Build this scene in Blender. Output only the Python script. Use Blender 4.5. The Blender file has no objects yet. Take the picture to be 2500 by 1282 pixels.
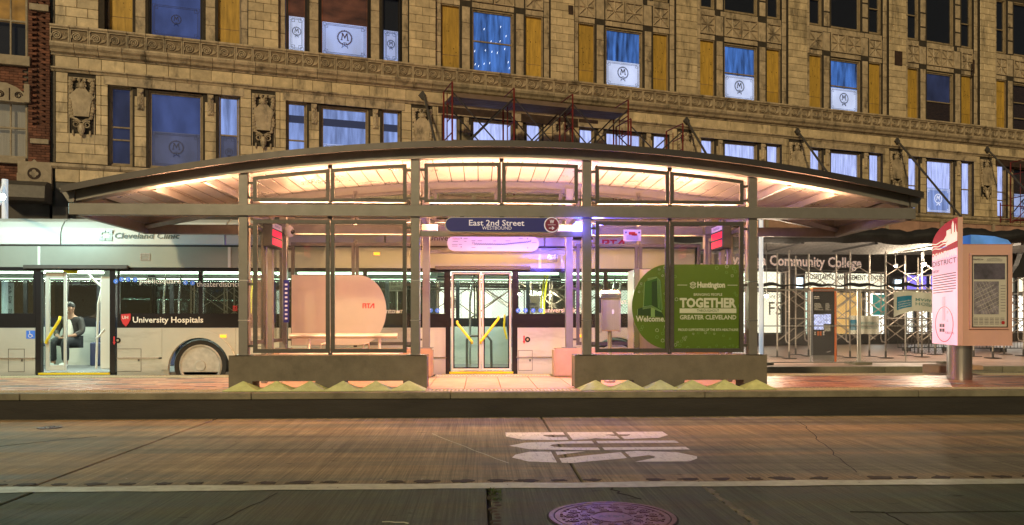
import bpy, bmesh, math, random
from mathutils import Vector, Matrix

random.seed(7)
D = bpy.data
S = bpy.context.scene
COL = S.collection
PI = math.pi
R = math.radians

# ------------------------------------------------------------------ camera, world, sun, exposure
YAW = R(2.35)
CY, SY = math.cos(YAW), math.sin(YAW)
CZ = 1.285
FPX = 1900.0
HOR = 785.0
cam_d = D.cameras.new('camera')
cam = D.objects.new('camera', cam_d)
COL.objects.link(cam)
cam.location = (0, 0, CZ)
cam.rotation_euler = (R(90), 0, -YAW)
cam_d.sensor_width = 36.0
cam_d.lens = 36.0 * FPX / 2500.0
cam_d.shift_y = (HOR - 641.0) / 2500.0
cam_d.clip_end = 2000
S.camera = cam

world = D.worlds.new('World')
S.world = world
world.use_nodes = True
wt = world.node_tree
sky = wt.nodes.new('ShaderNodeTexSky')
sky.sky_type = 'NISHITA'
sky.sun_disc = False
SUN_EL, SUN_AZ = R(24), R(196)      # low warm street light from behind the camera
sky.sun_elevation = SUN_EL
sky.sun_rotation = SUN_AZ
wt.nodes['Background'].inputs['Strength'].default_value = 0.012
wt.links.new(sky.outputs[0], wt.nodes['Background'].inputs['Color'])

sun_d = D.lights.new('sun', 'SUN')
sun_d.energy = 2.1
sun_d.angle = R(5)
sun_d.color = (1.0, 0.77, 0.41)
sun = D.objects.new('sun', sun_d)
COL.objects.link(sun)
sd = Vector((math.sin(SUN_AZ) * math.cos(SUN_EL), math.cos(SUN_AZ) * math.cos(SUN_EL), math.sin(SUN_EL)))
sun.rotation_euler = sd.to_track_quat('Z', 'Y').to_euler()
sun.location = (0, -10, 20)

S.view_settings.view_transform = 'Standard'
S.view_settings.look = 'None'
S.view_settings.exposure = 0.0
S.view_settings.gamma = 1.0
S.view_settings.use_curve_mapping = False
S.cycles.transparent_max_bounces = 28
S.cycles.max_bounces = 7
S.cycles.diffuse_bounces = 3
S.cycles.glossy_bounces = 3
S.cycles.sample_clamp_indirect = 6.0

# ------------------------------------------------------------------ measuring helpers
def at(px, py, Y):
    """point of the plane y=Y that the photograph shows at px, py"""
    u, v = (px - 1250.0) / FPX, (HOR - py) / FPX
    t = Y / (-u * SY + CY)
    return Vector((t * (u * CY + SY), Y, CZ + t * v))
def ax(px, Y): return at(px, 0, Y).x
def az(py, Y, px=1250): return at(px, py, Y).z
def atd(px, depth):
    u = (px - 1250.0) / FPX
    return Vector((depth * (u * CY + SY), depth * (-u * SY + CY), 0))
FM = 0.345                           # slant of the big facade against the camera plane
FL = math.sqrt(1 + FM * FM)
FROT = math.atan(FM) - YAW
FLOC = Vector((27 * SY, 27 * CY, 0))
def fs(px): return 27 * ((px - 1250) / FPX) / (1 - FM * (px - 1250) / FPX) * FL
def fz(px, py): return CZ + (HOR - py) / (1 - FM * (px - 1250) / FPX) * 27 / FPX
def fworld(s, y, z):
    c, sn = math.cos(FROT), math.sin(FROT)
    return Vector((FLOC.x + s * c - y * sn, FLOC.y + s * sn + y * c, z))

# ------------------------------------------------------------------ materials
MATS = {}
def mat(name, col, rough=0.6, metal=0.0, noise=None, bump=None, stretch=(1, 1, 1), rnd=0.0, spec=0.5,
        emis=None, estr=0.0, enoise=None, stain=None, coat=0.0):
    m = D.materials.new(name)
    m.use_nodes = True
    nt = m.node_tree
    N, L = nt.nodes, nt.links
    b = N['Principled BSDF']
    b.inputs['Roughness'].default_value = rough
    b.inputs['Metallic'].default_value = metal
    b.inputs['Specular IOR Level'].default_value = spec
    b.inputs['Coat Weight'].default_value = coat
    c4 = (*col, 1)
    b.inputs['Base Color'].default_value = c4
    geo = N.new('ShaderNodeNewGeometry')
    mp = N.new('ShaderNodeMapping')
    mp.inputs['Scale'].default_value = stretch
    L.new(geo.outputs['Position'], mp.inputs['Vector'])
    cur = None
    if noise:
        n = N.new('ShaderNodeTexNoise')
        n.inputs['Scale'].default_value = noise[0]
        n.inputs['Detail'].default_value = 6
        n.inputs['Roughness'].default_value = 0.65
        L.new(mp.outputs[0], n.inputs['Vector'])
        mr = N.new('ShaderNodeMapRange')
        mr.inputs['From Min'].default_value = 0.3
        mr.inputs['From Max'].default_value = 0.7
        mr.inputs['To Min'].default_value = 1 - noise[1]
        mr.inputs['To Max'].default_value = 1 + noise[1]
        L.new(n.outputs['Fac'], mr.inputs['Value'])
        cur = mr.outputs[0]
        if noise[1] >= 0.1:
            mr2 = N.new('ShaderNodeMapRange')
            mr2.inputs['To Min'].default_value = min(1, rough + 0.12)
            mr2.inputs['To Max'].default_value = max(0.02, rough - 0.12)
            L.new(n.outputs['Fac'], mr2.inputs['Value'])
            L.new(mr2.outputs[0], b.inputs['Roughness'])
    def mul(a, bb):
        q = N.new('ShaderNodeMath'); q.operation = 'MULTIPLY'
        L.new(a, q.inputs[0]); L.new(bb, q.inputs[1])
        return q.outputs[0]
    if rnd:
        oi = N.new('ShaderNodeObjectInfo')
        mr = N.new('ShaderNodeMapRange')
        mr.inputs['To Min'].default_value = 1 - rnd
        mr.inputs['To Max'].default_value = 1 + rnd
        L.new(oi.outputs['Random'], mr.inputs['Value'])
        cur = mul(cur, mr.outputs[0]) if cur else mr.outputs[0]
    if stain:                       # (scale, threshold, darkness, stretch)
        mp2 = N.new('ShaderNodeMapping')
        mp2.inputs['Scale'].default_value = stain[3]
        L.new(geo.outputs['Position'], mp2.inputs['Vector'])
        n = N.new('ShaderNodeTexNoise')
        n.inputs['Scale'].default_value = stain[0]
        n.inputs['Detail'].default_value = 5
        n.inputs['Roughness'].default_value = 0.7
        L.new(mp2.outputs[0], n.inputs['Vector'])
        mr = N.new('ShaderNodeMapRange')
        mr.inputs['From Min'].default_value = stain[1]
        mr.inputs['From Max'].default_value = stain[1] + 0.14
        mr.inputs['To Min'].default_value = 1
        mr.inputs['To Max'].default_value = stain[2]
        L.new(n.outputs['Fac'], mr.inputs['Value'])
        cur = mul(cur, mr.outputs[0]) if cur else mr.outputs[0]
    if cur:
        mx = N.new('ShaderNodeMix'); mx.data_type = 'RGBA'; mx.blend_type = 'MULTIPLY'
        mx.inputs[0].default_value = 1
        mx.inputs[6].default_value = c4
        L.new(cur, mx.inputs[7])
        L.new(mx.outputs[2], b.inputs['Base Color'])
    if bump:
        n = N.new('ShaderNodeTexNoise')
        n.inputs['Scale'].default_value = bump[0]
        n.inputs['Detail'].default_value = 5
        L.new(mp.outputs[0], n.inputs['Vector'])
        bp = N.new('ShaderNodeBump')
        bp.inputs['Strength'].default_value = bump[1]
        bp.inputs['Distance'].default_value = 0.02
        L.new(n.outputs['Fac'], bp.inputs['Height'])
        L.new(bp.outputs[0], b.inputs['Normal'])
    if emis:
        b.inputs['Emission Color'].default_value = (*emis, 1)
        b.inputs['Emission Strength'].default_value = estr
        if enoise:                  # (scale, amount, stretch)
            mp3 = N.new('ShaderNodeMapping')
            mp3.inputs['Scale'].default_value = enoise[2]
            L.new(geo.outputs['Position'], mp3.inputs['Vector'])
            n = N.new('ShaderNodeTexNoise')
            n.inputs['Scale'].default_value = enoise[0]
            n.inputs['Detail'].default_value = 4
            L.new(mp3.outputs[0], n.inputs['Vector'])
            mr = N.new('ShaderNodeMapRange')
            mr.inputs['From Min'].default_value = 0.3
            mr.inputs['From Max'].default_value = 0.7
            mr.inputs['To Min'].default_value = estr * (1 - enoise[1])
            mr.inputs['To Max'].default_value = estr * (1 + enoise[1])
            L.new(n.outputs['Fac'], mr.inputs['Value'])
            L.new(mr.outputs[0], b.inputs['Emission Strength'])
    MATS[name] = m
    return m

def glass(name, tint, refl=0.12, rough=0.02):
    m = D.materials.new(name)
    m.use_nodes = True
    nt = m.node_tree
    N, L = nt.nodes, nt.links
    N.remove(N['Principled BSDF'])
    out = N['Material Output']
    t = N.new('ShaderNodeBsdfTransparent'); t.inputs[0].default_value = (*tint, 1)
    g = N.new('ShaderNodeBsdfGlossy'); g.inputs['Roughness'].default_value = rough
    g.inputs['Color'].default_value = (1, 1, 1, 1)
    lw = N.new('ShaderNodeLayerWeight'); lw.inputs['Blend'].default_value = 0.5
    pw = N.new('ShaderNodeMath'); pw.operation = 'POWER'; pw.inputs[1].default_value = 4.0
    L.new(lw.outputs['Facing'], pw.inputs[0])
    mr = N.new('ShaderNodeMath'); mr.operation = 'MULTIPLY_ADD'
    mr.inputs[1].default_value = 0.9; mr.inputs[2].default_value = refl * .5
    mr.use_clamp = True
    L.new(pw.outputs[0], mr.inputs[0])
    mx = N.new('ShaderNodeMixShader')
    L.new(mr.outputs[0], mx.inputs[0]); L.new(t.outputs[0], mx.inputs[1]); L.new(g.outputs[0], mx.inputs[2])
    L.new(mx.outputs[0], out.inputs['Surface'])
    MATS[name] = m
    return m

V = (1, 1, 0.25)
mat('terracotta', (0.50, 0.40, 0.25), 0.42, noise=(3.4, 0.26), rnd=0.17, bump=(14, 0.18), stain=(1.5, 0.55, 0.40, (1.3, 1.3, 0.28)))
mat('terracotta_trim', (0.40, 0.32, 0.215), 0.5, noise=(4.5, 0.32), rnd=0.12, bump=(18, 0.25), stain=(2.4, 0.53, 0.34, (1, 1, 0.5)))
mat('joint', (0.035, 0.028, 0.02), 0.9, noise=(8, 0.3))
mat('wood_frame', (0.26, 0.20, 0.12), 0.6, noise=(12, 0.3), stretch=(1, 1, .3), stain=(5, 0.55, 0.4, (1, 1, 1)))
mat('dark_frame', (0.015, 0.012, 0.012), 0.4)
mat('plywood', (0.40, 0.25, 0.04), 0.6, noise=(7, 0.32), stretch=(1.6, 1.6, .22), rnd=0.16, bump=(20, 0.1), stain=(4.5, 0.63, 0.35, (1, 1, 1)))
mat('knot', (0.03, 0.018, 0.006), 0.8)
mat('brick', (0.105, 0.038, 0.022), 0.8, noise=(5, 0.35), rnd=0.1, bump=(30, 0.3))
mat('brick_light', (0.17, 0.065, 0.038), 0.8, noise=(5, 0.3), bump=(30, 0.3))
mat('mortar', (0.10, 0.085, 0.07), 0.9, noise=(20, 0.2))
mat('limestone', (0.30, 0.25, 0.18), 0.7, noise=(5, 0.2), bump=(20, 0.2), stain=(2, 0.56, 0.55, (1, 1, .5)))
mat('rusty_steel', (0.035, 0.018, 0.012), 0.8, noise=(6, 0.5))
mat('room_dark', (0.012, 0.012, 0.014), 0.8)
mat('room_brown', (0.05, 0.025, 0.012), 0.8, noise=(6, 0.5), stretch=(1, 1, 4))
mat('blue_dim', (0.01, 0.01, 0.02), 0.9, emis=(0.13, 0.19, 0.50), estr=0.40, enoise=(1.6, 0.4, (1, 1, .5)))
mat('blue_dark', (0.01, 0.01, 0.02), 0.9, emis=(0.12, 0.15, 0.34), estr=0.20, enoise=(1.0, 0.6, (1.6, 1, .7)))
mat('blue_mid', (0.01, 0.01, 0.02), 0.9, emis=(0.11, 0.30, 0.85), estr=0.52, enoise=(3.0, 0.85, (2.2, 2.2, .30)))
mat('blue_bright', (0.02, 0.02, 0.03), 0.9, emis=(0.36, 0.48, 0.92), estr=0.78, enoise=(3.0, 0.45, (2.4, 2.4, .30)))
mat('lavender_bright', (0.02, 0.02, 0.03), 0.9, emis=(0.52, 0.58, 0.96), estr=1.3, enoise=(4.0, 0.30, (3.2, 3.2, .35)))
mat('orange_room', (0.02, 0.02, 0.02), 0.9, emis=(0.85, 0.38, 0.05), estr=0.35, enoise=(1.5, 0.6, (1, 1, 1.5)))
mat('amber_dim', (0.02, 0.015, 0.01), 0.9, emis=(0.30, 0.09, 0.035), estr=0.35, enoise=(1.5, 0.7, (1, 1, 2)))
mat('curtain', (0.42, 0.36, 0.26), 0.9, noise=(30, 0.15), stretch=(1, 1, .03), emis=(0.9, 0.72, 0.42), estr=0.10)
mat('film', (0.5, 0.55, 0.7), 0.6, emis=(0.42, 0.55, 1.0), estr=0.62, enoise=(1.6, 0.3, (1, 1, .5)))
mat('film_white', (0.5, 0.55, 0.7), 0.6, emis=(0.66, 0.74, 1.0), estr=0.85, enoise=(1.6, 0.25, (1, 1, .5)))
mat('film_dim', (0.10, 0.11, 0.16), 0.6, emis=(0.25, 0.29, 0.60), estr=0.20, enoise=(2, 0.4, (1, 1, .5)))
mat('print_dark', (0.012, 0.012, 0.03), 0.6)
mat('print_rust', (0.05, 0.01, 0.012), 0.6)
mat('print_faint', (0.05, 0.06, 0.11), 0.6)
glass('window_glass', (0.86, 0.88, 0.92), 0.08)
glass('shelter_glass', (0.93, 0.95, 0.93), 0.05)
glass('bus_glass', (0.80, 0.84, 0.82), 0.05)

mat('steel_paint', (0.185, 0.18, 0.17), 0.42, metal=0.25, noise=(5, 0.12), bump=(60, 0.04), stain=(3, 0.62, 0.75, (1, 1, .4)))
mat('roof_edge', (0.055, 0.05, 0.05), 0.4, metal=0.5, noise=(5, 0.12))
mat('frame_paint', (0.075, 0.070, 0.066), 0.45, metal=0.25, noise=(12, 0.15))
mat('ceiling_metal', (0.66, 0.60, 0.56), 0.30, metal=0.75, noise=(1.6, 0.12), rnd=0.07, bump=(1.7, 0.25))
mat('wall_concrete', (0.15, 0.132, 0.105), 0.75, noise=(4, 0.16), bump=(40, 0.18), stain=(1.3, 0.56, 0.75, (1, 1, 1)))
mat('pad_concrete', (0.40, 0.26, 0.17), 0.7, noise=(4, 0.1), bump=(40, 0.1), rnd=0.05)
mat('cone_concrete', (0.34, 0.44, 0.20), 0.7, noise=(9, 0.18), bump=(50, 0.2), rnd=0.06)
mat('tactile', (0.40, 0.35, 0.24), 0.7, noise=(9, 0.15))
mat('kerb_concrete', (0.17, 0.16, 0.115), 0.8, noise=(3, 0.25), bump=(40, 0.2), stain=(1.5, 0.55, 0.6, (1, 1, 3)))
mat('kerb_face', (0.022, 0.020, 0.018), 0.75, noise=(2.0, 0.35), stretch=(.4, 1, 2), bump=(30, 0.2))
mat('paver_a', (0.30, 0.115, 0.07), 0.45, noise=(12, 0.2), rnd=0.1)
mat('paver_b', (0.42, 0.20, 0.11), 0.45, noise=(12, 0.2), rnd=0.1)
mat('paver_c', (0.10, 0.055, 0.05), 0.45, noise=(12, 0.2), rnd=0.1)
mat('black', (0.012, 0.012, 0.013), 0.5)
mat('black_gloss', (0.01, 0.01, 0.011), 0.12)
mat('rubber', (0.02, 0.02, 0.02), 0.8)
mat('white_paint', (0.75, 0.75, 0.72), 0.4)
mat('lamp_white', (0.8, 0.8, 0.8), 0.4, emis=(0.62, 0.82, 1.0), estr=2.2)
mat('pole_white_glow', (0.8, 0.82, 0.85), 0.35, emis=(0.62, 0.80, 1.0), estr=0.35)  # white paint with a faint glow added; the pole is no lamp
mat('terracotta_shaded', (0.17, 0.125, 0.075), 0.7, noise=(6, 0.3), bump=(18, 0.2))  # recess tone painted darker to give the frieze scrolls the shade they lack
mat('tube_warm', (0.9, 0.8, 0.7), 0.4, emis=(1.0, 0.50, 0.30), estr=12.0)
mat('tube_bus', (0.9, 0.9, 0.9), 0.4, emis=(0.74, 1.0, 0.72), estr=9.0)
mat('tube_lilac', (0.9, 0.9, 0.9), 0.4, emis=(0.60, 0.38, 1.0), estr=1.6)
mat('blue_strobe', (0.2, 0.3, 0.9), 0.3, emis=(0.12, 0.22, 1.0), estr=14)
mat('star_white', (1, 1, 1), 0.3, emis=(1.0, 0.93, 0.8), estr=40)
mat('star_blue', (1, 1, 1), 0.3, emis=(0.6, 0.85, 1.0), estr=60)
mat('led_red', (0.1, 0.0, 0.0), 0.5, emis=(1.0, 0.01, 0.06), estr=1.6)
mat('led_text', (0.5, 0.1, 0.1), 0.5, emis=(1.0, 0.45, 0.5), estr=1.5)
mat('navy_sign', (0.010, 0.014, 0.24), 0.5)
mat('maroon_sign', (0.20, 0.01, 0.06), 0.5)
mat('sign_letters', (0.72, 0.70, 0.78), 0.4, emis=(0.8, 0.72, 0.95), estr=0.25)
mat('sign_white', (0.80, 0.76, 0.80), 0.35)
mat('ink_grey', (0.16, 0.13, 0.18), 0.6)
mat('ink_blue', (0.04, 0.05, 0.28), 0.6)
mat('frosted', (0.52, 0.46, 0.40), 0.5, noise=(2.5, 0.05))
mat('rta_red', (0.55, 0.02, 0.03), 0.5)
mat('green_ad', (0.115, 0.20, 0.010), 0.5, noise=(1.2, 0.10))
mat('green_mid', (0.045, 0.15, 0.012), 0.5)
mat('green_dark', (0.018, 0.065, 0.010), 0.5)
mat('green_light', (0.27, 0.46, 0.16), 0.5)
mat('ad_white', (0.78, 0.78, 0.70), 0.5)
mat('stainless', (0.60, 0.58, 0.56), 0.24, metal=0.95, noise=(3, 0.06), stretch=(1, 1, .05))
mat('brushed', (0.50, 0.46, 0.42), 0.38, metal=0.7, noise=(30, 0.08), stretch=(1, 1, .04))
mat('bench_metal', (0.62, 0.54, 0.50), 0.35, metal=0.5)
# ------------------------------------------------------------------ building blocks
def tag(o, label=None, cat=None, group=None, kind=None):
    if label: o['label'] = label
    if cat: o['category'] = cat
    if group: o['group'] = group
    if kind: o['kind'] = kind
    return o

def thing(name, label, cat, loc=(0, 0, 0), rotz=0.0, group=None):
    o = D.objects.new(name, None)
    o.empty_display_size = 0.3
    COL.objects.link(o)
    o.location = loc
    o.rotation_euler = (0, 0, rotz)
    return tag(o, label, cat, group)

def wloc(p):
    v = Vector((0, 0, 0))
    while p is not None:
        v = v + p.location
        p = p.parent
    return v

class MB:
    def __init__(s):
        s.v, s.f, s.m = [], [], []
    def add(s, vs, fs, mi=0):
        n = len(s.v)
        s.v += [tuple(v) for v in vs]
        s.f += [tuple(i + n for i in f) for f in fs]
        s.m += [mi] * len(fs)
        return s
    def box(s, x0, x1, y0, y1, z0, z1, mi=0):
        vs = [(x0, y0, z0), (x1, y0, z0), (x1, y1, z0), (x0, y1, z0), (x0, y0, z1), (x1, y0, z1), (x1, y1, z1), (x0, y1, z1)]
        return s.add(vs, [(0, 3, 2, 1), (4, 5, 6, 7), (0, 1, 5, 4), (1, 2, 6, 5), (2, 3, 7, 6), (3, 0, 4, 7)], mi)
    def prism(s, pts, a0, a1, axis='y', mi=0):
        n = len(pts)
        def P(u, w, a):
            return (u, a, w) if axis == 'y' else ((u, w, a) if axis == 'z' else (a, u, w))
        vs = [P(u, w, a0) for u, w in pts] + [P(u, w, a1) for u, w in pts]
        fs = [tuple(range(n)), tuple(range(2 * n - 1, n - 1, -1))]
        fs += [(i, (i + 1) % n, (i + 1) % n + n, i + n) for i in range(n)]
        return s.add(vs, fs, mi)
    def ring(s, outer, inner, a0, a1, axis='y', mi=0):
        n = len(outer)
        def P(u, w, a):
            return (u, a, w) if axis == 'y' else ((u, w, a) if axis == 'z' else (a, u, w))
        vs = [P(*p, a0) for p in outer] + [P(*p, a0) for p in inner] + [P(*p, a1) for p in outer] + [P(*p, a1) for p in inner]
        fs = []
        for i in range(n):
            j = (i + 1) % n
            fs += [(i, j, j + n, i + n), (i + 2 * n, i + 3 * n, j + 3 * n, j + 2 * n), (i, i + 2 * n, j + 2 * n, j), (i + n, j + n, j + 3 * n, i + 3 * n)]
        return s.add(vs, fs, mi)
    def tube(s, p0, p1, r, n=6, r2=None, mi=0, cap=True):
        return s.path([p0, p1], r, n, r2=r2, mi=mi, cap=cap)
    def path(s, pts, r, n=6, r2=None, mi=0, cap=True, closed=False):
        pts = [Vector(p) for p in pts]
        k = len(pts)
        rings = []
        up = None
        for i, p in enumerate(pts):
            if closed:
                d = pts[(i + 1) % k] - pts[i - 1]
            else:
                d = pts[min(i + 1, k - 1)] - pts[max(i - 1, 0)]
            if d.length < 1e-9: d = Vector((0, 0, 1))
            d.normalize()
            if up is None:
                up = Vector((0, 0, 1)) if abs(d.z) < 0.9 else Vector((0, 1, 0))
            a = d.cross(up)
            if a.length < 1e-4:
                up = Vector((1, 0, 0)); a = d.cross(up)
            a.normalize()
            b = a.cross(d)
            rr = r if r2 is None else r + (r2 - r) * i / (k - 1)
            rings.append([p + (a * math.cos(2 * PI * j / n) + b * math.sin(2 * PI * j / n)) * rr for j in range(n)])
            up = b
        vs = [q for rg in rings for q in rg]
        fs = []
        for i in range(k if closed else k - 1):
            i2 = (i + 1) % k
            for j in range(n):
                fs.append((i * n + j, i * n + (j + 1) % n, i2 * n + (j + 1) % n, i2 * n + j))
        if cap and not closed:
            fs += [tuple(range(n - 1, -1, -1)), tuple((k - 1) * n + j for j in range(n))]
        return s.add(vs, fs, mi)
    def ball(s, c, r, nu=8, nv=5, mi=0):
        if not hasattr(r, '__len__'): r = (r, r, r)
        vs = [(c[0], c[1], c[2] - r[2])]
        for i in range(1, nv):
            th = PI * i / nv
            for j in range(nu):
                ph = 2 * PI * j / nu
                vs.append((c[0] + r[0] * math.sin(th) * math.cos(ph), c[1] + r[1] * math.sin(th) * math.sin(ph), c[2] - r[2] * math.cos(th)))
        vs.append((c[0], c[1], c[2] + r[2]))
        fs = [(0, 1 + (j + 1) % nu, 1 + j) for j in range(nu)]
        for i in range(nv - 2):
            for j in range(nu):
                a = 1 + i * nu
                fs.append((a + j, a + (j + 1) % nu, a + nu + (j + 1) % nu, a + nu + j))
        t = len(vs) - 1
        a = 1 + (nv - 2) * nu
        fs += [(a + j, a + (j + 1) % nu, t) for j in range(nu)]
        return s.add(vs, fs, mi)
    def lathe(s, prof, cx=0, cy=0, n=24, mi=0, axis='z'):
        vs = []
        for r, z in prof:
            for j in range(n):
                a = 2 * PI * j / n
                if axis == 'z': vs.append((cx + r * math.cos(a), cy + r * math.sin(a), z))
                else: vs.append((cx + r * math.cos(a), z, cy + r * math.sin(a)))
        fs = []
        for i in range(len(prof) - 1):
            for j in range(n):
                fs.append((i * n + j, i * n + (j + 1) % n, (i + 1) * n + (j + 1) % n, (i + 1) * n + j))
        fs += [tuple(range(n)), tuple(range((len(prof) - 1) * n, len(prof) * n))]
        return s.add(vs, fs, mi)
    def sheet(s, f, nu, nv, mi=0):
        vs = [f(i / nu, j / nv) for j in range(nv + 1) for i in range(nu + 1)]
        fs = [(j * (nu + 1) + i, j * (nu + 1) + i + 1, (j + 1) * (nu + 1) + i + 1, (j + 1) * (nu + 1) + i) for j in range(nv) for i in range(nu)]
        return s.add(vs, fs, mi)
    def xf(s, M):
        s.v = [tuple(M @ Vector(v)) for v in s.v]
        return s
    def mesh(s, name, mats, off=None, smooth=False, bevel=0.0, seg=1):
        me = D.meshes.new(name)
        vs = s.v if off is None else [(v[0] - off[0], v[1] - off[1], v[2] - off[2]) for v in s.v]
        me.from_pydata(vs, [], s.f)
        if not isinstance(mats, (list, tuple)): mats = [mats]
        for m in mats: me.materials.append(MATS[m] if isinstance(m, str) else m)
        if len(mats) > 1:
            me.polygons.foreach_set('material_index', s.m)
        bm = bmesh.new()
        bm.from_mesh(me)
        if bevel:
            es = [e for e in bm.edges if len(e.link_faces) == 2 and e.calc_face_angle(0) > 0.6]
            bmesh.ops.bevel(bm, geom=es, offset=bevel, segments=seg, affect='EDGES', clamp_overlap=True)
        bmesh.ops.recalc_face_normals(bm, faces=bm.faces)
        bm.to_mesh(me)
        bm.free()
        if smooth:
            me.polygons.foreach_set('use_smooth', [True] * len(me.polygons))
        return me
    def build(s, name, mats, parent=None, local=False, kind=None, smooth=False, bevel=0.0, seg=1, label=None):
        off = None if (local or parent is None) else wloc(parent)
        o = D.objects.new(name, s.mesh(name, mats, off, smooth, bevel, seg))
        COL.objects.link(o)
        if parent is not None: o.parent = parent
        return tag(o, label, None, None, kind)

def piece(name, me, parent, loc=(0, 0, 0), rot=(0, 0, 0), scale=(1, 1, 1), kind=None):
    o = D.objects.new(name, me)
    COL.objects.link(o)
    o.parent = parent
    o.location = loc; o.rotation_euler = rot; o.scale = scale
    return tag(o, kind=kind)

def dup(root, loc, rotz=0.0, label=None, group=None):
    r = root.copy(); COL.objects.link(r)
    r.location = loc; r.rotation_euler = (0, 0, rotz)
    if label: r['label'] = label
    if group: r['group'] = group
    for ch in list(root.children):
        c = ch.copy(); COL.objects.link(c); c.parent = r
        for g in list(ch.children):
            d = g.copy(); COL.objects.link(d); d.parent = c
    return r

_fc = {}
def text_verts(s, bold=0.0, shear=0.0, res=2):
    key = (s, bold, shear, res)
    if key in _fc: return _fc[key]
    cu = D.curves.new('lettering', 'FONT')
    cu.body = s
    cu.size = 1.0
    cu.resolution_u = res
    cu.offset = bold
    cu.shear = shear
    ob = D.objects.new('lettering', cu)
    COL.objects.link(ob)
    bpy.context.view_layer.update()
    ev = ob.evaluated_get(bpy.context.evaluated_depsgraph_get())
    me = ev.to_mesh()
    vs = [tuple(v.co) for v in me.vertices]
    fs = [tuple(p.vertices) for p in me.polygons]
    ev.to_mesh_clear()
    D.objects.remove(ob); D.curves.remove(cu)
    _fc[key] = (vs, fs)
    return vs, fs
CAPH = None
def text_mb(s, h, w=None, align='C', bold=0.0, shear=0.0, res=2, depth=0.0):
    """flat lettering in x,z facing -y, baseline z=0, cap height h"""
    global CAPH
    if CAPH is None:
        CAPH = max(v[1] for v in text_verts('H')[0])
    vs, fs = text_verts(s, bold, shear, res)
    k = h / CAPH
    x0, x1 = min(v[0] for v in vs), max(v[0] for v in vs)
    kx = k if w is None else w / (x1 - x0)
    sh = {'C': (x0 + x1) / 2, 'L': x0, 'R': x1}[align]
    m = MB()
    m.add([((v[0] - sh) * kx, 0, v[1] * k) for v in vs], fs)
    return m
def text(s, h, loc, matn, parent, w=None, align='C', bold=0.0, shear=0.0, res=2, M=None, local=False, name='lettering'):
    m = text_mb(s, h, w, align, bold, shear, res)
    if M is not None: m.xf(M)
    m.v = [(v[0] + loc[0], v[1] + loc[1], v[2] + loc[2]) for v in m.v]
    return m.build(name, matn, parent, local=local)
def ptext(s, px0, px1, pybase, pycap, Y, matn, parent, bold=0.0, shear=0.0, name='lettering', res=2):
    """lettering on the plane y=Y that spans the given stretch of the photograph"""
    a, b = at(px0, pybase, Y), at(px1, pybase, Y)
    h = at(px0, pycap, Y).z - a.z
    return text(s, h, ((a.x + b.x) / 2, Y, a.z), matn, parent, w=b.x - a.x, bold=bold, shear=shear, name=name, res=res)

def rect_frame(m, x0, x1, z0, z1, y0, y1, w, wb=None, mi=0):
    wb = wb or w
    m.box(x0, x1, y0, y1, z0, z0 + wb, mi); m.box(x0, x1, y0, y1, z1 - w, z1, mi)
    m.box(x0, x0 + w, y0, y1, z0 + wb, z1 - w, mi); m.box(x1 - w, x1, y0, y1, z0 + wb, z1 - w, mi)
    return m
def struct(name, mb, mats, **k):
    return mb.build(name, mats, None, kind='structure', **k)
def arc(cx, cz, rx, rz, a0, a1, n):
    return [(cx + rx * math.cos(a0 + (a1 - a0) * i / n), cz + rz * math.sin(a0 + (a1 - a0) * i / n)) for i in range(n + 1)]
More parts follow.
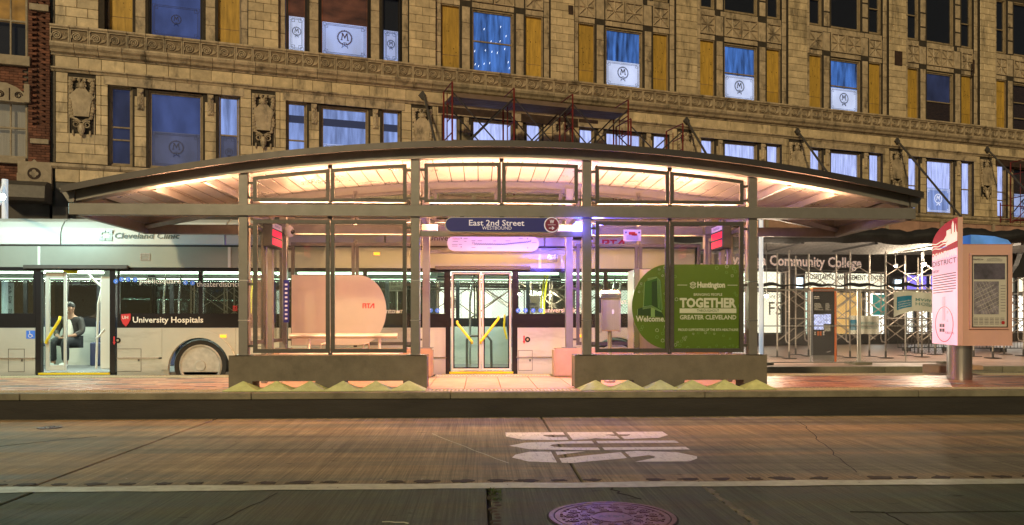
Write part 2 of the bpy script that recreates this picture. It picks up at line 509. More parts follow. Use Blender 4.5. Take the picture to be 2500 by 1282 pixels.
# ------------------------------------------------------------------ ground, roads, platform
def road_mat(name, col, seed, band=0.3):
    m = mat(name, col, 0.55, rnd=0.05)
    nt = m.node_tree; N, L = nt.nodes, nt.links
    b = N['Principled BSDF']
    geo = N.new('ShaderNodeNewGeometry')
    def nz(sc, stretch, det=5, off=0, rough=0.6):
        mp = N.new('ShaderNodeMapping'); mp.inputs['Scale'].default_value = stretch; mp.inputs['Location'].default_value = (off, off, 0)
        n = N.new('ShaderNodeTexNoise'); n.inputs['Scale'].default_value = sc; n.inputs['Detail'].default_value = det; n.inputs['Roughness'].default_value = rough
        L.new(geo.outputs['Position'], mp.inputs[0]); L.new(mp.outputs[0], n.inputs['Vector'])
        return n.outputs['Fac']
    def rng(f, a, b_, c, d):
        mr = N.new('ShaderNodeMapRange')
        for k, v in zip(('From Min', 'From Max', 'To Min', 'To Max'), (a, b_, c, d)): mr.inputs[k].default_value = v
        L.new(f, mr.inputs['Value']); return mr.outputs[0]
    def op(o, a, b_):
        q = N.new('ShaderNodeMath'); q.operation = o
        L.new(a, q.inputs[0]); L.new(b_, q.inputs[1]); return q.outputs[0]
    broom = nz(1.0, (64, 0.7, 1), 4, seed, 0.75)
    broomb = nz(1.0, (9, 0.35, 1), 3, seed + 5, 0.6)
    bands = nz(1.0, (0.10, 2.1, 1), 3, seed + 9)
    blot = nz(1.3, (1, 1.6, 1), 7, seed + 3, 0.7)
    spots = nz(1.0, (5, 14, 1), 2, seed + 1)
    fine = nz(60, (1, 1, 1), 3, seed)
    f = op('MULTIPLY', rng(broom, .33, .67, .62, 1.38), rng(broomb, .3, .7, .78, 1.22))
    f = op('MULTIPLY', f, rng(bands, .3, .7, 1 - band, 1 + band))
    f = op('MULTIPLY', f, rng(blot, .32, .68, .68, 1.25))
    f = op('MULTIPLY', f, rng(spots, .66, .74, 1, .45))
    f = op('MULTIPLY', f, rng(fine, .3, .7, .85, 1.15))
    mx = N.new('ShaderNodeMix'); mx.data_type = 'RGBA'; mx.blend_type = 'MULTIPLY'; mx.inputs[0].default_value = 1
    # soft drift of hue: the concrete is browner where tyres run
    mc = N.new('ShaderNodeMix'); mc.data_type = 'RGBA'
    mc.inputs[6].default_value = (*col, 1)
    mc.inputs[7].default_value = (col[0] * 1.0, col[1] * 0.80, col[2] * 0.66, 1)
    L.new(rng(bands, .42, .58, 0, 1), mc.inputs[0])
    L.new(mc.outputs[2], mx.inputs[6]); L.new(f, mx.inputs[7])
    L.new(mx.outputs[2], b.inputs['Base Color'])
    L.new(rng(blot, .3, .7, .64, .9), b.inputs['Roughness'])
    b.inputs['Specular IOR Level'].default_value = 0.3
    bp = N.new('ShaderNodeBump'); bp.inputs['Strength'].default_value = 0.6; bp.inputs['Distance'].default_value = 0.006
    L.new(op('ADD', broom, rng(fine, 0, 1, 0, .4)), bp.inputs['Height']); L.new(bp.outputs[0], b.inputs['Normal'])
    return m
road_mat('lane_concrete', (0.235, 0.235, 0.165), 3.0, 0.50)
road_mat('near_concrete', (0.085, 0.118, 0.082), 21.0, 0.25)
mat('asphalt_base', (0.045, 0.045, 0.045), 0.9, noise=(8, 0.2))
mat('joint_dirt', (0.015, 0.015, 0.012), 0.9)
mat('road_paint', (0.80, 0.80, 0.74), 0.6, noise=(14, 0.14), stain=(4, 0.54, 0.45, (9, 1.5, 1)))
mat('line_paint', (0.50, 0.54, 0.42), 0.6, noise=(10, 0.2), stain=(8, 0.6, 0.6, (1, 1, 1)))
mat('walk_paver', (0.32, 0.21, 0.17), 0.42, noise=(3.5, 0.3), bump=(20, 0.1), stain=(3, 0.56, 0.7, (1, 1, 1)))
mat('iron', (0.075, 0.038, 0.042), 0.42, metal=0.55, noise=(8, 0.2), bump=(60, 0.15))
mat('dirt', (0.045, 0.035, 0.022), 0.9, noise=(20, 0.4))
mat('weed', (0.05, 0.09, 0.02), 0.7)

g = MB(); g.box(-600, 600, -300, 900, -0.5, -0.06)
struct('ground', g, 'asphalt_base')

EDGE_Y0, EDGE_Y1 = 5.98, 6.17           # painted line between the lanes
CURB_Y = 10.47
def slab_row(name, matn, xs, y0, y1, z=0.0, gap=0.012):
    p = MB(); p.box(xs[0] - .02, xs[-1] + .02, y0 - .02, y1 + .02, -0.055, -0.03)
    base = struct(name, p, 'joint_dirt')
    for i in range(len(xs) - 1):
        s = MB(); s.box(xs[i] + gap, xs[i + 1] - gap, y0 + gap * .5, y1 - gap * .5, -0.05, z)
        s.build('slab', matn, base, bevel=0.006)
    return base
far_lane = slab_row('bus_lane', 'lane_concrete', [-12.4, -7.95, -3.48, 0.82, 5.30, 9.75, 14.2, 18.6], 6.05, CURB_Y)
near_lane = slab_row('road', 'near_concrete', [-12.3, -7.8, -3.36, 0.065, 1.745, 6.3, 10.8, 15.2], 1.2, 6.04, 0.0, 0.016)
rd = slab_row('bus_road', 'lane_concrete', [-26, -17, -8.5, 0.0, 8.5, 17, 26, 35, 45], 13.9, 19.0)

# edge line: one strip of worn paint, 4 mm above
l = MB()
n = 160
prev = None
for i in range(n + 1):
    x = -12.3 + 27.5 * i / n
    prev = (x, EDGE_Y0 + .012 * math.sin(x * 7.3) * math.sin(x * 3.1), EDGE_Y1 + .014 * math.sin(x * 5.1 + 1) + .01 * random.random())
    if i:
        l.add([(px_, a_, .004), (prev[0], prev[1], .004), (prev[0], prev[2], .004), (px_, b_, .004)], [(0, 1, 2, 3)])
    px_, a_, b_ = prev
l.build('lane_line', 'line_paint', near_lane)

# dark water-filled dents along the line
mat('wet_dent', (0.030, 0.020, 0.012), 0.8, noise=(20, 0.4))
for i in range(40):
    x = -4.6 + i * 0.263 + random.uniform(-.03, .03)
    if random.random() < .06: continue
    k = random.uniform(.6, 1.15)
    pts = []
    for j in range(16):
        a = 2 * PI * j / 16
        rr = 1 + random.uniform(-.3, .3)
        pts.append((x + .088 * k * math.cos(a) * rr, 6.27 + .055 * k * math.sin(a) * rr))
    d = MB(); d.prism(pts, .0005, .004, 'z')
    d.build('rumble_dent', 'wet_dent', far_lane)

# BUS on the road, read by a driver heading right
def road_letter(ch, yc, x0, x1, wid, cuts):
    m = text_mb(ch, 1.0, None, 'L', bold=0.045)
    xs = [v[0] for v in m.v]; zs = [v[2] for v in m.v]
    a, b_, c, d_ = min(xs), max(xs), min(zs), max(zs)
    vs = []
    for v in m.v:
        uu = (v[0] - a) / (b_ - a); ww = (v[2] - c) / (d_ - c)
        vs.append((x0 + ww * (x1 - x0), yc + wid / 2 - uu * wid, 0.004))
    me = D.meshes.new('painted_letter')
    me.from_pydata(vs, [], m.f)
    bm = bmesh.new(); bm.from_mesh(me)
    bmesh.ops.triangulate(bm, faces=bm.faces)
    for cx in cuts:
        for e in (cx - .022, cx + .022):
            bmesh.ops.bisect_plane(bm, geom=bm.verts[:] + bm.edges[:] + bm.faces[:], plane_co=(e, 0, 0), plane_no=(1, 0, 0))
        bmesh.ops.delete(bm, geom=[f for f in bm.faces if abs(f.calc_center_median().x - cx) < .0215], context='FACES')
    bmesh.ops.recalc_face_normals(bm, faces=bm.faces)
    for f in bm.faces:
        if f.normal.z < 0: f.normal_flip()
    bm.to_mesh(me); bm.free()
    me.materials.append(MATS['road_paint'])
    o = D.objects.new('painted_letter', me); COL.objects.link(o); o.parent = far_lane
def gy(py): return CZ * FPX / (py - HOR)
road_letter('B', (gy(1057) + gy(1077)) / 2 - .0, 0.29, 2.12, gy(1057) - gy(1077), (.98, 1.55))
road_letter('U', (gy(1079) + gy(1101.5)) / 2, 0.30, 2.10, gy(1079) - gy(1101.5), (1.22,))
road_letter('S', (gy(1104) + gy(1133)) / 2, 0.30, 2.06, gy(1104) - gy(1133), (.72, 1.40))

# thin scratches and cracks
def crack(name, pts, r, matn, parent):
    m = MB(); m.path([(p[0], p[1], .002) for p in pts], r, 4)
    m.v = [(v[0], v[1], v[2] * .35 + .001) for v in m.v]
    return m.build(name, matn, parent)
def wob(a, b_, n, amp):
    return [(a[0] + (b_[0] - a[0]) * i / n + random.uniform(-amp, amp), a[1] + (b_[1] - a[1]) * i / n + random.uniform(-amp, amp)) for i in range(n + 1)]
p1, p2 = (-.55, gy(1058)), (.25, gy(1131))
crack('scratch', wob(p1, p2, 8, .012), .006, 'line_paint', far_lane)
crack('crack', [(1.02, 5.97), (1.0, 5.9), (1.05, 5.85), (1.03, 5.78), (1.1, 5.70), (1.13, 5.63), (1.16, 5.58)], .010, 'joint_dirt', near_lane)
crack('crack', wob((2.7, 5.12), (3.9, 5.12), 8, .008), .006, 'joint_dirt', near_lane)
crack('crack', wob((2.5, 5.16), (2.72, 5.12), 4, .01), .008, 'joint_dirt', near_lane)
crack('crack', wob((2.72, 5.12), (2.70, 4.8), 4, .01), .008, 'joint_dirt', near_lane)
crack('crack', wob((-.62, 5.02), (-.45, 4.98), 4, .01), .010, 'line_paint', near_lane)
rb = random.Random(11)
deb = MB()
for i in range(150):
    x, y = rb.uniform(-7, 8), rb.choice([rb.uniform(1.3, 10.4), rb.uniform(10.2, 10.45), rb.uniform(6.0, 6.4)])
    r_ = rb.uniform(.006, .018)
    a0 = rb.random() * 6
    deb.add([(x + r_ * math.cos(a0 + k * 1.57) * rb.uniform(.5, 1), y + r_ * math.sin(a0 + k * 1.57) * rb.uniform(.5, 1), .004 + rb.uniform(0, .006)) for k in range(4)], [(0, 1, 2, 3)], rb.choice([0, 0, 0, 1]))
mat('leaf_litter', (0.07, 0.045, 0.02), 0.8); mat('grit', (0.55, 0.52, 0.45), 0.7)
deb.build('road_litter', ['leaf_litter', 'grit'], None, kind='stuff')
crack('crack', wob((-5.6, 7.5), (-4.3, 8.9), 14, .03), .006, 'joint_dirt', far_lane)
crack('crack', wob((3.2, 6.5), (4.1, 9.9), 20, .03), .005, 'joint_dirt', far_lane)
crack('crack', wob((-1.9, 3.9), (-1.5, 5.9), 14, .02), .005, 'joint_dirt', near_lane)
# tar-dark broken edge of the slab joint in the near road
d = MB()
for i in range(14):
    y = 5.95 - i * .085
    d.ball((.095 + random.uniform(-.02, .03), y, -.008), (.028 + random.random() * .02, .05, .012), 7, 4)
d.build('broken_joint', 'dirt', near_lane)
d = MB()
for i in range(26):
    y = 5.95 - i * .055
    d.ball((1.76 + random.uniform(-.02, .02), y, -.006), (.02 + random.random() * .022, .04, .010), 7, 4)
d.build('broken_joint', 'kerb_concrete', near_lane)

w = MB()
for i in range(70):
    a = random.random() * 2 * PI
    x, y = .10 + random.uniform(-.02, .05), random.choice([5.9, 5.85, 5.8, 5.6, 5.72]) + random.uniform(-.03, .03)
    l_ = random.uniform(.012, .03)
    dx, dy = math.cos(a) * l_, math.sin(a) * l_
    w.add([(x, y, 0), (x + dx - dy * .3, y + dy + dx * .3, .014), (x + dx * 1.6, y + dy * 1.6, .018), (x + dx + dy * .3, y + dy - dx * .3, .012)], [(0, 1, 2, 3)])
o = w.build('weeds', 'weed', None, kind='stuff')

# --- manhole
mh_c = Vector((0.865, 5.07, 0.0))
mh = thing('manhole_cover', 'round iron manhole cover with a hexagon pattern set in the near road', 'manhole cover', mh_c)
m = MB(); m.lathe([(0.0, -.02), (0.425, -.02), (0.43, .003), (.0, .003)], mh_c.x, mh_c.y, 64)
m.build('collar_gap', 'joint_dirt', mh)
m = MB()
m.lathe([(.385, .001), (.415, .001), (.415, .010), (.385, .010), (.385, .001)], mh_c.x, mh_c.y, 64)
m.build('outer_ring', 'iron', mh, smooth=False)
m = MB(); m.lathe([(0.0, .001), (.375, .001), (.375, .008), (.345, .008), (.340, .0045), (0.0, .0045)], mh_c.x, mh_c.y, 64)
m.build('cover', 'iron', mh)
hx = None
def hexa(r, a0=0): return [(r * math.cos(a0 + i * PI / 3), r * math.sin(a0 + i * PI / 3)) for i in range(6)]
for rr, cnt, hr in ((.275, 15, .043), (.178, 11, .034)):
    hm = MB(); hm.ring(hexa(hr), hexa(hr * .66), .004, .010, 'z'); hm.ring(hexa(hr * .42), hexa(hr * .16), .004, .010, 'z')
    me = hm.mesh('hexagon', 'iron')
    for i in range(cnt):
        a = 2 * PI * i / cnt + (.1 if cnt == 15 else 0)
        piece('hexagon', me, mh, (rr * math.cos(a), rr * math.sin(a), 0), (0, 0, a))
ribs = MB()
for i in range(45):
    a = 2 * PI * i / 45
    if i % 3 == 2: continue
    c, s_ = math.cos(a), math.sin(a)
    for r0, r1 in ((.322, .342), (.222, .232)):
        ribs.tube((mh_c.x + c * r0, mh_c.y + s_ * r0, .006), (mh_c.x + c * r1, mh_c.y + s_ * r1, .006), .004, 4)
ribs.build('ribs', 'iron', mh)
m = MB(); m.lathe([(.128, .004), (.138, .004), (.138, .010), (.128, .010), (.128, .004)], mh_c.x, mh_c.y, 40)
m.lathe([(0, .0045), (.126, .0045), (.126, .006), (0, .006)], mh_c.x, mh_c.y, 40)
m.build('centre_disc', 'iron', mh)
Mflat = Matrix.Rotation(R(-90), 4, 'X')
t = text_mb('AT&T', .055, .19, bold=.03); t.xf(Mflat)
t.v = [(v[0] + mh_c.x, v[1] + mh_c.y - .025, .0085) for v in t.v]
t.build('lettering', 'black', mh)

vc = Vector((ax(130, 9.7), 9.62, 0))
vt = thing('valve_cover', 'small round iron valve lid in the bus lane near the platform kerb', 'valve cover', vc)
m = MB(); m.lathe([(0, .001), (.135, .001), (.135, .008), (.105, .008), (.1, .004), (0, .004)], vc.x, vc.y, 30); m.build('rim', 'iron', vt)
m = MB(); m.lathe([(0, .0045), (.06, .0045), (.06, .011), (0, .011)], vc.x, vc.y, 20); m.build('lid', 'stainless', vt)

# --- platform
PZ = 0.338
p = MB(); p.box(-14, 14, CURB_Y + .03, 14.05, -.05, PZ - .045)
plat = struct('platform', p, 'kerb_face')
xs = [-13.9, -10.9, -8.9, ax(51, 10.5), ax(615, 10.5), ax(1100, 10.5), ax(1720, 10.5), ax(2240, 10.5), 8.9, 11.5, 13.9]
for i in range(len(xs) - 1):
    k = MB(); k.box(xs[i] + .004, xs[i + 1] - .004, CURB_Y, CURB_Y + .16, PZ - .09, PZ)
    k.build('kerb_stone', 'kerb_concrete', plat, bevel=.008)
k = MB(); k.box(-13.9, 13.9, 13.93, 14.06, PZ - .12, PZ); k.build('rear_kerb', 'kerb_concrete', plat)
b = MB(); b.box(-13.9, 13.9, CURB_Y + .16, 13.93, PZ - .05, PZ - .028); b.build('paving_bed', 'joint_dirt', plat)

XL0, XL1 = -3.49, -0.76                 # left front wall
XR0, XR1 = 1.354, 4.10                  # right front wall
# tactile strips: tiles with raised bars / domes
def tactile(y0, y1, segs):
    for (xa, xb) in segs:
        n = max(1, round((xb - xa) / .6)); w_ = (xb - xa) / n
        m = MB(); m.box(.003, w_ - .003, 0, y1 - y0, -.028, -.003)
        nx = int(w_ / .05); ny = max(2, int((y1 - y0) / .05))
        for a in range(nx):
            for c in range(ny):
                cx_, cy_ = (a + .5) * w_ / nx, (c + .5) * (y1 - y0) / ny
                r_ = .014
                m.add([(cx_ - r_, cy_ - r_, -.003), (cx_ + r_, cy_ - r_, -.003), (cx_ + r_, cy_ + r_, -.003), (cx_ - r_, cy_ + r_, -.003),
                       (cx_ - r_ * .6, cy_ - r_ * .6, .004), (cx_ + r_ * .6, cy_ - r_ * .6, .004), (cx_ + r_ * .6, cy_ + r_ * .6, .004), (cx_ - r_ * .6, cy_ + r_ * .6, .004)],
                      [(0, 1, 5, 4), (1, 2, 6, 5), (2, 3, 7, 6), (3, 0, 4, 7), (4, 5, 6, 7)])
        me = m.mesh('tactile_tile', 'tactile')
        for i in range(n):
            piece('tactile_tile', me, plat, (xa + i * w_, y0, PZ))
tactile(CURB_Y + .165, CURB_Y + .50, [(-11.5, XL0 - .02), (XL1 + .02, XR0 - .02), (XR1 + .02, 12.5)])
tactile(13.50, 13.92, [(-11.5, -3.5), (-.79, 1.24), (4.12, 12.5)])
# pavers left and right of the shelter
def pavers(xa, xb, y0, y1):
    lx, ly = .30, .15
    nx, ny = int((xb - xa) / lx), int((y1 - y0) / ly)
    m = MB()
    for j in range(ny):
        off = (j % 2) * lx / 2
        for i in range(nx + 1):
            x0 = max(xa, xa + i * lx - off); x1 = min(xb, xa + (i + 1) * lx - off)
            if x1 - x0 < .03: continue
            h = random.uniform(-.0015, .0015)
            band = math.sin((i * .9 + j * 1.4)) + math.sin(i * .35 - j * .8)
            mi = 2 if band > 1.05 else (1 if (band > .1 or random.random() < .2) else 0)
            m.box(x0 + .004, x1 - .004, y0 + j * ly + .004, y0 + (j + 1) * ly - .004, PZ - .028, PZ - .002 + h, mi)
    m.build('pavers', ['paver_a', 'paver_b', 'paver_c'], plat, kind='stuff')
pavers(-11.5, XL0 - .02, CURB_Y + .51, 13.49)
pavers(XR1 + .02, 12.5, CURB_Y + .51, 13.49)
# smooth pads under the shelter
for (xa, xb, nn) in ((XL0 - .02, XL1 + .02, 3), (XL1 + .02, XR0 - .02, 4), (XR0 - .02, XR1 + .02, 3)):
    w_ = (xb - xa) / nn
    for i in range(nn):
        y0 = CURB_Y + .165 if nn == 3 else CURB_Y + .505
        m = MB(); m.box(xa + i * w_ + .005, xa + (i + 1) * w_ - .005, y0, 13.49, PZ - .028, PZ - .001)
        m.build('paving_slab', 'pad_concrete' if nn == 4 else 'pad_concrete', plat)

# anti-sit pyramids
cone_m = MB()
h_, w2 = .135, .235
cone_m.box(-w2, w2, -.19, .16, 0, .012)
cone_m.add([(-w2 * .96, -.185, .012), (w2 * .96, -.185, .012), (w2 * .96, .155, .012), (-w2 * .96, .155, .012), (0, -.015, h_)], [(0, 1, 4), (1, 2, 4), (2, 3, 4), (3, 0, 4)])
cone_me = cone_m.mesh('stone_pyramid', 'cone_concrete', bevel=.006)
lefts = [594, 676, 757, 838, 918, 998]
rights = [1454, 1533, 1612, 1690, 1769, 1847]
ordn = ['first', 'second', 'third', 'fourth', 'fifth', 'sixth']
for side, arr in (('left', lefts), ('right', rights)):
    for i, px in enumerate(arr):
        o = D.objects.new('stone_pyramid', cone_me); COL.objects.link(o)
        o.location = (ax(px, 10.78), 10.80, PZ)
        tag(o, 'concrete pyramid below the %s shelter wall, %s from the left in its row' % (side, ordn[i]), 'pyramid', 'concrete pyramids along the platform edge')

# far sidewalk: sloping sheet with kerb
FC = 19.0
def walk_z(y): return .17 + (y - FC) * .015
k = MB()
for i in range(24):
    x = -26 + i * 3
    q = MB(); q.box(x + .006, x + 2.994, FC - .15, FC, -.05, .17)
    q.build('kerb_stone', 'kerb_concrete', rd, bevel=.015)
m = MB()
m.prism([(FC, -.05), (48, -.05), (48, walk_z(48)), (FC, .168)], -30, 48, 'x')
walk = struct('sidewalk', m, 'walk_paver')
# ------------------------------------------------------------------ the large terracotta building
bld = thing('terracotta_building', 'long cream terracotta office building under repair with blue lit and boarded windows', 'building', FLOC, FROT)
PITCH = 4.76 * FL
PS = [FL * (1.75 + 4.76 * k) for k in range(-3, 6)]       # pier centres along the facade
SL, SR = FL * (-13.18), PS[-1] + .5
def B(m, name, mats, **k):
    return m.build(name, mats, bld, local=True, **k)
ZT = 16.6
# ---- shared pieces
def blk(w, h, d, name='wall_block', m='terracotta', bev=.008):
    q = MB(); q.box(-w / 2, w / 2, -d, 0, 0, h)
    return q.mesh(name, m, bevel=bev)
GAP = .010
def course(name, s0, s1, z0, h, y, per, off=0.0, d=.03, m='terracotta', cache={}):
    """a row of blocks between s0 and s1"""
    L_ = s1 - s0
    n = max(1, round(L_ / per))
    w = L_ / n
    cuts = [s0 + i * w for i in range(n + 1)]
    if off and n >= 1:
        cuts = [s0] + [s0 + (i + .5) * w for i in range(n)] + [s1]
    for a, b_ in zip(cuts[:-1], cuts[1:]):
        key = (name, round(b_ - a, 3), round(h, 3), d, m)
        if key not in cache: cache[key] = blk(b_ - a - GAP, h - GAP, d, name, m)
        piece(name, cache[key], bld, ((a + b_) / 2, y + random.uniform(-.002, .002), z0 + GAP / 2))

# ---- core walls (the recessed joints behind the blocks)
core = MB()
Z2A, Z2B = 5.92, 8.22          # second-floor windows
Z3A, Z3B = 9.80, 12.00
Z4A, Z4B = 13.22, 15.60
WC, WI, WO = .76, 1.19, 1.82   # half central window, side window inner and outer edge
core.box(SL, SR, .0, .5, 8.30, 9.72)            # frieze band
core.box(SL, SR, .0, .5, 5.30, 5.86)            # sill band
for c in PS:
    core.box(max(SL, c - .70), c + .70, .0, .5, 5.86, 8.30)
    core.box(max(SL, c - .46), c + .46, -.10, .5, 9.72, ZT)
    core.box(max(SL, c - .66), c + .66, .02, .5, 9.72, ZT)
core.box(SL, PS[0] + .6, -.10, .5, 9.72, ZT)
bays = [(PS[i] + PS[i + 1]) / 2 for i in range(len(PS) - 1)]
for bc in bays:
    for sgn in (-1, 1):
        a, b_ = sorted((bc + sgn * WC, bc + sgn * WI))
        core.box(a, b_, .04, .5, 5.86, 8.30)
        core.box(a, b_, .06, .5, 9.72, ZT)
    core.box(bc - 1.9, bc + 1.9, .10, .5, 12.02, 13.18)
    core.box(bc - 1.9, bc + 1.9, .10, .5, 15.62, ZT)
B(core, 'masonry', 'joint')
# side end wall of the building (left return)
q = MB(); q.box(SL, SL + .3, .5, 9, 5.3, ZT); q.box(SL, SL + .3, .3, 9, .2, 5.3); B(q, 'side_wall', 'terracotta')

# ---- profile mouldings in one metre blocks
def moulding(name, prof, z, lenm, s0=SL - .1, s1=SR, y=0.0, jag=0.0):
    n = round((s1 - s0) / lenm); w = (s1 - s0) / n
    q = MB(); q.prism(prof, -w / 2 + .006, w / 2 - .006, 'x')
    me = q.mesh(name, 'terracotta_trim', bevel=.004)
    for i in range(n):
        piece(name, me, bld, (s0 + (i + .5) * w, y + random.uniform(-jag, jag), z))
# cornice below the frieze (cyma), upper lip, drip moulding
moulding('cornice_block', [(0, 0), (-.06, 0), (-.08, .05), (-.16, .07), (-.20, .14), (-.27, .20), (-.30, .27), (-.30, .31), (0, .31)], 8.97, .62, jag=.002)
moulding('lip_block', [(0, 0), (-.24, 0), (-.27, .03), (-.27, .075), (0, .09)], 9.715, .50, jag=.004)
moulding('drip_block', [(0, 0), (-.05, 0), (-.08, .05), (-.13, .08), (-.13, .12), (0, .13)], 8.50, 1.0, jag=.003)
moulding('sill_block', [(0, 0), (-.05, .0), (-.10, .06), (-.10, .14), (0, .17)], 5.70, .9, jag=.004)
# block band and sill band
course('band_block', SL, SR, 8.63, .34, 0, .60, d=.03)
course('sill_band_block', SL, PS[3] - .2, 5.32, .38, 0, .62, d=.03)
course('sill_band_block', PS[3] - .2, SR, 5.32, .38, 0, .62, d=.03)
# small lintel course over the second-floor windows, cracked, set at each bay
for bc in bays:
    course('lintel_block', bc - 1.95, bc + 1.95, 8.24, .26, .0, .68, d=.05, m='terracotta_trim')

# ---- scroll frieze
fb = MB()
W_ = .492
fb.box(-W_ / 2, W_ / 2, -.045, 0, 0, .43, 1)
rect_frame(fb, -W_ / 2 + .004, W_ / 2 - .004, .004, .426, -.085, -.045, .026)
sp = []
for i in range(30):
    t_ = i / 29
    a = t_ * 2.15 * 2 * PI + 2.6
    r_ = .022 + .105 * t_
    sp.append((-.07 + r_ * math.cos(a), -.07, .205 + r_ * math.sin(a)))
fb.path(sp, .017, 5)
for k in range(4):
    pts = []
    for i in range(7):
        t_ = i / 6
        pts.append((.02 + k * .028 + .13 * t_, -.06, .10 + k * .012 + (.24 - k * .02) * t_ ** 1.6 - .03 * math.sin(t_ * PI)))
    fb.path(pts, .020, 5, r2=.006)
fb.ball((-.07, -.07, .205), (.022, .02, .022), 6, 4)
fme = fb.mesh('frieze_block', ['terracotta_trim', 'terracotta_shaded'])
n = round((SR - SL + .1) / .50); w = (SR - SL + .1) / n
for i in range(n):
    piece('frieze_block', fme, bld, (SL - .1 + (i + .5) * w, -.14, 9.285), scale=(w / .50, 1, 1))
q = MB(); q.box(SL - .1, SR, -.14, 0, 9.28, 9.72); B(q, 'frieze_backing', 'joint')

# ---- pier block courses
for k, c in enumerate(PS):
    for r_ in range(25):
        z = 9.82 + r_ * .272
        if z + .27 > ZT: break
        s0, s1 = (c - .45, c + .45)
        if k == 0: s0 = SL + .02
        course('pier_block', s0, s1, z, .272, -.10, .47, off=r_ % 2, d=.03)
    if k:
        for sg in (-1, 1):
            me = blk(.20 - GAP, .54 - GAP, .02, 'reveal_block', 'terracotta_trim')
            for r_ in range(12):
                z = 9.82 + r_ * .544
                piece('reveal_block', me, bld, (c + sg * .56, .02, z))
# second floor piers: strips left and right of the cartouche, courses under it
for k, c in enumerate(PS):
    hw = .68
    s0 = c - hw if k else SL + .02
    s1 = c + hw
    for r_ in range(3):
        course('wall_block', s0, s1, 5.88 + r_ * .29, .29, 0, .66, off=r_ % 2, d=.03)
    for r_ in range(6):
        z = 6.75 + r_ * .29
        for a, b_ in ((s0, c - .36), (c + .36, c + .50), (c + .50, s1)):
            if b_ - a > .05: course('wall_block', a, b_, z, .29, 0, 2, d=.03)
# mullions
for bc in bays:
    for sg in (-1, 1):
        mc = bc + sg * (WC + WI) / 2
        wd = WI - WC - .02
        key = blk(wd - .1, .30 - GAP, .02, 'mullion_block', 'terracotta')
        for r_ in range(7):
            piece('mullion_block', key, bld, (mc, .04, 5.90 + r_ * .30))
        key2 = blk(wd - .14, .55 - GAP, .02, 'mullion_block', 'terracotta_trim')
        for r_ in range(4):
            piece('mullion_block', key2, bld, (mc, .06, 9.82 + r_ * .55))
        for r_ in range(4):
            piece('mullion_block', key2, bld, (mc, .06, 13.22 + r_ * .60))
        if bc < 20:                                  # leaf drop on each second-floor mullion
            q = MB()
            q.box(-.085, .085, -.05, 0, 0, .62)
            q.lathe([(0, -.11), (.06, -.11), (.07, -.05)], 0, .53, 10, axis='y')
            for j in range(4):
                q.ball((0, -.055, .42 - j * .115), (.055 - j * .006, .04, .07), 7, 5)
                q.ball((-.04, -.05, .38 - j * .115), (.03, .03, .05), 5, 4); q.ball((.04, -.05, .38 - j * .115), (.03, .03, .05), 5, 4)
            piece('leaf_drop', q.mesh('leaf_drop', 'terracotta_trim', smooth=False), bld, (mc, .03, 7.60))
# ---- spandrel panels with eight-spoke stars
def star(wd, h):
    q = MB()
    q.box(-wd / 2, wd / 2, -.02, 0, 0, h)
    rect_frame(q, -wd / 2, wd / 2, 0, h, -.07, -.02, .035)
    cz_ = h / 2
    for i in range(8):
        a = i * PI / 4
        r_ = (min(wd, h) / 2 - .02) * (1.28 if i % 2 else 1.0)
        e = (max(-wd / 2 + .03, min(wd / 2 - .03, r_ * math.cos(a))), -.045, cz_ + max(-h / 2 + .03, min(h / 2 - .03, r_ * math.sin(a))))
        q.tube((0, -.045, cz_), e, .020, 4)
    q.lathe([(0, -.085), (.045, -.085), (.055, -.03)], 0, cz_, 12, axis='y')
    return q.mesh('star_panel', 'terracotta_trim')
s_mid, s_side = star(.74, .74), star(.66, .74)
for bc in bays:
    for x, me in ((bc - .395, s_mid), (bc + .395, s_mid), (bc - 1.51, s_side), (bc + 1.51, s_side)):
        piece('star_panel', me, bld, (x, .09, 12.23))
    course('spandrel_block', bc - 1.88, bc + 1.88, 12.03, .19, .10, .47, d=.03, m='terracotta_trim')
    course('spandrel_block', bc - 1.88, bc + 1.88, 12.98, .20, .10, .47, d=.04, m='terracotta_trim')
    for sg in (-1, 1):
        q = MB(); q.box(-.16, .16, -.04, 0, 0, .74)
        piece('spandrel_post', q.mesh('spandrel_post', 'terracotta_trim', bevel=.01), bld, (bc + sg * .97, .09, 12.23))
# ---- cartouche relief
ct = MB()
rect_frame(ct, -.34, .34, 0, 1.92, -.03, 0, .025)
ct.prism([(-.20, .78), (.20, .78), (.25, 1.20), (.33, 1.36), (.20, 1.48), (.12, 1.58), (-.12, 1.58), (-.20, 1.48), (-.33, 1.36), (-.25, 1.20)], -.10, -.02)
ct.box(-.006, .006, -.102, -.10, 1.18, 1.56)
rnd2 = random.Random(3)
for sg in (-1, 1):
    for i in range(13):
        z = 1.86 - i * .092
        x = sg * (.27 + .025 * math.sin(i * .9))
        ct.ball((x, -.05, z), (.05 + rnd2.random() * .02, .045, .055), 7, 5)
        ct.ball((x - sg * .05, -.045, z - .04), (.03, .035, .04), 5, 4)
    hp = []
    for i in range(16):
        a = i / 15 * 1.6 * 2 * PI
        r_ = .115 - .085 * i / 15
        hp.append((sg * (.14 + r_ * math.cos(a + .8)), -.07, .55 + r_ * math.sin(a + .8)))
    ct.path(hp, .026, 5, r2=.012)
    ct.path([(sg * .02, -.07, .62), (sg * .12, -.08, .70), (sg * .24, -.06, .72), (sg * .30, -.05, .85)], .03, 5, r2=.015)
    ct.ball((sg * .22, -.05, .30), (.03, .03, .09), 6, 5)
ct.ball((0, -.09, .42), (.10, .075, .17), 9, 6)
ct.ball((0, -.10, .28), (.055, .055, .08), 8, 5)
ct.ball((0, -.07, 1.68), (.10, .06, .09), 9, 6)
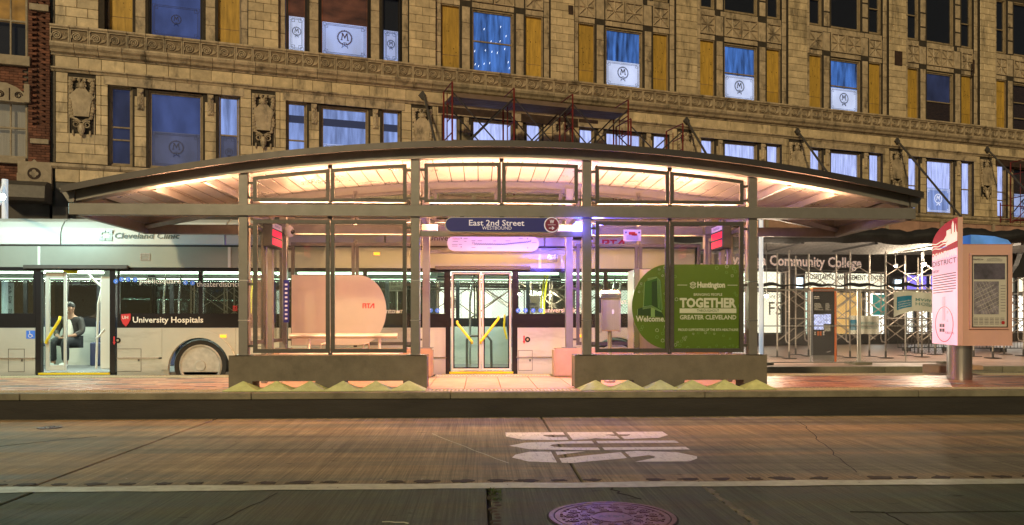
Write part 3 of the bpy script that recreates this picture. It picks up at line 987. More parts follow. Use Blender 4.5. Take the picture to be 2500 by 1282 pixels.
for i in range(9):
    a = i * 2 * PI / 9
    ct.ball((.11 * math.cos(a), -.06, 1.68 + .10 * math.sin(a)), (.035, .03, .035), 6, 4)
for x in (-.2, -.07, .07, .2): ct.ball((x, -.045, 1.84), (.06, .04, .05), 7, 4)
cme = ct.mesh('cartouche', 'terracotta_trim', smooth=False)
for c in PS:
    piece('cartouche', cme, bld, (c if c > -13 else c, -.012, 6.50 - .04))

# ---- emblem and border of the etched window film
def emblem_mb(big):
    q = MB()
    n_ = 40
    circ = [(math.cos(a) * .92, math.sin(a) * .92) for a in [2 * PI * i / n_ for i in range(n_)]]
    inn = [(math.cos(a) * (.84), math.sin(a) * (.84)) for a in [2 * PI * i / n_ for i in range(n_)]]
    q.ring(circ, inn, -.004, 0)
    for i in range(28):
        a = -PI / 2 + .28 + (2 * PI - .56) * i / 27
        for off in (-.0, ):
            c_, s_ = math.cos(a), math.sin(a)
            sg = 1 if c_ > 0 else -1
            tx, tz = (-s_ * sg, c_ * sg)
            for side in (-1, 1):
                bx_, bz_ = .9 * c_, .9 * s_
                ex = bx_ + tx * .13 + c_ * side * .12; ez = bz_ + tz * .13 + s_ * side * .12
                nx_, nz_ = -(ez - bz_) * .28, (ex - bx_) * .28
                q.add([(bx_, -.005, bz_), ((bx_ + ex) / 2 + nx_, -.005, (bz_ + ez) / 2 + nz_), (ex, -.005, ez), ((bx_ + ex) / 2 - nx_, -.005, (bz_ + ez) / 2 - nz_)], [(0, 1, 2, 3)])
    M_ = [(-.50, -.38), (-.26, -.38), (-.26, -.30), (-.33, -.30), (-.22, .28), (0, -.22), (.22, .28), (.33, -.30), (.26, -.30), (.26, -.38), (.50, -.38),
          (.50, -.30), (.43, -.30), (.32, .42), (.40, .42), (.40, .50), (.20, .50), (0, .08), (-.20, .50), (-.40, .50), (-.40, .42), (-.32, .42), (-.43, -.30), (-.50, -.30)]
    q.prism([(a * 1.05, b_ * 1.05 + .08) for a, b_ in M_], -.006, 0)
    eye = arc(0, -.75, .28, .17, 0, 2 * PI, 15)[:-1]
    q.ring(eye, [(a * .78, -.75 + (b_ + .75) * .7) for a, b_ in eye], -.006, 0)
    q.lathe([(0, -.006), (.07, -.006), (.07, 0)], 0, -.75, 10, axis='y')
    for sg in (-1, 1):
        pts = [(0, -.95), (sg * .12, -1.08), (sg * .34, -1.06), (sg * .30, -1.22), (sg * .40, -1.32)]
        q.path([(a, -.003, b_) for a, b_ in pts], .03, 4)
    return q
em = emblem_mb(True)
EMB = {k: em.mesh('emblem', k) for k in ('print_dark', 'print_rust', 'print_faint', 'film_white')}
def border_mb(x0, x1, z0, z1, y):
    q = MB()
    t_ = .010
    def ln(a, b_, c, d_): q.box(min(a, c) - t_ / 2, max(a, c) + t_ / 2, y - .003, y, min(b_, d_) - t_ / 2, max(b_, d_) + t_ / 2)
    i0, i1 = .045, .085
    for i_ in (i0, i1):
        ln(x0 + i_ + .10, z0 + i_, x1 - i_ - .10, z0 + i_); ln(x0 + i_ + .10, z1 - i_, x1 - i_ - .10, z1 - i_)
        ln(x0 + i_, z0 + i_ + .10, x0 + i_, z1 - i_ - .10); ln(x1 - i_, z0 + i_ + .10, x1 - i_, z1 - i_ - .10)
    for sx, bx_ in ((1, x0), (-1, x1)):
        for sz, bz_ in ((1, z0), (-1, z1)):
            for (u0, u1) in ((.03, .12), (.075, .17)):
                ln(bx_ + sx * u0, bz_ + sz * u0, bx_ + sx * u1, bz_ + sz * u0); ln(bx_ + sx * u0, bz_ + sz * u1, bx_ + sx * u1, bz_ + sz * u1)
                ln(bx_ + sx * u0, bz_ + sz * u0, bx_ + sx * u0, bz_ + sz * u1); ln(bx_ + sx * u1, bz_ + sz * u0, bx_ + sx * u1, bz_ + sz * u1)
    return q

def window(s0, s1, z0, z1, back, frame='wood_frame', sash=(), film=None, filmh=0.0, prn='print_dark', emb=.17, fw=.055, y=.16, trim=True, depth=.16):
    f = MB()
    if trim:
        rect_frame(f, s0 - .01, s1 + .01, z0 - .01, z1 + .01, y - .06, y + .16, fw * .9)
        rect_frame(f, s0 + fw * .8, s1 - fw * .8, z0 + fw * .8, z1 - fw * .8, y - .02, y + .06, fw * .7)
    else:
        rect_frame(f, s0, s1, z0, z1, y - .04, y + .06, fw)
    for zz in sash:
        f.box(s0 + fw, s1 - fw, y - .015, y + .055, zz - .022, zz + .022)
    w_ = f.build('window', frame, bld, local=True, bevel=.005)
    i_ = fw * 1.35
    q = MB(); q.box(s0 + i_, s1 - i_, y + .015, y + .021, z0 + i_, z1 - i_)
    q.build('pane', 'window_glass', w_, local=True)
    q = MB(); q.box(s0 - .01, s1 + .01, y + .065, y + .075, z0 - .01, z1 + .01)
    q.build('blind', back, w_, local=True)
    if film:
        zt = z0 + i_ + filmh
        q = MB(); q.box(s0 + i_, s1 - i_, y + .024, y + .027, z0 + i_, zt)
        q.build('window_film', film, w_, local=True)
        border_mb(s0 + i_, s1 - i_, z0 + i_, zt, y + .012).build('etched_border', prn, w_, local=True)
        piece('emblem', EMB[prn], w_, ((s0 + s1) / 2, y + .012, z0 + i_ + filmh * (.57 if emb > .12 else .52)), scale=(emb, 1, emb))
    return w_

def plywood(s0, s1, z0, z1):
    zc = z0 + .52
    for a, b_ in ((z0, zc - .006), (zc + .006, z1)):
        q = MB(); q.box(s0, s1, .17, .19, a, b_)
        p_ = q.build('plywood_board', 'plywood', bld, local=True)
        if b_ - a > 1:
            k_ = MB()
            for i in range(random.randint(9, 26)):
                x = random.uniform(s0 + .05, s1 - .05); z = random.choice([a + .25, a + .8, a + 1.2, random.uniform(a, b_)]) + random.uniform(-.05, .05)
                z = min(max(z, a + .03), b_ - .03)
                r_ = random.uniform(.006, .022)
                k_.prism([(x + r_ * math.cos(t_) * random.uniform(.6, 1.2), z + r_ * math.sin(t_)) for t_ in [j * PI / 3 for j in range(6)]], .166, .17)
            k_.build('knots', 'knot', p_, local=True)
    q = MB(); rect_frame(q, s0 - .03, s1 + .03, z0 - .03, z1 + .03, .10, .20, .04)
    q.build('board_frame', 'wood_frame', bld, local=True)

# third floor
cfg3 = ['A', 'B', 'C', 'F', 'F', 'F', 'H', 'G']
for i, bc in enumerate(bays):
    c = cfg3[i]
    za, zb = Z3A + .02, Z3B
    L0, L1, R0, R1 = bc - WO, bc - WI, bc + WI, bc + WO
    if c == 'B':
        window(L0, L1, za, zb, 'amber_dim', 'dark_frame', film='film_white', filmh=1.08, prn='print_dark', emb=.145, fw=.06, trim=False, y=.10)
        window(bc - WC - .06, bc + WC + .06, za - .05, zb, 'amber_dim', 'dark_frame', film='film', filmh=1.05, prn='print_rust', emb=.25, fw=.085, trim=False, y=.10)
        window(R0, R1, za - .02, zb, 'room_dark', 'dark_frame', film='film', filmh=1.02, prn='print_dark', emb=.135, fw=.06, trim=False, y=.10)
        continue
    plywood(L0, L1, za, zb); plywood(R0, R1, za, zb)
    if c == 'A': window(bc - WC, bc + WC, za, zb, 'blue_dim', 'dark_frame', film='blue_dim', filmh=1.0, prn='print_dark', emb=.15)
    elif c == 'C': window(bc - WC, bc + WC, za, zb, 'blue_mid', sash=(za + 1.1,))
    elif c == 'F': window(bc - WC, bc + WC, za, zb - .02, 'blue_mid', film='film_white', filmh=.92, prn='print_dark', emb=.23, sash=() if i == 3 else (za + 1.06,))
    elif c == 'H': window(bc - WC, bc + WC, za, zb - .02, 'blue_dark', sash=(za + .9,)); plq = MB(); plq.box(bc - WC + .07, bc + WC - .07, .19, .2, za + .1, za + .88); plq.build('dark_board', 'room_brown', bld, local=True)
    else: window(bc - WC, bc + WC, za, zb - .02, 'room_brown', sash=(za + .6, za + 1.3))
# fourth floor
for i, bc in enumerate(bays):
    window(bc - WC, bc + WC, Z4A, Z4B, 'room_dark')
    for a in (bc - WO, bc + WI): window(a, a + WO - WI, Z4A, Z4B, 'room_dark', sash=(Z4A + 1.05,))
# second floor
back2 = [('blue_dark', 'blue_dim', 'blue_bright'), ('blue_bright', 'blue_bright', 'blue_bright'), ('lavender_bright',) * 3, ('lavender_bright',) * 3, ('lavender_bright',) * 3, ('lavender_bright',) * 3, ('lavender_bright',) * 3, ('lavender_bright', 'room_brown', 'lavender_bright')]
for i, bc in enumerate(bays):
    a, c, e = back2[i]
    za, zb = Z2A - .02, Z2B
    fl = ['film_dim', 'film', 'film', 'lavender_bright', 'lavender_bright', 'film_white', 'film_white', 'film'][i]
    pr = ['print_faint', 'print_faint', 'print_dark', 'print_faint', 'print_faint', 'print_faint', 'film_white', 'print_faint'][i]
    if i == 6: fl = 'blue_bright'
    if i in (3,): window(bc - WC, bc + WC, za, zb, c)
    else: window(bc - WC, bc + WC, za, zb, c, film=fl, filmh=1.05, prn=pr, emb=.22)
    window(bc - WO, bc - WI, za, zb + .05, a, sash=(za + .78, za + 1.15) if i != 1 else (za + 1.15,))
    window(bc + WI, bc + WO, za, zb + .05, e, sash=(za + 1.15,), film=fl if i < 6 else None, filmh=1.08, prn=pr, emb=.12)

# beams seen through the lit windows of the second bay, and glowing strokes standing in for reflected lights in the third bay's upper window
bc = bays[1]
mat('beam_shade', (0.02, 0.022, 0.035), 0.8, emis=(.10, .12, .25), estr=.3)
for a, b_, z in ((bc - WO + .08, bc - WI - .08, 7.62), (bc - WC + .08, bc + WC - .08, 7.60), (bc + WI + .08, bc + WO - .08, 7.58)):
    q = MB(); q.box(a, b_, .200, .205, z, z + .24); B(q, 'ceiling_beam', 'beam_shade')
bc = bays[2]
mat('painted_glint', (1, 1, 1), .3, emis=(.9, .95, 1.0), estr=3.0)
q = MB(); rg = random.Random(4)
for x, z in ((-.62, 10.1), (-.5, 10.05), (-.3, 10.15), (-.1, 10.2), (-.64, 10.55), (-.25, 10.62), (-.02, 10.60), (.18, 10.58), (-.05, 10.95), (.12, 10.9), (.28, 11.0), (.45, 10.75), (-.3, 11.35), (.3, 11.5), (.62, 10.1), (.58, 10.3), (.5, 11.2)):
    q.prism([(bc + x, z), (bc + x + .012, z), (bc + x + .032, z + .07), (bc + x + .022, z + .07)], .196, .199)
B(q, 'painted_reflections', 'painted_glint')
# dark gaps where the terracotta has fallen away above bay three
q = MB()
q.box(PS[2] + .55, PS[2] + 3.15, -.06, -.02, 8.28, 8.60)
q.box(PS[2] + 3.5, PS[3] + .62, -.06, -.02, 8.22, 8.52)
q.box(PS[3] + .35, PS[3] + .75, -.06, -.02, 8.55, 8.99)
q.box(PS[3] + .65, PS[3] + 1.4, -.07, -.02, 8.40, 8.52)
B(q, 'exposed_backing', 'rusty_steel')
q = MB(); q.box(PS[7] + .55, PS[7] + 5, -.10, -.04, 8.15, 8.45); B(q, 'exposed_backing', 'rusty_steel')
for (px, py, w_, h_) in ((1390, 28, .09, .16), (2187, 145, .20, .30), (2370, 165, .05, .30)):
    q = MB(); s_ = fs(px); z_ = fz(px, py); q.box(s_ - w_, s_ + w_, -.15, -.132, z_ - h_, z_ + h_); B(q, 'missing_block', 'rusty_steel')

# ---- tie rods from the facade down to the marquee edge
for k, c in enumerate(PS):
    if k < 2: continue
    q = MB()
    q.tube((c + (.05 if k == 2 else 0), -.12, 8.80), (c + (.05 if k == 2 else 0), -3.15, 5.25), .042, 8)
    q.prism([(c - .13, 8.80), (c, 8.96), (c + .13, 8.80), (c, 8.66)], -.13, -.045)
    B(q, 'tie_rod', 'frame_paint')
# ---- marquee slab and its parapet
mat('salmon_board', (0.33, 0.20, 0.15), 0.7, noise=(2.5, 0.25), rnd=.06, stain=(2, .57, .7, (1, 1, 1)))
MS0, MS1 = PS[2] - .2, SR
q = MB(); q.box(MS0, MS1, -3.15, -.14, 4.35, 4.55); B(q, 'marquee_deck', 'rusty_steel')
n = 22; w = (MS1 - MS0) / n
for i in range(n):
    q = MB(); q.box(MS0 + i * w + .01, MS0 + (i + 1) * w - .01, -3.2, -3.14, 4.5, 5.02); B(q, 'parapet_panel', 'salmon_board')
q = MB(); q.box(MS0, MS1, -3.28, -3.22, 5.03, 5.10); B(q, 'parapet_rail', 'wood_frame')
for i in range(12):
    q = MB(); q.box(MS0 + 1 + i * 2.6, MS0 + 1.11 + i * 2.6, -3.29, -3.22, 4.35, 5.03); B(q, 'parapet_post', 'limestone')

# ---- ground floor
mat('granite_dark', (0.045, 0.038, 0.036), 0.3, noise=(14, 0.35))
mat('fascia_dark', (0.05, 0.046, 0.045), 0.6, noise=(2, 0.3))
mat('shop_white', (0.3, 0.3, 0.27), 0.8, emis=(1.0, 0.93, 0.74), estr=4.2, enoise=(1.4, 0.16, (1, 1, 1)))
mat('shop_cream', (0.3, 0.28, 0.2), 0.8, emis=(1.0, 0.90, 0.60), estr=1.9, enoise=(1.4, 0.12, (1, 1, 1)))
mat('shop_ochre', (0.3, 0.2, 0.05), 0.8, emis=(0.90, 0.50, 0.14), estr=1.3, enoise=(2, 0.15, (1, 1, 1)))
mat('shop_violet', (0.2, 0.2, 0.3), 0.8, emis=(0.34, 0.24, 0.95), estr=1.4, enoise=(2.5, 0.3, (1, 1, 2)))
mat('shop_mint', (0.2, 0.3, 0.2), 0.8, emis=(0.72, 0.98, 0.78), estr=1.6)
mat('shop_teal', (0.01, 0.12, 0.11), 0.6, emis=(0.0, 0.33, 0.30), estr=0.5)
mat('sign_brown', (0.06, 0.04, 0.015), 0.6)
mat('fascia_letters', (0.62, 0.50, 0.42), 0.5, emis=(0.75, 0.55, 0.45), estr=0.5)
q = MB()
q.box(SL, SR, .45, .6, .2, 5.3); B(q, 'back_wall', 'granite_dark')
q = MB(); q.box(SL, SR, -.02, .3, 3.36, 5.3); B(q, 'fascia', 'fascia_dark')
q = MB(); q.box(SL, SR, -.04, .3, .15, .78); B(q, 'plinth', 'granite_dark')
for k, c in enumerate(PS):
    q = MB(); q.box(c - .42 if k else SL, c + .42, -.06, .44, .2, 3.34)
    B(q, 'granite_pier', 'granite_dark', bevel=.01)
    q = MB(); q.box(c - .44 if k else SL, c + .44, -.08, .43, .2, .9); B(q, 'pier_base', 'granite_dark', bevel=.01)
def shopwin(s0, s1, z0, z1, m_, transom=None):
    f = MB(); rect_frame(f, s0, s1, z0, z1, .02, .10, .045)
    w_ = f.build('shop_window', 'dark_frame', bld, local=True)
    q = MB(); q.box(s0 + .05, s1 - .05, .05, .056, z0 + .05, z1 - .05); q.build('pane', 'window_glass', w_, local=True)
    q = MB(); q.box(s0 + .02, s1 - .02, .16, .18, z0 + .02, z1 - .02); q.build('lit_interior', m_, w_, local=True)
    return w_
pal = ['shop_white', 'shop_cream', 'shop_white', 'shop_white', 'shop_white']
for i, bc in enumerate(bays):
    if i in (5,): continue
    if i == 6:
        pass
    z0 = .80
    for j, (a, b_) in enumerate(((-1.92, -.66), (-.62, .62), (.66, 1.92))):
        mm = 'room_dark' if i < 2 else pal[(i + j) % 5]
        shopwin(bc + a, bc + b_, z0, 2.48, mm)
        shopwin(bc + a, bc + b_, 2.56, 3.28, 'room_dark' if i < 2 else ('shop_violet' if i == 6 else 'shop_cream'))
# bay with the school's entrance
def fsw(px0, px1, z0, z1, m_): return shopwin(fs(px0), fs(px1), z0, z1, m_)
fsw(1963, 2068, 2.58, 3.30, 'shop_cream'); fsw(2069, 2166, 2.58, 3.30, 'shop_cream')
fsw(1962, 1978, .42, 2.50, 'shop_mint'); fsw(1980, 2038, .42, 2.5, 'shop_white'); fsw(2207, 2235, .60, 2.50, 'shop_white'); fsw(2237, 2275, .60, 2.50, 'shop_white'); fsw(2040, 2112, .60, 2.50, 'shop_ochre'); fsw(2122, 2166, .60, 2.50, 'shop_white')
q = MB(); q.box(fs(2130), fs(2164), -.02, .0, 1.55, 2.40); B(q, 'teal_poster', 'shop_teal')
t1 = fs(1966); t2 = fs(2160)
text('HOSPITALITY MANAGEMENT CENTER', .20, ((t1 + t2) / 2, .0, 2.98), 'sign_brown', bld, w=t2 - t1 - .1, bold=.02, local=True)
text('AT PUBLIC SQUARE, CLEVELAND', .11, ((t1 + t2) / 2, .0, 2.72), 'sign_brown', bld, w=(t2 - t1) * .72, local=True)
te = fs(2101)
text('Cuyahoga Community College', .38, (te, -.05, 3.49), 'fascia_letters', bld, w=fs(2101) - fs(1890) + 2.6, align='R', bold=.025, local=True)
text('FS', .50, (fs(1893), -.0, 1.55), 'sign_brown', bld, local=True)
text('young ZPS', .13, (fs(1890), -.0, 2.22), 'sign_brown', bld, local=True)
for px in (1947, 2187):                        # square wall lights on the granite piers
    q = MB(); q.box(fs(px) - .12, fs(px) + .12, -.18, -.07, 2.62, 3.02)
    B(q, 'wall_light', 'lamp_white')

# ------------------------------------------------------------------ brick building at the left edge
bb = thing('brick_building', 'dark red brick building with pale stone trim at the far left edge', 'building', FLOC, FROT)
def BB(m, name, mats, **k): return m.build(name, mats, bb, local=True, **k)
BS1 = SL - .06
W0, W1 = fs(-60), fs(62)
q = MB(); q.box(-26, W0, .2, .7, .2, 17); q.box(W1, SL - .01, .2, .7, .2, 17)
for a, b_ in ((.2, 5.99), (7.56, 8.88), (12.29, 17)): q.box(W0, W1, .2, .7, a, b_)
BB(q, 'wall', 'mortar')
bk = MB()
z = 5.35; r_ = 0
while z < 16.6:
    s = fs(66) - (.11 if r_ % 2 else 0)
    while s < fs(120) - .02:
        e = min(s + .22, fs(120)); s = max(s, fs(66))
        if e - s < .04: s = e; continue
        rec = (fs(84) < (s + e) / 2 < fs(104)) and z > 6.9
        bk.box(s + .005, e - .005, .19 if rec else .10, .21, z + .005, z + .07, 1 if random.random() < .25 else 0)
        s = e
    z += .075; r_ += 1
for (za_, zb_) in ((4.6, 5.86), (7.6, 8.5)):
    z = za_
    while z < zb_:
        s = fs(-70) + (.115 if r_ % 2 else 0)
        while s < fs(64) - .2:
            bk.box(s + .005, s + .215, .15, .21, z + .005, z + .07, 1 if random.random() < .4 else 0); s += .22
        z += .075; r_ += 1
BB(bk, 'brickwork', ['brick', 'brick_light'], kind='stuff')
for (p0, p1, y0_, y1_) in ((70, 118, 8, 24), (72, 118, 338, 350)):
    q = MB(); q.box(fs(p0), fs(p1), .04, .2, fz(95, y1_), fz(95, y0_)); BB(q, 'stone_block', 'limestone', bevel=.01)
q = MB(); q.box(fs(-60), fs(72), .02, .2, fz(60, 160), fz(60, 136)); BB(q, 'stone_sill', 'limestone', bevel=.01)
q = MB(); q.box(fs(-60), fs(62), .02, .2, fz(60, 400), fz(60, 385)); BB(q, 'stone_sill', 'limestone', bevel=.01)
q = MB(); q.prism([(fs(-60), fz(30, 245)), (fs(60), fz(60, 250)), (fs(60), fz(60, 228)), (fs(40), fz(40, 212)), (fs(15), fz(15, 201)), (fs(-20), fz(0, 198)), (fs(-60), fz(0, 205))], .04, .22)
lun = BB(q, 'stone_lunette', 'limestone')
q = MB()
for sx in (-1, 1):
    pts = []
    for i in range(24):
        a = i / 23 * 1.7 * 2 * PI; r2_ = .10 - .07 * i / 23
        pts.append((fs(22) + sx * (.22 + r2_ * math.cos(a)), .03, fz(20, 230) + r2_ * math.sin(a)))
    q.path(pts, .014, 4)
q.tube((fs(22), .03, fz(20, 243)), (fs(22), .03, fz(20, 214)), .014, 4)
q.build('scrollwork', 'rusty_steel', lun, local=True)
q = MB(); q.box(fs(58), fs(72), .0, .2, fz(65, 250), fz(65, 205)); BB(q, 'stone_impost', 'limestone', bevel=.01)
def bwin(za_, zb_, back_top, back_low, mid):
    f = MB(); rect_frame(f, W0, W1, za_, zb_, .22, .32, .05)
    for px in (20, 60):
        pass
    cx_ = fs(20)
    f.box(cx_ - .02, cx_ + .02, .24, .30, za_, zb_); f.box(W0, W1, .235, .305, mid - .025, mid + .025)
    w_ = f.build('window', 'limestone', bb, local=True)
    q = MB(); q.box(W0 + .05, W1 - .05, .27, .275, za_ + .05, zb_ - .05); q.build('pane', 'window_glass', w_, local=True)
    q = MB(); q.box(W0 - .1, W1 + .1, .42, .44, mid, zb_ + .1); q.build('blind', back_top, w_, local=True)
    q = MB(); q.box(W0 - .1, W1 + .1, .42, .44, za_ - .1, mid - .002); q.build('blind', back_low, w_, local=True)
bwin(fz(60, 136), 12.3, 'orange_room', 'room_dark', fz(60, 47))
bwin(fz(60, 383), fz(60, 247), 'curtain', 'curtain', fz(60, 310))
# gabled stone pier cap with a quatrefoil
q = MB()
g0, g1 = fs(45), fs(128)
zb_, zt_ = fz(85, 462), fz(85, 396)
gc = (g0 + g1) / 2
q.box(g0, g1, -.10, .2, zb_, zt_)
q.prism([(gc - .42, zb_ + .05), (gc + .42, zb_ + .05), (gc + .42, zb_ + .40), (gc, zt_ + .04), (gc - .42, zb_ + .40)], -.16, -.10)
gp_ = BB(q, 'gabled_cap', 'limestone', bevel=.01)
q = MB(); q.lathe([(.0, -.165), (.17, -.165), (.17, -.16)], gc, zb_ + .42, 20, axis='y'); q.build('roundel', 'rusty_steel', gp_, local=True)
q = MB()
for a in range(4): q.lathe([(0, -.18), (.055, -.18), (.055, -.166)], gc + .06 * math.cos(a * PI / 2), zb_ + .42 + .06 * math.sin(a * PI / 2), 10, axis='y')
q.build('quatrefoil', 'limestone', gp_, local=True)
# rounded dark awning beneath
q = MB()
prof = [(0, 0), (-.9, 0), (-.96, .08), (-.9, .42), (-.6, .58), (0, .62)]
q.prism([(a, b_ + fz(70, 500)) for a, b_ in prof], fs(18), fs(128), 'x')
BB(q, 'awning', 'frame_paint')
q = MB(); q.box(fs(10), fs(125), -.2, .18, fz(70, 545) - .6, fz(70, 500)); BB(q, 'shop_fascia', 'fascia_dark')
q = MB(); q.box(fs(134), fs(170), -.3, -.06, fz(150, 560), fz(150, 508)); B(q, 'wall_box', 'frame_paint')
# ------------------------------------------------------------------ bus shelter
CX = 0.305
COLS = [CX - 3.62, CX - 1.22, CX + 1.22, CX + 3.62]
YF, YB = 11.10, 13.30
HS = 5.99
ZB0, ZB1 = 2.765, 2.925                 # straight beams
def zarch(x): return 3.605 - .665 * ((x - CX) / 5.95) ** 2
sh = thing('bus_shelter', 'long steel and glass transit shelter with a shallow arched roof on the platform', 'bus shelter', (CX, 12.2, PZ))
def wall_poly(x0, x1, notches, z0, z1):
    pts = [(x0, z0)]
    for a, b_ in notches: pts += [(a, z0), (a, z0 + .125), (b_, z0 + .125), (b_, z0)]
    return pts + [(x1, z0), (x1, z1), (x0, z1)]
for x0, x1, nt in ((XL0, XL1, [(ax(614, 11), ax(772, 11)), (ax(837, 11), ax(986, 11))]), (XR0, XR1, [(ax(1465, 11), ax(1549, 11)), (ax(1669, 11), ax(1818, 11))])):
    q = MB(); q.prism(wall_poly(x0, x1, nt, PZ, .800), 11.0, 11.36)
    q.build('low_wall', 'wall_concrete', sh, bevel=.012)
for x0, x1 in ((XL0, -.80), (1.25, XR1)):
    q = MB(); q.box(x0, x1, 13.16, 13.48, PZ, .83); q.build('rear_wall', 'pad_concrete', sh, bevel=.03, seg=2)
for x in COLS:
    q = MB(); q.box(x - .064, x + .064, YF - .06, YF + .07, .80, zarch(x) + .02)
    c = q.build('column', 'steel_paint', sh, bevel=.006)
    q = MB(); q.box(x - .12, x + .12, YF - .10, YF + .11, .80, .815); q.build('base_plate', 'steel_paint', c)
    q = MB()
    for z in (1.30, 1.86): q.box(x - .068, x + .068, YF - .064, YF + .074, z - .008, z + .008)
    q.build('clamp_band', 'stainless', c)
    q = MB(); q.box(x - .062, x + .062, YB - .06, YB + .06, .83, zarch(x) - .02); c = q.build('column', 'steel_paint', sh, bevel=.006)
    q = MB(); q.box(x - .12, x + .12, YB - .10, YB + .11, .83, .845); q.build('base_plate', 'steel_paint', c)
# straight beams all round
q = MB(); q.box(CX - HS, CX + HS, 11.0, 11.038, ZB0, ZB1); q.box(CX - HS, CX + HS, 11.03, 11.17, ZB1 - .012, ZB1 - .002); q.box(CX - HS, CX + HS, 11.03, 11.17, ZB0 + .002, ZB0 + .012)
q.build('front_beam', 'steel_paint', sh, bevel=.004)
q = MB(); q.box(CX - HS, CX + HS, YB + .08, YB + .16, ZB0, ZB1); q.build('rear_beam', 'steel_paint', sh, bevel=.004)
for sg in (-1, 1):
    x = CX + sg * (HS - .045)
    q = MB(); q.box(x - .045, x + .043, 11.04, YB + .078, ZB0 + .002, ZB1 - .002); q.build('end_beam', 'steel_paint', sh, bevel=.004)
    for xx in (CX + sg * 4.9, CX + sg * 4.2):
        q = MB(); q.box(xx - .03, xx + .03, 11.18, YB + .07, zarch(xx) - .02, zarch(xx) + .08); q.build('purlin', 'steel_paint', sh)
    q = MB(); q.path([(x - sg * .05, YB, ZB0 + .12), (CX + sg * 4.0, 11.2, ZB0 + .09)], .05, 4); q.build('diagonal_strut', 'steel_paint', sh)
# inner cross beams over each column pair
for x in COLS:
    q = MB(); q.box(x - .05, x + .05, 11.18, YB + .07, ZB0 + .01, ZB1 - .01); q.build('cross_beam', 'steel_paint', sh, bevel=.004)
# arched fascia beams
NA = 48
def arch_strip(y0, y1, lo, hi, hw=HS - .10):
    xs_ = [CX - hw + 2 * hw * i / NA for i in range(NA + 1)]
    pts = [(x, zarch(x) + lo) for x in xs_] + [(x, zarch(x) + hi) for x in reversed(xs_)]
    q = MB()
    n_ = NA + 1
    vs = [(x, y0, zarch(x) + lo) for x in xs_] + [(x, y0, zarch(x) + hi) for x in xs_] + [(x, y1, zarch(x) + lo) for x in xs_] + [(x, y1, zarch(x) + hi) for x in xs_]
    fs_ = []
    for i in range(NA):
        fs_ += [(i, i + 1, i + 1 + n_, i + n_), (i + 2 * n_, i + 3 * n_, i + 1 + 3 * n_, i + 1 + 2 * n_), (i, i + 2 * n_, i + 1 + 2 * n_, i + 1), (i + n_, i + 1 + n_, i + 1 + 3 * n_, i + 3 * n_)]
    fs_ += [(0, n_, 3 * n_, 2 * n_), (NA, NA + 2 * n_, NA + 3 * n_, NA + n_)]
    q.add(vs, fs_)
    return q
arch_strip(11.0, 11.17, .0, .145).build('arched_fascia', 'steel_paint', sh)
arch_strip(YB + .08, YB + .16, -.10, .12).build('arched_fascia', 'steel_paint', sh)
# roof sheet with its dark upturned edge
arch_strip(10.86, YB + .55, .147, .165, HS + .02).build('roof_sheet', 'roof_edge', sh)
e_ = arch_strip(10.83, 10.858, .115, .205, HS + .02); e_.build('roof_edging', 'roof_edge', sh)
for sg in (-1, 1):                       # splayed gutter ends
    x = CX + sg * (HS - .08)
    q = MB(); q.prism([(x, 2.935), (x + sg * .07, 2.935), (x + sg * .20, 3.13), (x - sg * .02, 3.10)], 10.98, YB + .3)
    q.build('gutter_end', 'steel_paint', sh)
# the ceiling: planks running front to back
PW = .224
npl = int(2 * (HS - .25) / PW)
w = 2 * (HS - .25) / npl
q = MB(); q.box(-w / 2 + .008, w / 2 - .008, 11.175 - 12.2, YB + .075 - 12.2, 0, .012)
pme = q.mesh('ceiling_plank', 'ceiling_metal', bevel=.002)
for i in range(npl):
    x = CX - HS + .25 + (i + .5) * w
    sl = math.atan(-.665 * 2 * (x - CX) / 5.95 ** 2)
    piece('ceiling_plank', pme, sh, (x - CX, 0, zarch(x) + .085 - PZ), (0, -sl, 0))
arch_strip(11.175, YB + .075, .110, .118, HS - .2).build('ceiling_backing', 'black', sh)

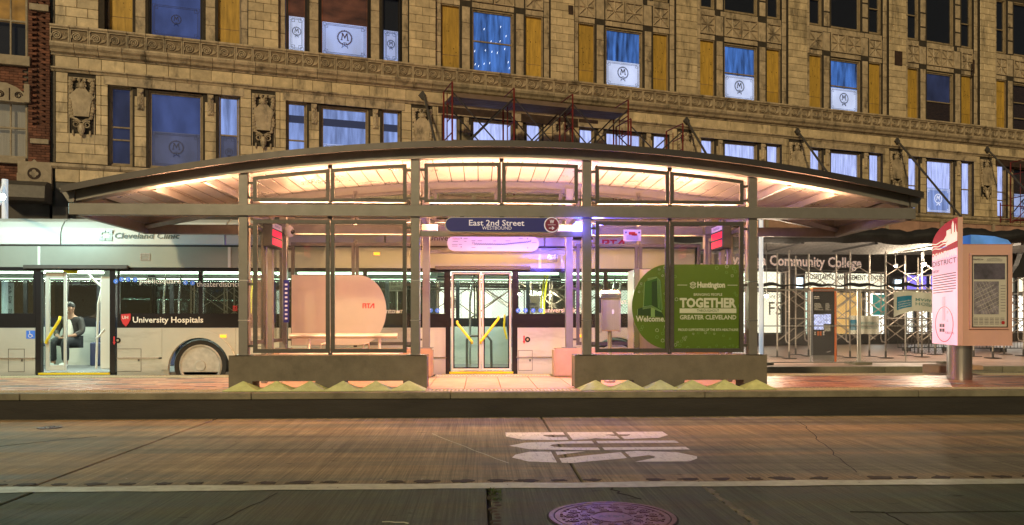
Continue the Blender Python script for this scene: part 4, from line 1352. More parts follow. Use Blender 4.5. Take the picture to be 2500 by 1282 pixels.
# glazed frames, upper (arched) and lower
def bolt_row(q, pts, y, r=.010):
    for x, z in pts: q.lathe([(0, y - .008), (r, y - .006), (r, y)], x, z, 6, axis='y')
def upper_frame(x0, x1, yc, parent):
    xm = (x0 + x1) / 2
    f = MB(); y0, y1 = yc - .02, yc + .02
    t_ = .052
    zb = ZB1 + .045
    for a, b_ in ((x0, xm - .008), (xm + .008, x1)):
        f.box(a, b_, y0, y1, zb, zb + t_)
        za_, zb2 = zarch(a) - .055, zarch(b_) - .055
        f.prism([(a, zb + t_), (a + t_, zb + t_), (a + t_, za_ - t_), (a, za_ - t_)], y0, y1)
        f.prism([(b_ - t_, zb + t_), (b_, zb + t_), (b_, zb2 - t_), (b_ - t_, zb2 - t_)], y0, y1)
        n_ = 5
        for i in range(n_):
            u0, u1 = a + (b_ - a) * i / n_, a + (b_ - a) * (i + 1) / n_
            f.prism([(u0, zarch(u0) - .055 - t_), (u1, zarch(u1) - .055 - t_), (u1, zarch(u1) - .055), (u0, zarch(u0) - .055)], y0, y1)
        bolt_row(f, [(a + .02, zb + .02), ((a + b_) / 2, zb + .025), (b_ - .02, zb + .02)], y0)
    f.box(xm - .03, xm + .03, y0 + .005, y1 - .005, ZB1, zb); f.box(xm - .03, xm + .03, y0 + .005, y1 - .005, zarch(xm) - .05, zarch(xm))
    for z in (zb + .04, zarch(x0) - .16): f.box(x0 - .06, x0, y0, y1, z, z + .035)
    for z in (zb + .04, zarch(x1) - .16): f.box(x1, x1 + .06, y0, y1, z, z + .035)
    fo = f.build('transom_frame', 'frame_paint', parent)
    for a, b_ in ((x0, xm - .008), (xm + .008, x1)):
        n_ = 5
        pts = [(a + .04, zb + .04), (b_ - .04, zb + .04)] + [(b_ - .04 - (b_ - a - .08) * i / n_, zarch(b_ - .04 - (b_ - a - .08) * i / n_) - .095) for i in range(n_ + 1)]
        q = MB(); q.prism(pts, yc - .004, yc + .004); q.build('pane', 'shelter_glass', fo)
def lower_frame(x0, x1, yc, z0, z1, parent, axis='x', name='glazed_frame'):
    f = MB(); xm = (x0 + x1) / 2; t_ = .056
    two = (x1 - x0) > 1.4
    panes = ((x0, xm - .006), (xm + .006, x1)) if two else ((x0, x1),)
    for a, b_ in panes:
        rect_frame(f, a, b_, z0, z1, yc - .02, yc + .02, t_)
        bolt_row(f, [(a + .028, z0 + .05 + (z1 - z0 - .1) * i / 6) for i in range(7)] + [(b_ - .028, z0 + .05 + (z1 - z0 - .1) * i / 6) for i in range(7)] +
                 [(a + (b_ - a) * i / 4, z0 + .028) for i in range(1, 4)] + [(a + (b_ - a) * i / 4, z1 - .028) for i in range(1, 4)], yc - .02)
    if two: f.box(xm - .028, xm + .028, yc - .012, yc + .012, z1, z1 + .045); f.box(xm - .028, xm + .028, yc - .012, yc + .012, z0 - .03, z0)
    for z in (z0 + .08, z0 + .95, z1 - .12):
        f.box(x0 - .055, x0, yc - .015, yc + .015, z, z + .035); f.box(x1, x1 + .055, yc - .015, yc + .015, z, z + .035)
    if axis == 'y':
        f.v = [(v[1], v[0], v[2]) for v in f.v]
    fo = f.build(name, 'frame_paint', parent)
    for a, b_ in panes:
        q = MB(); q.box(a + .045, b_ - .045, yc - .004, yc + .004, z0 + .045, z1 - .045)
        if axis == 'y': q.v = [(v[1], v[0], v[2]) for v in q.v]
        q.build('pane', 'shelter_glass', fo)
for i in range(3):
    a, b_ = COLS[i] + .125, COLS[i + 1] - .125
    upper_frame(a, b_, YF, sh)
    upper_frame(a, b_, YB, sh)
    if i != 1:
        lower_frame(a, b_, YF, .842, 2.722, sh)
        lower_frame(a, b_, YB, .88, 2.62, sh)
q = MB(); q.box(COLS[1] + .065, COLS[2] - .065, YB - .03, YB + .03, 2.44, 2.50); q.build('door_header', 'steel_paint', sh)
for sg, x in ((-1, COLS[0]), (1, COLS[3])):
    lower_frame(YF + .18, YF + .95, x, .95, 2.70, sh, axis='y', name='end_frame')
    lower_frame(YB - .75, YB - .14, x, .95, 2.70, sh, axis='y', name='end_frame')
    q = MB()
    for y in (YF + 1.02, YB - .82): q.box(x - .04, x + .04, y - .04, y + .04, PZ, 2.76)
    q.box(x - .04, x + .04, YF + 1.062, YB - .862, 2.46, 2.54); q.build('end_opening_frame', 'steel_paint', sh, bevel=.005)
q = MB(); q.box(COLS[1] + .066, COLS[2] - .066, YF - .03, YF + .03, 2.497, 2.57); q.build('sign_bar', 'steel_paint', sh)

# light fittings with their own lamps
def area(name, parent, loc, rx, sx, sy, energy, col, rotz=0):
    ld = D.lights.new(name, 'AREA'); ld.shape = 'RECTANGLE'; ld.size = sx; ld.size_y = sy; ld.energy = energy; ld.color = col
    o = D.objects.new(name, ld); COL.objects.link(o); o.parent = parent
    wl = wloc(parent); o.location = (loc[0] - wl.x, loc[1] - wl.y, loc[2] - wl.z); o.rotation_euler = (rx, 0, rotz)
    return o
WARM = (1.0, 0.49, 0.25)
lamp_segs = [(COLS[i] + .1, COLS[i + 1] - .1) for i in range(3)] + [(COLS[0] - 1.3, COLS[0] - .1), (COLS[3] + .1, COLS[3] + 1.3)]  # outer two stretches are added past the columns to brighten the wings
for (a, b_) in lamp_segs:
    for y, dy in ((11.20, .03), (YB - .04, -.03)):
        if y > 12 and b_ - a < 1.5: continue
        q = MB(); q.box(a, b_, y - .012, y + .07, ZB1 - .085, ZB1 - .06); q.box(a, b_, y - .03, y - .014, ZB0 + .01, ZB1 - .005); fx = q.build('light_trough', 'steel_paint', sh)
        q = MB(); q.tube((a + .05, y + .03, ZB1 - .035), (b_ - .05, y + .03, ZB1 - .035), .016, 8); q.build('lamp_tube', 'tube_warm', fx)
        area('lamp', fx, ((a + b_) / 2, y + .03, ZB1 - .012), R(180), b_ - a - .2, .05, (260 if y < 12 else 170) * (.45 if (b_ - a) < 1.5 else 1), WARM)
        # separate trough added underneath to throw light down
        q = MB(); q.box(a, b_, y + .005, y + .055, ZB0 + .04, ZB0 + .065)
        fx = q.build('light_trough', 'steel_paint', sh)
        q = MB(); q.box(a + .05, b_ - .05, y + .012, y + .048, ZB0 + .03, ZB0 + .038); q.build('lamp_lens', 'tube_warm', fx)  # lens of the added trough
        area('lamp', fx, ((a + b_) / 2, y + .03, ZB0 + .022), 0, b_ - a - .2, .05, 85 * (.45 if (b_ - a) < 1.5 else 1), (1.0, .47, .20))
# fascia strip: the bright line right under the arch
for i in range(3):
    a, b_ = lamp_segs[i]
    q = MB()
    pts = [(a + (b_ - a) * k / 8, 11.20, zarch(a + (b_ - a) * k / 8) + .02) for k in range(9)]
    q.path(pts, .012, 6); q.build('lamp_tube', 'tube_warm', sh)

# lilac fittings behind the sign
for a, b_ in ((COLS[1] + .07, COLS[1] + .30), (COLS[2] - .42, COLS[2] - .14)):
    q = MB(); q.box(a, b_, 11.30, 11.42, 2.60, 2.69); fx = q.build('lilac_fitting', 'white_paint', sh, bevel=.01)
    q = MB(); q.box(a + .02, b_ - .02, 11.31, 11.41, 2.585, 2.598); q.build('lamp_lens', 'tube_lilac', fx)

# ------------------------------------------------------------------ signs and fittings hung in the shelter
def pill(x0, x1, z0, z1, n=12):
    r_ = (z1 - z0) / 2; cz_ = (z0 + z1) / 2
    return arc(x1 - r_, cz_, r_, r_, -PI / 2, PI / 2, n) + arc(x0 + r_, cz_, r_, r_, PI / 2, 3 * PI / 2, n)
a, b_ = at(1086, 567, 10.95), at(1367, 531, 10.95)
sg_ = thing('station_sign', 'dark blue pill shaped station name sign hanging over the shelter entrance', 'sign', ((a.x + b_.x) / 2, 10.95, a.z))
q = MB(); q.prism(pill(a.x, b_.x, a.z, b_.z), 10.95, 11.0); q.build('rim', 'stainless', sg_)
q = MB(); q.prism(pill(a.x + .012, b_.x - .012, a.z + .012, b_.z - .012), 10.944, 10.95); q.build('face', 'navy_sign', sg_)
ptext('East 2nd Street', 1145, 1280, 550.5, 537, 10.94, 'sign_letters', sg_, bold=.012)
ptext('WESTBOUND', 1177, 1249, 560.5, 552.5, 10.94, 'sign_letters', sg_)
cc = at(1347, 549, 10.93)
q = MB(); q.lathe([(0, 10.925), (.108, 10.925), (.108, 10.942)], cc.x, cc.z, 36, axis='y'); q.build('disc_rim', 'sign_letters', sg_)
q = MB(); q.lathe([(0, 10.92), (.095, 10.92), (.095, 10.924)], cc.x, cc.z, 36, axis='y'); q.build('disc', 'maroon_sign', sg_)
ptext('W', 1342, 1353, 545.5, 536.5, 10.916, 'sign_letters', sg_, bold=.02)
q = MB(); q.box(cc.x - .055, cc.x + .055, 10.914, 10.918, cc.z - .004, cc.z)
q.box(cc.x - .04, cc.x + .03, 10.914, 10.918, cc.z - .052, cc.z - .044)
q.prism([(cc.x + .008, cc.z - .024), (cc.x + .038, cc.z - .048), (cc.x + .008, cc.z - .072), (cc.x - .002, cc.z - .066), (cc.x + .02, cc.z - .048), (cc.x - .002, cc.z - .030)], 10.914, 10.918)
q.build('arrow', 'sign_letters', sg_)
q = MB()
for px in (1128, 1225, 1323): q.box(ax(px, 10.98) - .03, ax(px, 10.98) + .03, 10.96, 10.995, b_.z, ZB0)
q.build('hanger', 'black', sg_)

# route map
a, b_ = at(1092, 612, 13.1), at(1315, 578, 13.1)
rm = thing('route_map_sign', 'white pill shaped route map sign with a thin branching line diagram', 'sign', ((a.x + b_.x) / 2, 13.1, a.z))
q = MB(); q.prism(pill(a.x, b_.x, a.z, b_.z), 13.1, 13.14); q.build('panel', 'sign_white', rm, bevel=.006)
def rmx(zx): return ax(1060 + zx * .136, 13.09)
def rmz(zy): return az(500 + zy * .136, 13.09)
q = MB()
line = [(720, 706), (1000, 708), (1240, 710), (1420, 690), (1600, 674), (1735, 658), (1735, 630)]
q.path([(rmx(x), 13.096, rmz(z)) for x, z in line], .005, 4)
for i in range(24):
    x = 745 + i * 41
    zc = 706 if x < 1240 else 710 - (x - 1240) * .105
    q.tube((rmx(x), 13.096, rmz(zc)), (rmx(x + 22), 13.096, rmz(zc - 26)), .0022, 3)
    q.tube((rmx(x), 13.096, rmz(zc)), (rmx(x - 22), 13.096, rmz(zc + 26)), .0022, 3)
q.build('diagram', 'ink_blue', rm)
q = MB(); rect_frame(q, rmx(683), rmx(722), rmz(708), rmz(672), 13.094, 13.098, .004)
for zx, zy in ((485, 605), (485, 760), (1678, 608), (1678, 772)): q.lathe([(0, 13.09), (.009, 13.09), (.009, 13.1)], rmx(zx), rmz(zy), 8, axis='y')
for (x0, x1, zy) in ((330, 430, 660), (530, 600, 612), (540, 580, 660), (670, 740, 648), (780, 860, 648), (1060, 1110, 650), (1280, 1370, 648), (670, 740, 768), (950, 1030, 775), (1750, 1840, 676), (320, 420, 715), (440, 500, 715), (320, 420, 745), (1520, 1590, 606)):
    q.box(rmx(x0), rmx(x1), 13.094, 13.098, rmz(zy) - .003, rmz(zy) + .003)
q.build('small_print', 'ink_grey', rm)
ptext('HealthLine', 1105, 1122, 584.5, 581.5, 13.09, 'rta_red', rm)
q = MB()
for px in (1120, 1290): q.box(ax(px, 13.12) - .02, ax(px, 13.12) + .02, 13.12, 13.26, b_.z - .05, b_.z - .02)
q.build('bracket', 'steel_paint', rm)

# blue strobe on the third column
bl = thing('blue_strobe', 'glowing blue emergency strobe box on the third front column', 'lamp', (1.50, 11.28, 2.5))
q = MB(); q.box(1.355, 1.62, 11.20, 11.32, 2.51, 2.73); q.build('housing', 'blue_strobe', bl, bevel=.03, seg=2)
q = MB(); q.box(1.34, 1.63, 11.19, 11.33, 2.47, 2.506); q.build('base', 'black', bl)
for x, y, e in ((1.30, 11.45, 130), (1.75, 11.5, 110), (1.40, 10.93, 6)):
    ld = D.lights.new('lamp', 'POINT'); ld.energy = e; ld.color = (.13, .10, 1.0); ld.shadow_soft_size = .06
    o = D.objects.new('lamp', ld); COL.objects.link(o); o.parent = bl; o.location = Vector((x, y, 2.62)) - bl.location

# LED displays at both ends
for sg, lab in ((-1, 'left'), (1, 'right')):
    xf_ = CX - sg * -3.5 if False else CX + sg * 3.46
    y0, y1 = 11.95, 12.55
    ld_ = thing('departure_display', 'departure display with two red rows hung inside the %s end of the shelter' % lab, 'display', (xf_, 12.25, 2.42), group='departure displays in the shelter')
    q = MB(); q.box(min(xf_, xf_ + sg * .14), max(xf_, xf_ + sg * .14), y0, y1, 2.43, 2.83); q.build('casing', 'black', ld_, bevel=.008)
    def fr(y_, z0_, z1_, m_, nm, d=.004):
        q = MB(); q.box(min(xf_ - sg * d, xf_ - sg * .001), max(xf_ - sg * d, xf_ - sg * .001), y0 + .03, y1 - .03, z0_, z1_); return q.build(nm, m_, ld_)
    fr(0, 2.715, 2.80, 'sign_white', 'header'); fr(0, 2.59, 2.69, 'led_red', 'led_row'); fr(0, 2.46, 2.56, 'led_red', 'led_row')
    Mx = Matrix.Rotation(R(90 if sg < 0 else -90), 4, 'Z')
    t = text_mb('HealthLine', .04, .3); t.xf(Mx); t.v = [(v[0] + xf_ - sg * .007, v[1] + 12.25, v[2] + 2.74) for v in t.v]; t.build('lettering', 'ink_blue', ld_)
    q = MB(); q.box(xf_ - .02 + sg * .07, xf_ + .02 + sg * .07, 12.2, 12.3, 2.83, 2.92); q.build('bracket', 'steel_paint', ld_)

# dome camera
p_ = at(706, 565, 13.0)
cd = thing('dome_camera', 'white dome security camera near the left end of the rear beam', 'camera', p_)
q = MB(); q.ball(p_, (.085, .085, .10), 16, 10); q.build('dome', 'white_paint', cd, smooth=True)
q = MB(); q.ball((p_.x + .055, p_.y - .03, p_.z - .01), .045, 12, 8); q.build('lens', 'black_gloss', cd, smooth=True)
q = MB(); q.tube((p_.x, p_.y, p_.z + .03), (p_.x, YB + .08, p_.z + .06), .03, 8); q.build('arm', 'white_paint', cd)

# frosted panel with the red initials
pa, pb = at(712, 843, 13.24), at(943, 672, 13.24)
xs1 = ax(875, 13.24)
cz_, rz_ = (pa.z + pb.z) / 2, (pb.z - pa.z) / 2
fp = thing('frosted_panel', 'frosted white D shaped glass panel with red initials behind the bench', 'panel', ((pa.x + pb.x) / 2, 13.24, pa.z))
q = MB(); q.prism([(pa.x, pa.z), (xs1, pa.z)] + arc(xs1, cz_, pb.x - xs1, rz_, -PI / 2, PI / 2, 24)[1:] + [(pa.x, pb.z)], 13.235, 13.25)
q.build('panel', 'frosted', fp)
t_ = MB()                                 # RTA letters in heavy cut shapes
x0, x1 = ax(885, 13.23), ax(914, 13.23); z0, z1 = az(753, 13.23), az(741, 13.23)
def rta_letters(x0, x1, z0, z1, y, parent, m_='rta_red'):
    W = x1 - x0; H = z1 - z0
    def P(l): return [(x0 + W * a, z0 + H * b_) for a, b_ in l]
    q = MB()
    q.prism(P([(0, 0), (.09, 0), (.09, .8), (.22, .8), (.22, .58), (.13, .58), (.13, .42), (.24, .42), (.24, 0), (.33, 0), (.33, .45), (.28, .5), (.33, .56), (.33, .92), (.28, 1), (0, 1)]), y - .002, y)
    q.prism(P([(.36, 1), (.36, .8), (.45, .8), (.45, 0), (.54, 0), (.54, .8), (.66, .8), (.66, 1)]), y - .002, y)
    q.prism(P([(.57, 0), (.68, 0), (.90, .72), (.90, 0), (1, 0), (1, 1), (.86, 1)]), y - .002, y)
    return q.build('lettering', m_, parent)
rta_letters(x0, x1, z0, z1, 13.233, fp)

# green advertising panel
Yg = 11.165
pa, pb = at(1543, 852, Yg), at(1815, 646, Yg)
xs1 = ax(1631, Yg)
cz_, rz_ = (pa.z + pb.z) / 2, (pb.z - pa.z) / 2
ad = thing('advertising_panel', 'green D shaped advertising panel behind the right front glazing', 'advertisement', ((pa.x + pb.x) / 2, Yg, pa.z))
q = MB(); q.prism([(pb.x, pb.z), (pb.x, pa.z), (xs1, pa.z)][::-1][0:0] + [(xs1, pa.z), (pb.x, pa.z), (pb.x, pb.z), (xs1, pb.z)] + arc(xs1, cz_, xs1 - pa.x, rz_, PI / 2, 3 * PI / 2, 26)[1:-1], Yg, Yg + .012)
q.build('panel', 'green_ad', ad)
def gx(zx): return ax(1520 + zx * .2029, Yg)
def gz(zy): return az(620 + zy * .2029, Yg, 1680)
def gpoly(pts, m_, nm, d=.003):
    q = MB(); q.prism([(gx(a), gz(b_)) for a, b_ in pts], Yg - d, Yg - d + .0015); return q.build(nm, m_, ad)
gpoly([(245, 640), (262, 345), (300, 315), (415, 285), (460, 320), (480, 660), (430, 720), (345, 640)], 'green_mid', 'printed_tower', .002)
gpoly([(350, 335), (412, 320), (420, 650), (350, 620)], 'green_dark', 'printed_shade', .0035)
gpoly([(270, 350), (350, 335), (350, 620), (268, 635)], 'green_mid', 'printed_shade', .0035)
gpoly([(178, 735), (180, 665), (245, 640), (345, 625), (470, 700), (500, 760)], 'green_dark', 'printed_base', .0030)
gpoly([(340, 640), (388, 660), (388, 760), (340, 760)], 'green_light', 'printed_corner', .0042)
q = MB()
def gl(p0, p1, r=.0035): q.tube((gx(p0[0]), Yg - .005, gz(p0[1])), (gx(p1[0]), Yg - .005, gz(p1[1])), r, 4)
for d_ in (0, 12, 24):
    gl((300, 315 - d_ + 10), (410, 285 - d_ / 2 + 5)); gl((418 + d_, 300 + d_ / 2), (430 + d_ * 1.5, 650 + d_))
    gl((240, 640 + d_), (345, 622 + d_)); gl((345, 622 + d_), (470, 690 + d_ / 2))
gl((262, 345), (250, 640)); gl((180, 665), (178, 740)); gl((410, 285), (450, 320)); gl((450, 320), (480, 670))
q.build('printed_lines', 'green_light', ad)
def gt(s, x0, x1, zb, zt, m_='ad_white', bold=.0):
    a = gx(x0); b_ = gx(x1)
    return text(s, gz(zt) - gz(zb), ((a + b_) / 2, Yg - .006, gz(zb)), m_, ad, w=b_ - a, bold=bold)
gt('Welcome.', 158, 512, 812, 748, bold=.025)
gt('Huntington', 897, 1232, 402, 340, bold=.05)
gt('BRINGING PEOPLE', 855, 1198, 503, 474, bold=.012)
gt('TOGETHER', 685, 1366, 640, 537, bold=.045)
gt('GREATER CLEVELAND', 688, 1366, 787, 737, bold=.02)
gt('PROUD SUPPORTERS OF THE RTA HEALTHLINE', 668, 1390, 927, 898, bold=.01)
gpoly([(686, 656), (1368, 656), (1368, 712), (686, 712)], 'ad_white', 'printed_bar')
gt('THROUGHOUT', 893, 1160, 698, 667, 'green_mid', bold=.01)
for x0, x1 in ((657, 778), (1262, 1382)): gpoly([(x0, 372), (x1, 372), (x1, 378), (x0, 378)], 'ad_white', 'printed_rule')
q = MB()
hxp = [(845 + 40 * math.sin(i * PI / 3), 376 + 42 * math.cos(i * PI / 3)) for i in range(6)]
for k in range(5):
    x = 812 + k * 15
    for (zt, zb) in (((352 + abs(k - 2) * -4 + 4, 378 + (k % 2) * 8), (386 + (k % 2) * 8, 405 - abs(k - 2) * 4))):
        q.box(gx(x), gx(x + 8), Yg - .007, Yg - .005, gz(zb), gz(zt))
q.prism([(gx(a), gz(b_)) for a, b_ in [(845, 334), (884, 354), (884, 362), (845, 343), (808, 362), (808, 354)]], Yg - .007, Yg - .005)
q.prism([(gx(a), gz(b_)) for a, b_ in [(845, 420), (884, 398), (884, 390), (845, 411), (808, 390), (808, 398)]], Yg - .007, Yg - .005)
q.build('printed_emblem', 'ad_white', ad)
q = MB(); q2 = MB()
hexes = [(508, 163, 17, 1), (440, 187, 14, 1), (498, 190, 12, 0), (483, 213, 13, 0), (440, 237, 13, 0), (481, 262, 14, 1), (222, 358, 14, 1), (212, 383, 13, 0), (236, 383, 12, 0), (198, 405, 14, 0), (197, 457, 14, 1), (250, 455, 13, 0),
         (520, 357, 14, 1), (510, 480, 14, 1), (512, 560, 16, 0), (522, 650, 17, 0), (238, 878, 19, 0), (222, 908, 19, 0), (414, 918, 22, 1), (482, 958, 20, 0), (482, 1042, 22, 1), (413, 1000, 21, 0), (505, 915, 20, 0), (518, 875, 19, 1),
         (1133, 167, 22, 0), (1253, 148, 22, 1), (1337, 172, 20, 0), (1250, 222, 17, 0), (1318, 262, 17, 1), (1358, 212, 20, 0), (1410, 265, 20, 0), (1415, 228, 18, 0), (632, 273, 18, 0), (648, 546, 22, 1), (1428, 543, 20, 1), (1408, 625, 20, 0), (1436, 706, 18, 1),
         (1350, 470, 14, 0), (1370, 500, 15, 0), (850, 962, 12, 1), (910, 952, 14, 0), (997, 948, 15, 1), (1042, 950, 15, 0), (1103, 961, 12, 1), (1213, 985, 14, 0), (1293, 1020, 13, 0), (1415, 1000, 16, 0), (763, 1002, 13, 1), (730, 1012, 14, 1), (748, 1034, 13, 1), (708, 1050, 18, 0),
         (662, 1060, 14, 1), (636, 1094, 20, 1), (688, 1100, 20, 0), (785, 1130, 20, 0), (912, 1130, 20, 0), (1045, 1132, 20, 0), (1130, 1105, 14, 0), (1225, 1130, 18, 0), (1290, 1105, 12, 0), (1328, 1105, 14, 0), (1388, 1125, 18, 0)]
for x, z, r_, br in hexes:
    o_ = [(gx(x + r_ * math.sin(i * PI / 3)), gz(z + r_ * math.cos(i * PI / 3))) for i in range(6)]
    i_ = [(gx(x + r_ * .84 * math.sin(i * PI / 3)), gz(z + r_ * .84 * math.cos(i * PI / 3))) for i in range(6)]
    (q if br else q2).ring(o_, i_, Yg - .004, Yg - .002)
q.build('printed_hexagons', 'ad_white', ad); q2.build('printed_hexagons', 'green_light', ad)

# notice on the rear beam
a, b_ = at(1522, 588, 13.20), at(1565, 561, 13.20)
nt_ = thing('notice_sign', 'small lilac notice sign with a red hand mark on the rear beam', 'sign', ((a.x + b_.x) / 2, 13.2, a.z))
q = MB(); q.box(a.x, b_.x, 13.19, 13.2, a.z, b_.z); q.build('plate', 'sign_white', nt_)
q = MB(); q.box(a.x + .09, b_.x - .10, 13.185, 13.189, b_.z - .09, b_.z - .04); q.box(b_.x - .16, b_.x - .07, 13.185, 13.189, b_.z - .10, b_.z - .065); q.build('hand_mark', 'rta_red', nt_)
q = MB()
for k in range(4): q.box(a.x + .05, b_.x - .05, 13.185, 13.189, a.z + .02 + k * .02, a.z + .027 + k * .02)
q.lathe([(0, 13.185), (.016, 13.185), (.016, 13.189)], a.x + .04, b_.z - .05, 8, axis='y'); q.lathe([(0, 13.185), (.016, 13.185), (.016, 13.189)], b_.x - .035, b_.z - .05, 8, axis='y')
q.build('small_print', 'ink_blue', nt_)

# purple strips with vertical lettering on the left rear column
st = thing('column_sign', 'narrow purple vertical sign strip beside the left rear column', 'sign', (COLS[0] + .115, 13.0, 1.2))
q = MB(); q.box(COLS[0] + .07, COLS[0] + .16, 13.0, 13.01, 1.27, 1.97); q.build('strip', 'navy_sign', st)
q = MB()
for k in range(9): q.box(COLS[0] + .095, COLS[0] + .135, 12.994, 12.999, 1.32 + k * .07, 1.35 + k * .07)
q.build('glyphs', 'sign_letters', st)

# bench: perforated seat and back rail
be = thing('bench', 'metal mesh bench with a round back rail inside the left half of the shelter', 'bench', (-2.2, 12.7, PZ))
xa_, xb_ = ax(708, 12.75), ax(970, 12.75)
q = MB(); q.tube((xa_, 12.75, 1.05), (xb_, 12.75, 1.05), .042, 14); q.build('back_rail', 'bench_metal', be, smooth=False)
for px in (755, 927):
    x = ax(px, 12.75)
    q = MB(); q.path([(x, 12.75, 1.02), (x, 12.74, .92), (x + .01, 12.66, .72), (x + .01, 12.60, PZ)], .026, 8); q.build('support', 'bench_metal', be)
q = MB()
xs_a, xs_b = ax(692, 12.4), ax(980, 12.4)
for k in range(34):
    x = xs_a + (xs_b - xs_a) * k / 33
    q.tube((x, 12.18, .775), (x, 12.62, .775), .006, 4)
for k in range(6):
    y = 12.2 + k * .08
    q.tube((xs_a, y, .781), (xs_b, y, .781), .005, 4)
q.path([(xs_a, 12.16, .775), (xs_b, 12.16, .775), (xs_b, 12.64, .79), (xs_a, 12.64, .79)], .016, 8, closed=True)
q.build('seat', 'bench_metal', be)
for px in (790, 893):
    x = ax(px, 12.4)
    q = MB(); q.path([(x - .02, 12.20, .80), (x, 12.20, .93), (x + .06, 12.30, .95), (x + .06, 12.42, .80)], .014, 8); q.build('arm_rest', 'bench_metal', be)

# fare validator
vx0, vx1 = ax(1467, 12.0), ax(1513, 12.0)
va = thing('fare_validator', 'grey metal fare validator box on a thin post inside the right half of the shelter', 'fare machine', ((vx0 + vx1) / 2, 12.05, PZ))
q = MB(); q.prism([(11.93, 1.14), (12.17, 1.14), (12.17, 1.75), (12.06, 1.755), (11.93, 1.70)], vx0, vx1, 'x'); q.build('housing', 'brushed', va, bevel=.012)
q = MB(); q.prism([(11.915, 1.64), (12.17, 1.70), (12.17, 1.77), (12.05, 1.775), (11.915, 1.72)], vx0 - .008, vx1 + .008, 'x'); q.build('hood', 'stainless', va, bevel=.008)
q = MB(); q.box(vx1 - .13, vx1 - .105, 11.922, 11.93, 1.40, 1.47); q.build('card_slot', 'white_paint', va)
q = MB(); q.box(vx0 - .02, vx0, 12.0, 12.1, 1.42, 1.66); q.build('side_reader', 'black', va)
xm_ = (vx0 + vx1) / 2
q = MB(); q.tube((xm_, 12.05, PZ + .02), (xm_, 12.05, 1.14), .034, 12); q.lathe([(.09, PZ), (.09, PZ + .03), (.03, PZ + .06)], xm_, 12.05, 18); q.build('post', 'brushed', va)

# ticket machine
tm = thing('ticket_machine', 'tall stainless ticket machine standing behind the green advertising panel', 'ticket machine', (2.9, 12.6, PZ))
q = MB(); q.box(2.47, 3.30, 12.35, 12.95, PZ, 2.12); q.build('cabinet', 'brushed', tm, bevel=.012)
q = MB(); q.box(2.45, 2.54, 12.30, 12.348, PZ, 2.13); q.build('side_trim', 'stainless', tm)
q = MB(); q.box(2.62, 3.2, 12.342, 12.348, 1.35, 1.9); q.build('screen', 'black_gloss', tm)

# ------------------------------------------------------------------ information pylon
def camp(Xc, Dp, z=0.0): return Vector((Xc * CY + Dp * SY, -Xc * SY + Dp * CY, z))
mat('pylon_paint', (0.60, 0.37, 0.32), 0.45, noise=(3, 0.05))
mat('pylon_lit', (0.6, 0.35, 0.42), 0.5, emis=(1.0, 0.52, 0.66), estr=0.80, enoise=(1.2, .12, (1, 1, 1)))
mat('pylon_red', (0.4, 0.005, 0.02), 0.4, emis=(0.55, 0.0, 0.03), estr=0.55)
mat('pylon_white', (0.8, 0.75, 0.65), 0.5, emis=(1.0, 0.88, 0.68), estr=0.75)
mat('poster_paper', (0.72, 0.66, 0.66), 0.5)
mat('poster_map', (0.30, 0.26, 0.36), 0.5, noise=(14, 0.5))
mat('poster_photo', (0.12, 0.10, 0.16), 0.5, noise=(5, 0.5))
mat('blue_cap', (0.10, 0.25, 0.55), 0.3, emis=(0.10, 0.32, 0.9), estr=0.35, enoise=(3, .6, (1, 1, 1)))
P0 = camp((2338 - 1250) / FPX * 12.5, 12.5)
py_ = thing('information_pylon', 'salmon coloured map pylon on a steel drum with a lit pink side panel', 'information pylon', (P0.x, P0.y, PZ), -YAW)
py_['label'] = 'salmon coloured map pylon on a steel drum with a lit pink side panel at right'
def PB(m, name, mats, **k): return m.build(name, mats, py_, local=True, **k)
zb_, zt_ = .895 - PZ, 2.53 - PZ
q = MB(); q.lathe([(.186, 0), (.186, zb_)], .20, .30, 48); PB(q, 'drum', 'stainless', smooth=False)
q = MB(); q.prism([(.085, .02), (.90, .02), (.90, .75), (.245, .75)], zb_, zt_, 'z'); PB(q, 'cabinet', 'pylon_paint', bevel=.01)
q = MB(); q.prism([(.09, zt_ + .002), (.90, zt_ + .002), (.84, zt_ + .07), (.62, zt_ + .13), (.35, zt_ + .15), (.24, zt_ + .155), (.24, zt_ + .002)], .05, .72); PB(q, 'cap', 'blue_cap')
# lit side fin, slightly splayed
fin_n, fin_f = Vector((.0, .0)), Vector((.27, 1.25))
fd = (fin_n - fin_f); FLn = fd.length
fa = math.atan2(fd.y, fd.x)
Mf = Matrix.Translation((fin_f.x, fin_f.y, 0)) @ Matrix.Rotation(fa, 4, 'Z')     # local x from far to near edge
H0, H1, H2 = zb_ + .005, 2.62 - PZ, 2.965 - PZ
outl = [(0, H0), (FLn, H0), (FLn, H2)] + [(FLn - FLn * math.sin(t * PI / 2), H1 + (H2 - H1) * math.cos(t * PI / 2)) for t in [i / 10 for i in range(1, 11)]]
q = MB(); q.prism(outl, .0, .075); q.xf(Mf); fin = PB(q, 'side_fin', 'pylon_paint')
def finpoly(pts, m_, nm, d): q = MB(); q.prism(pts, -d, -d + .002); q.xf(Mf); return q.build(nm, m_, fin, local=True)
finpoly([(x, min(z, 2.48 - PZ)) for x, z in [(0, H0), (FLn, H0), (FLn, 2.48 - PZ), (0, 2.42 - PZ)]], 'pylon_lit', 'lit_panel', .004)
finpoly([(0, 2.42 - PZ), (FLn, 2.48 - PZ), (FLn, H2)] + [(FLn - FLn * math.sin(t * PI / 2), H1 + (H2 - H1) * math.cos(t * PI / 2)) for t in [i / 10 for i in range(1, 11)]], 'pylon_red', 'red_panel', .004)
def U(a): return a * FLn
def Zp(f): return (2.48 - PZ) + (H2 - (2.48 - PZ)) * f
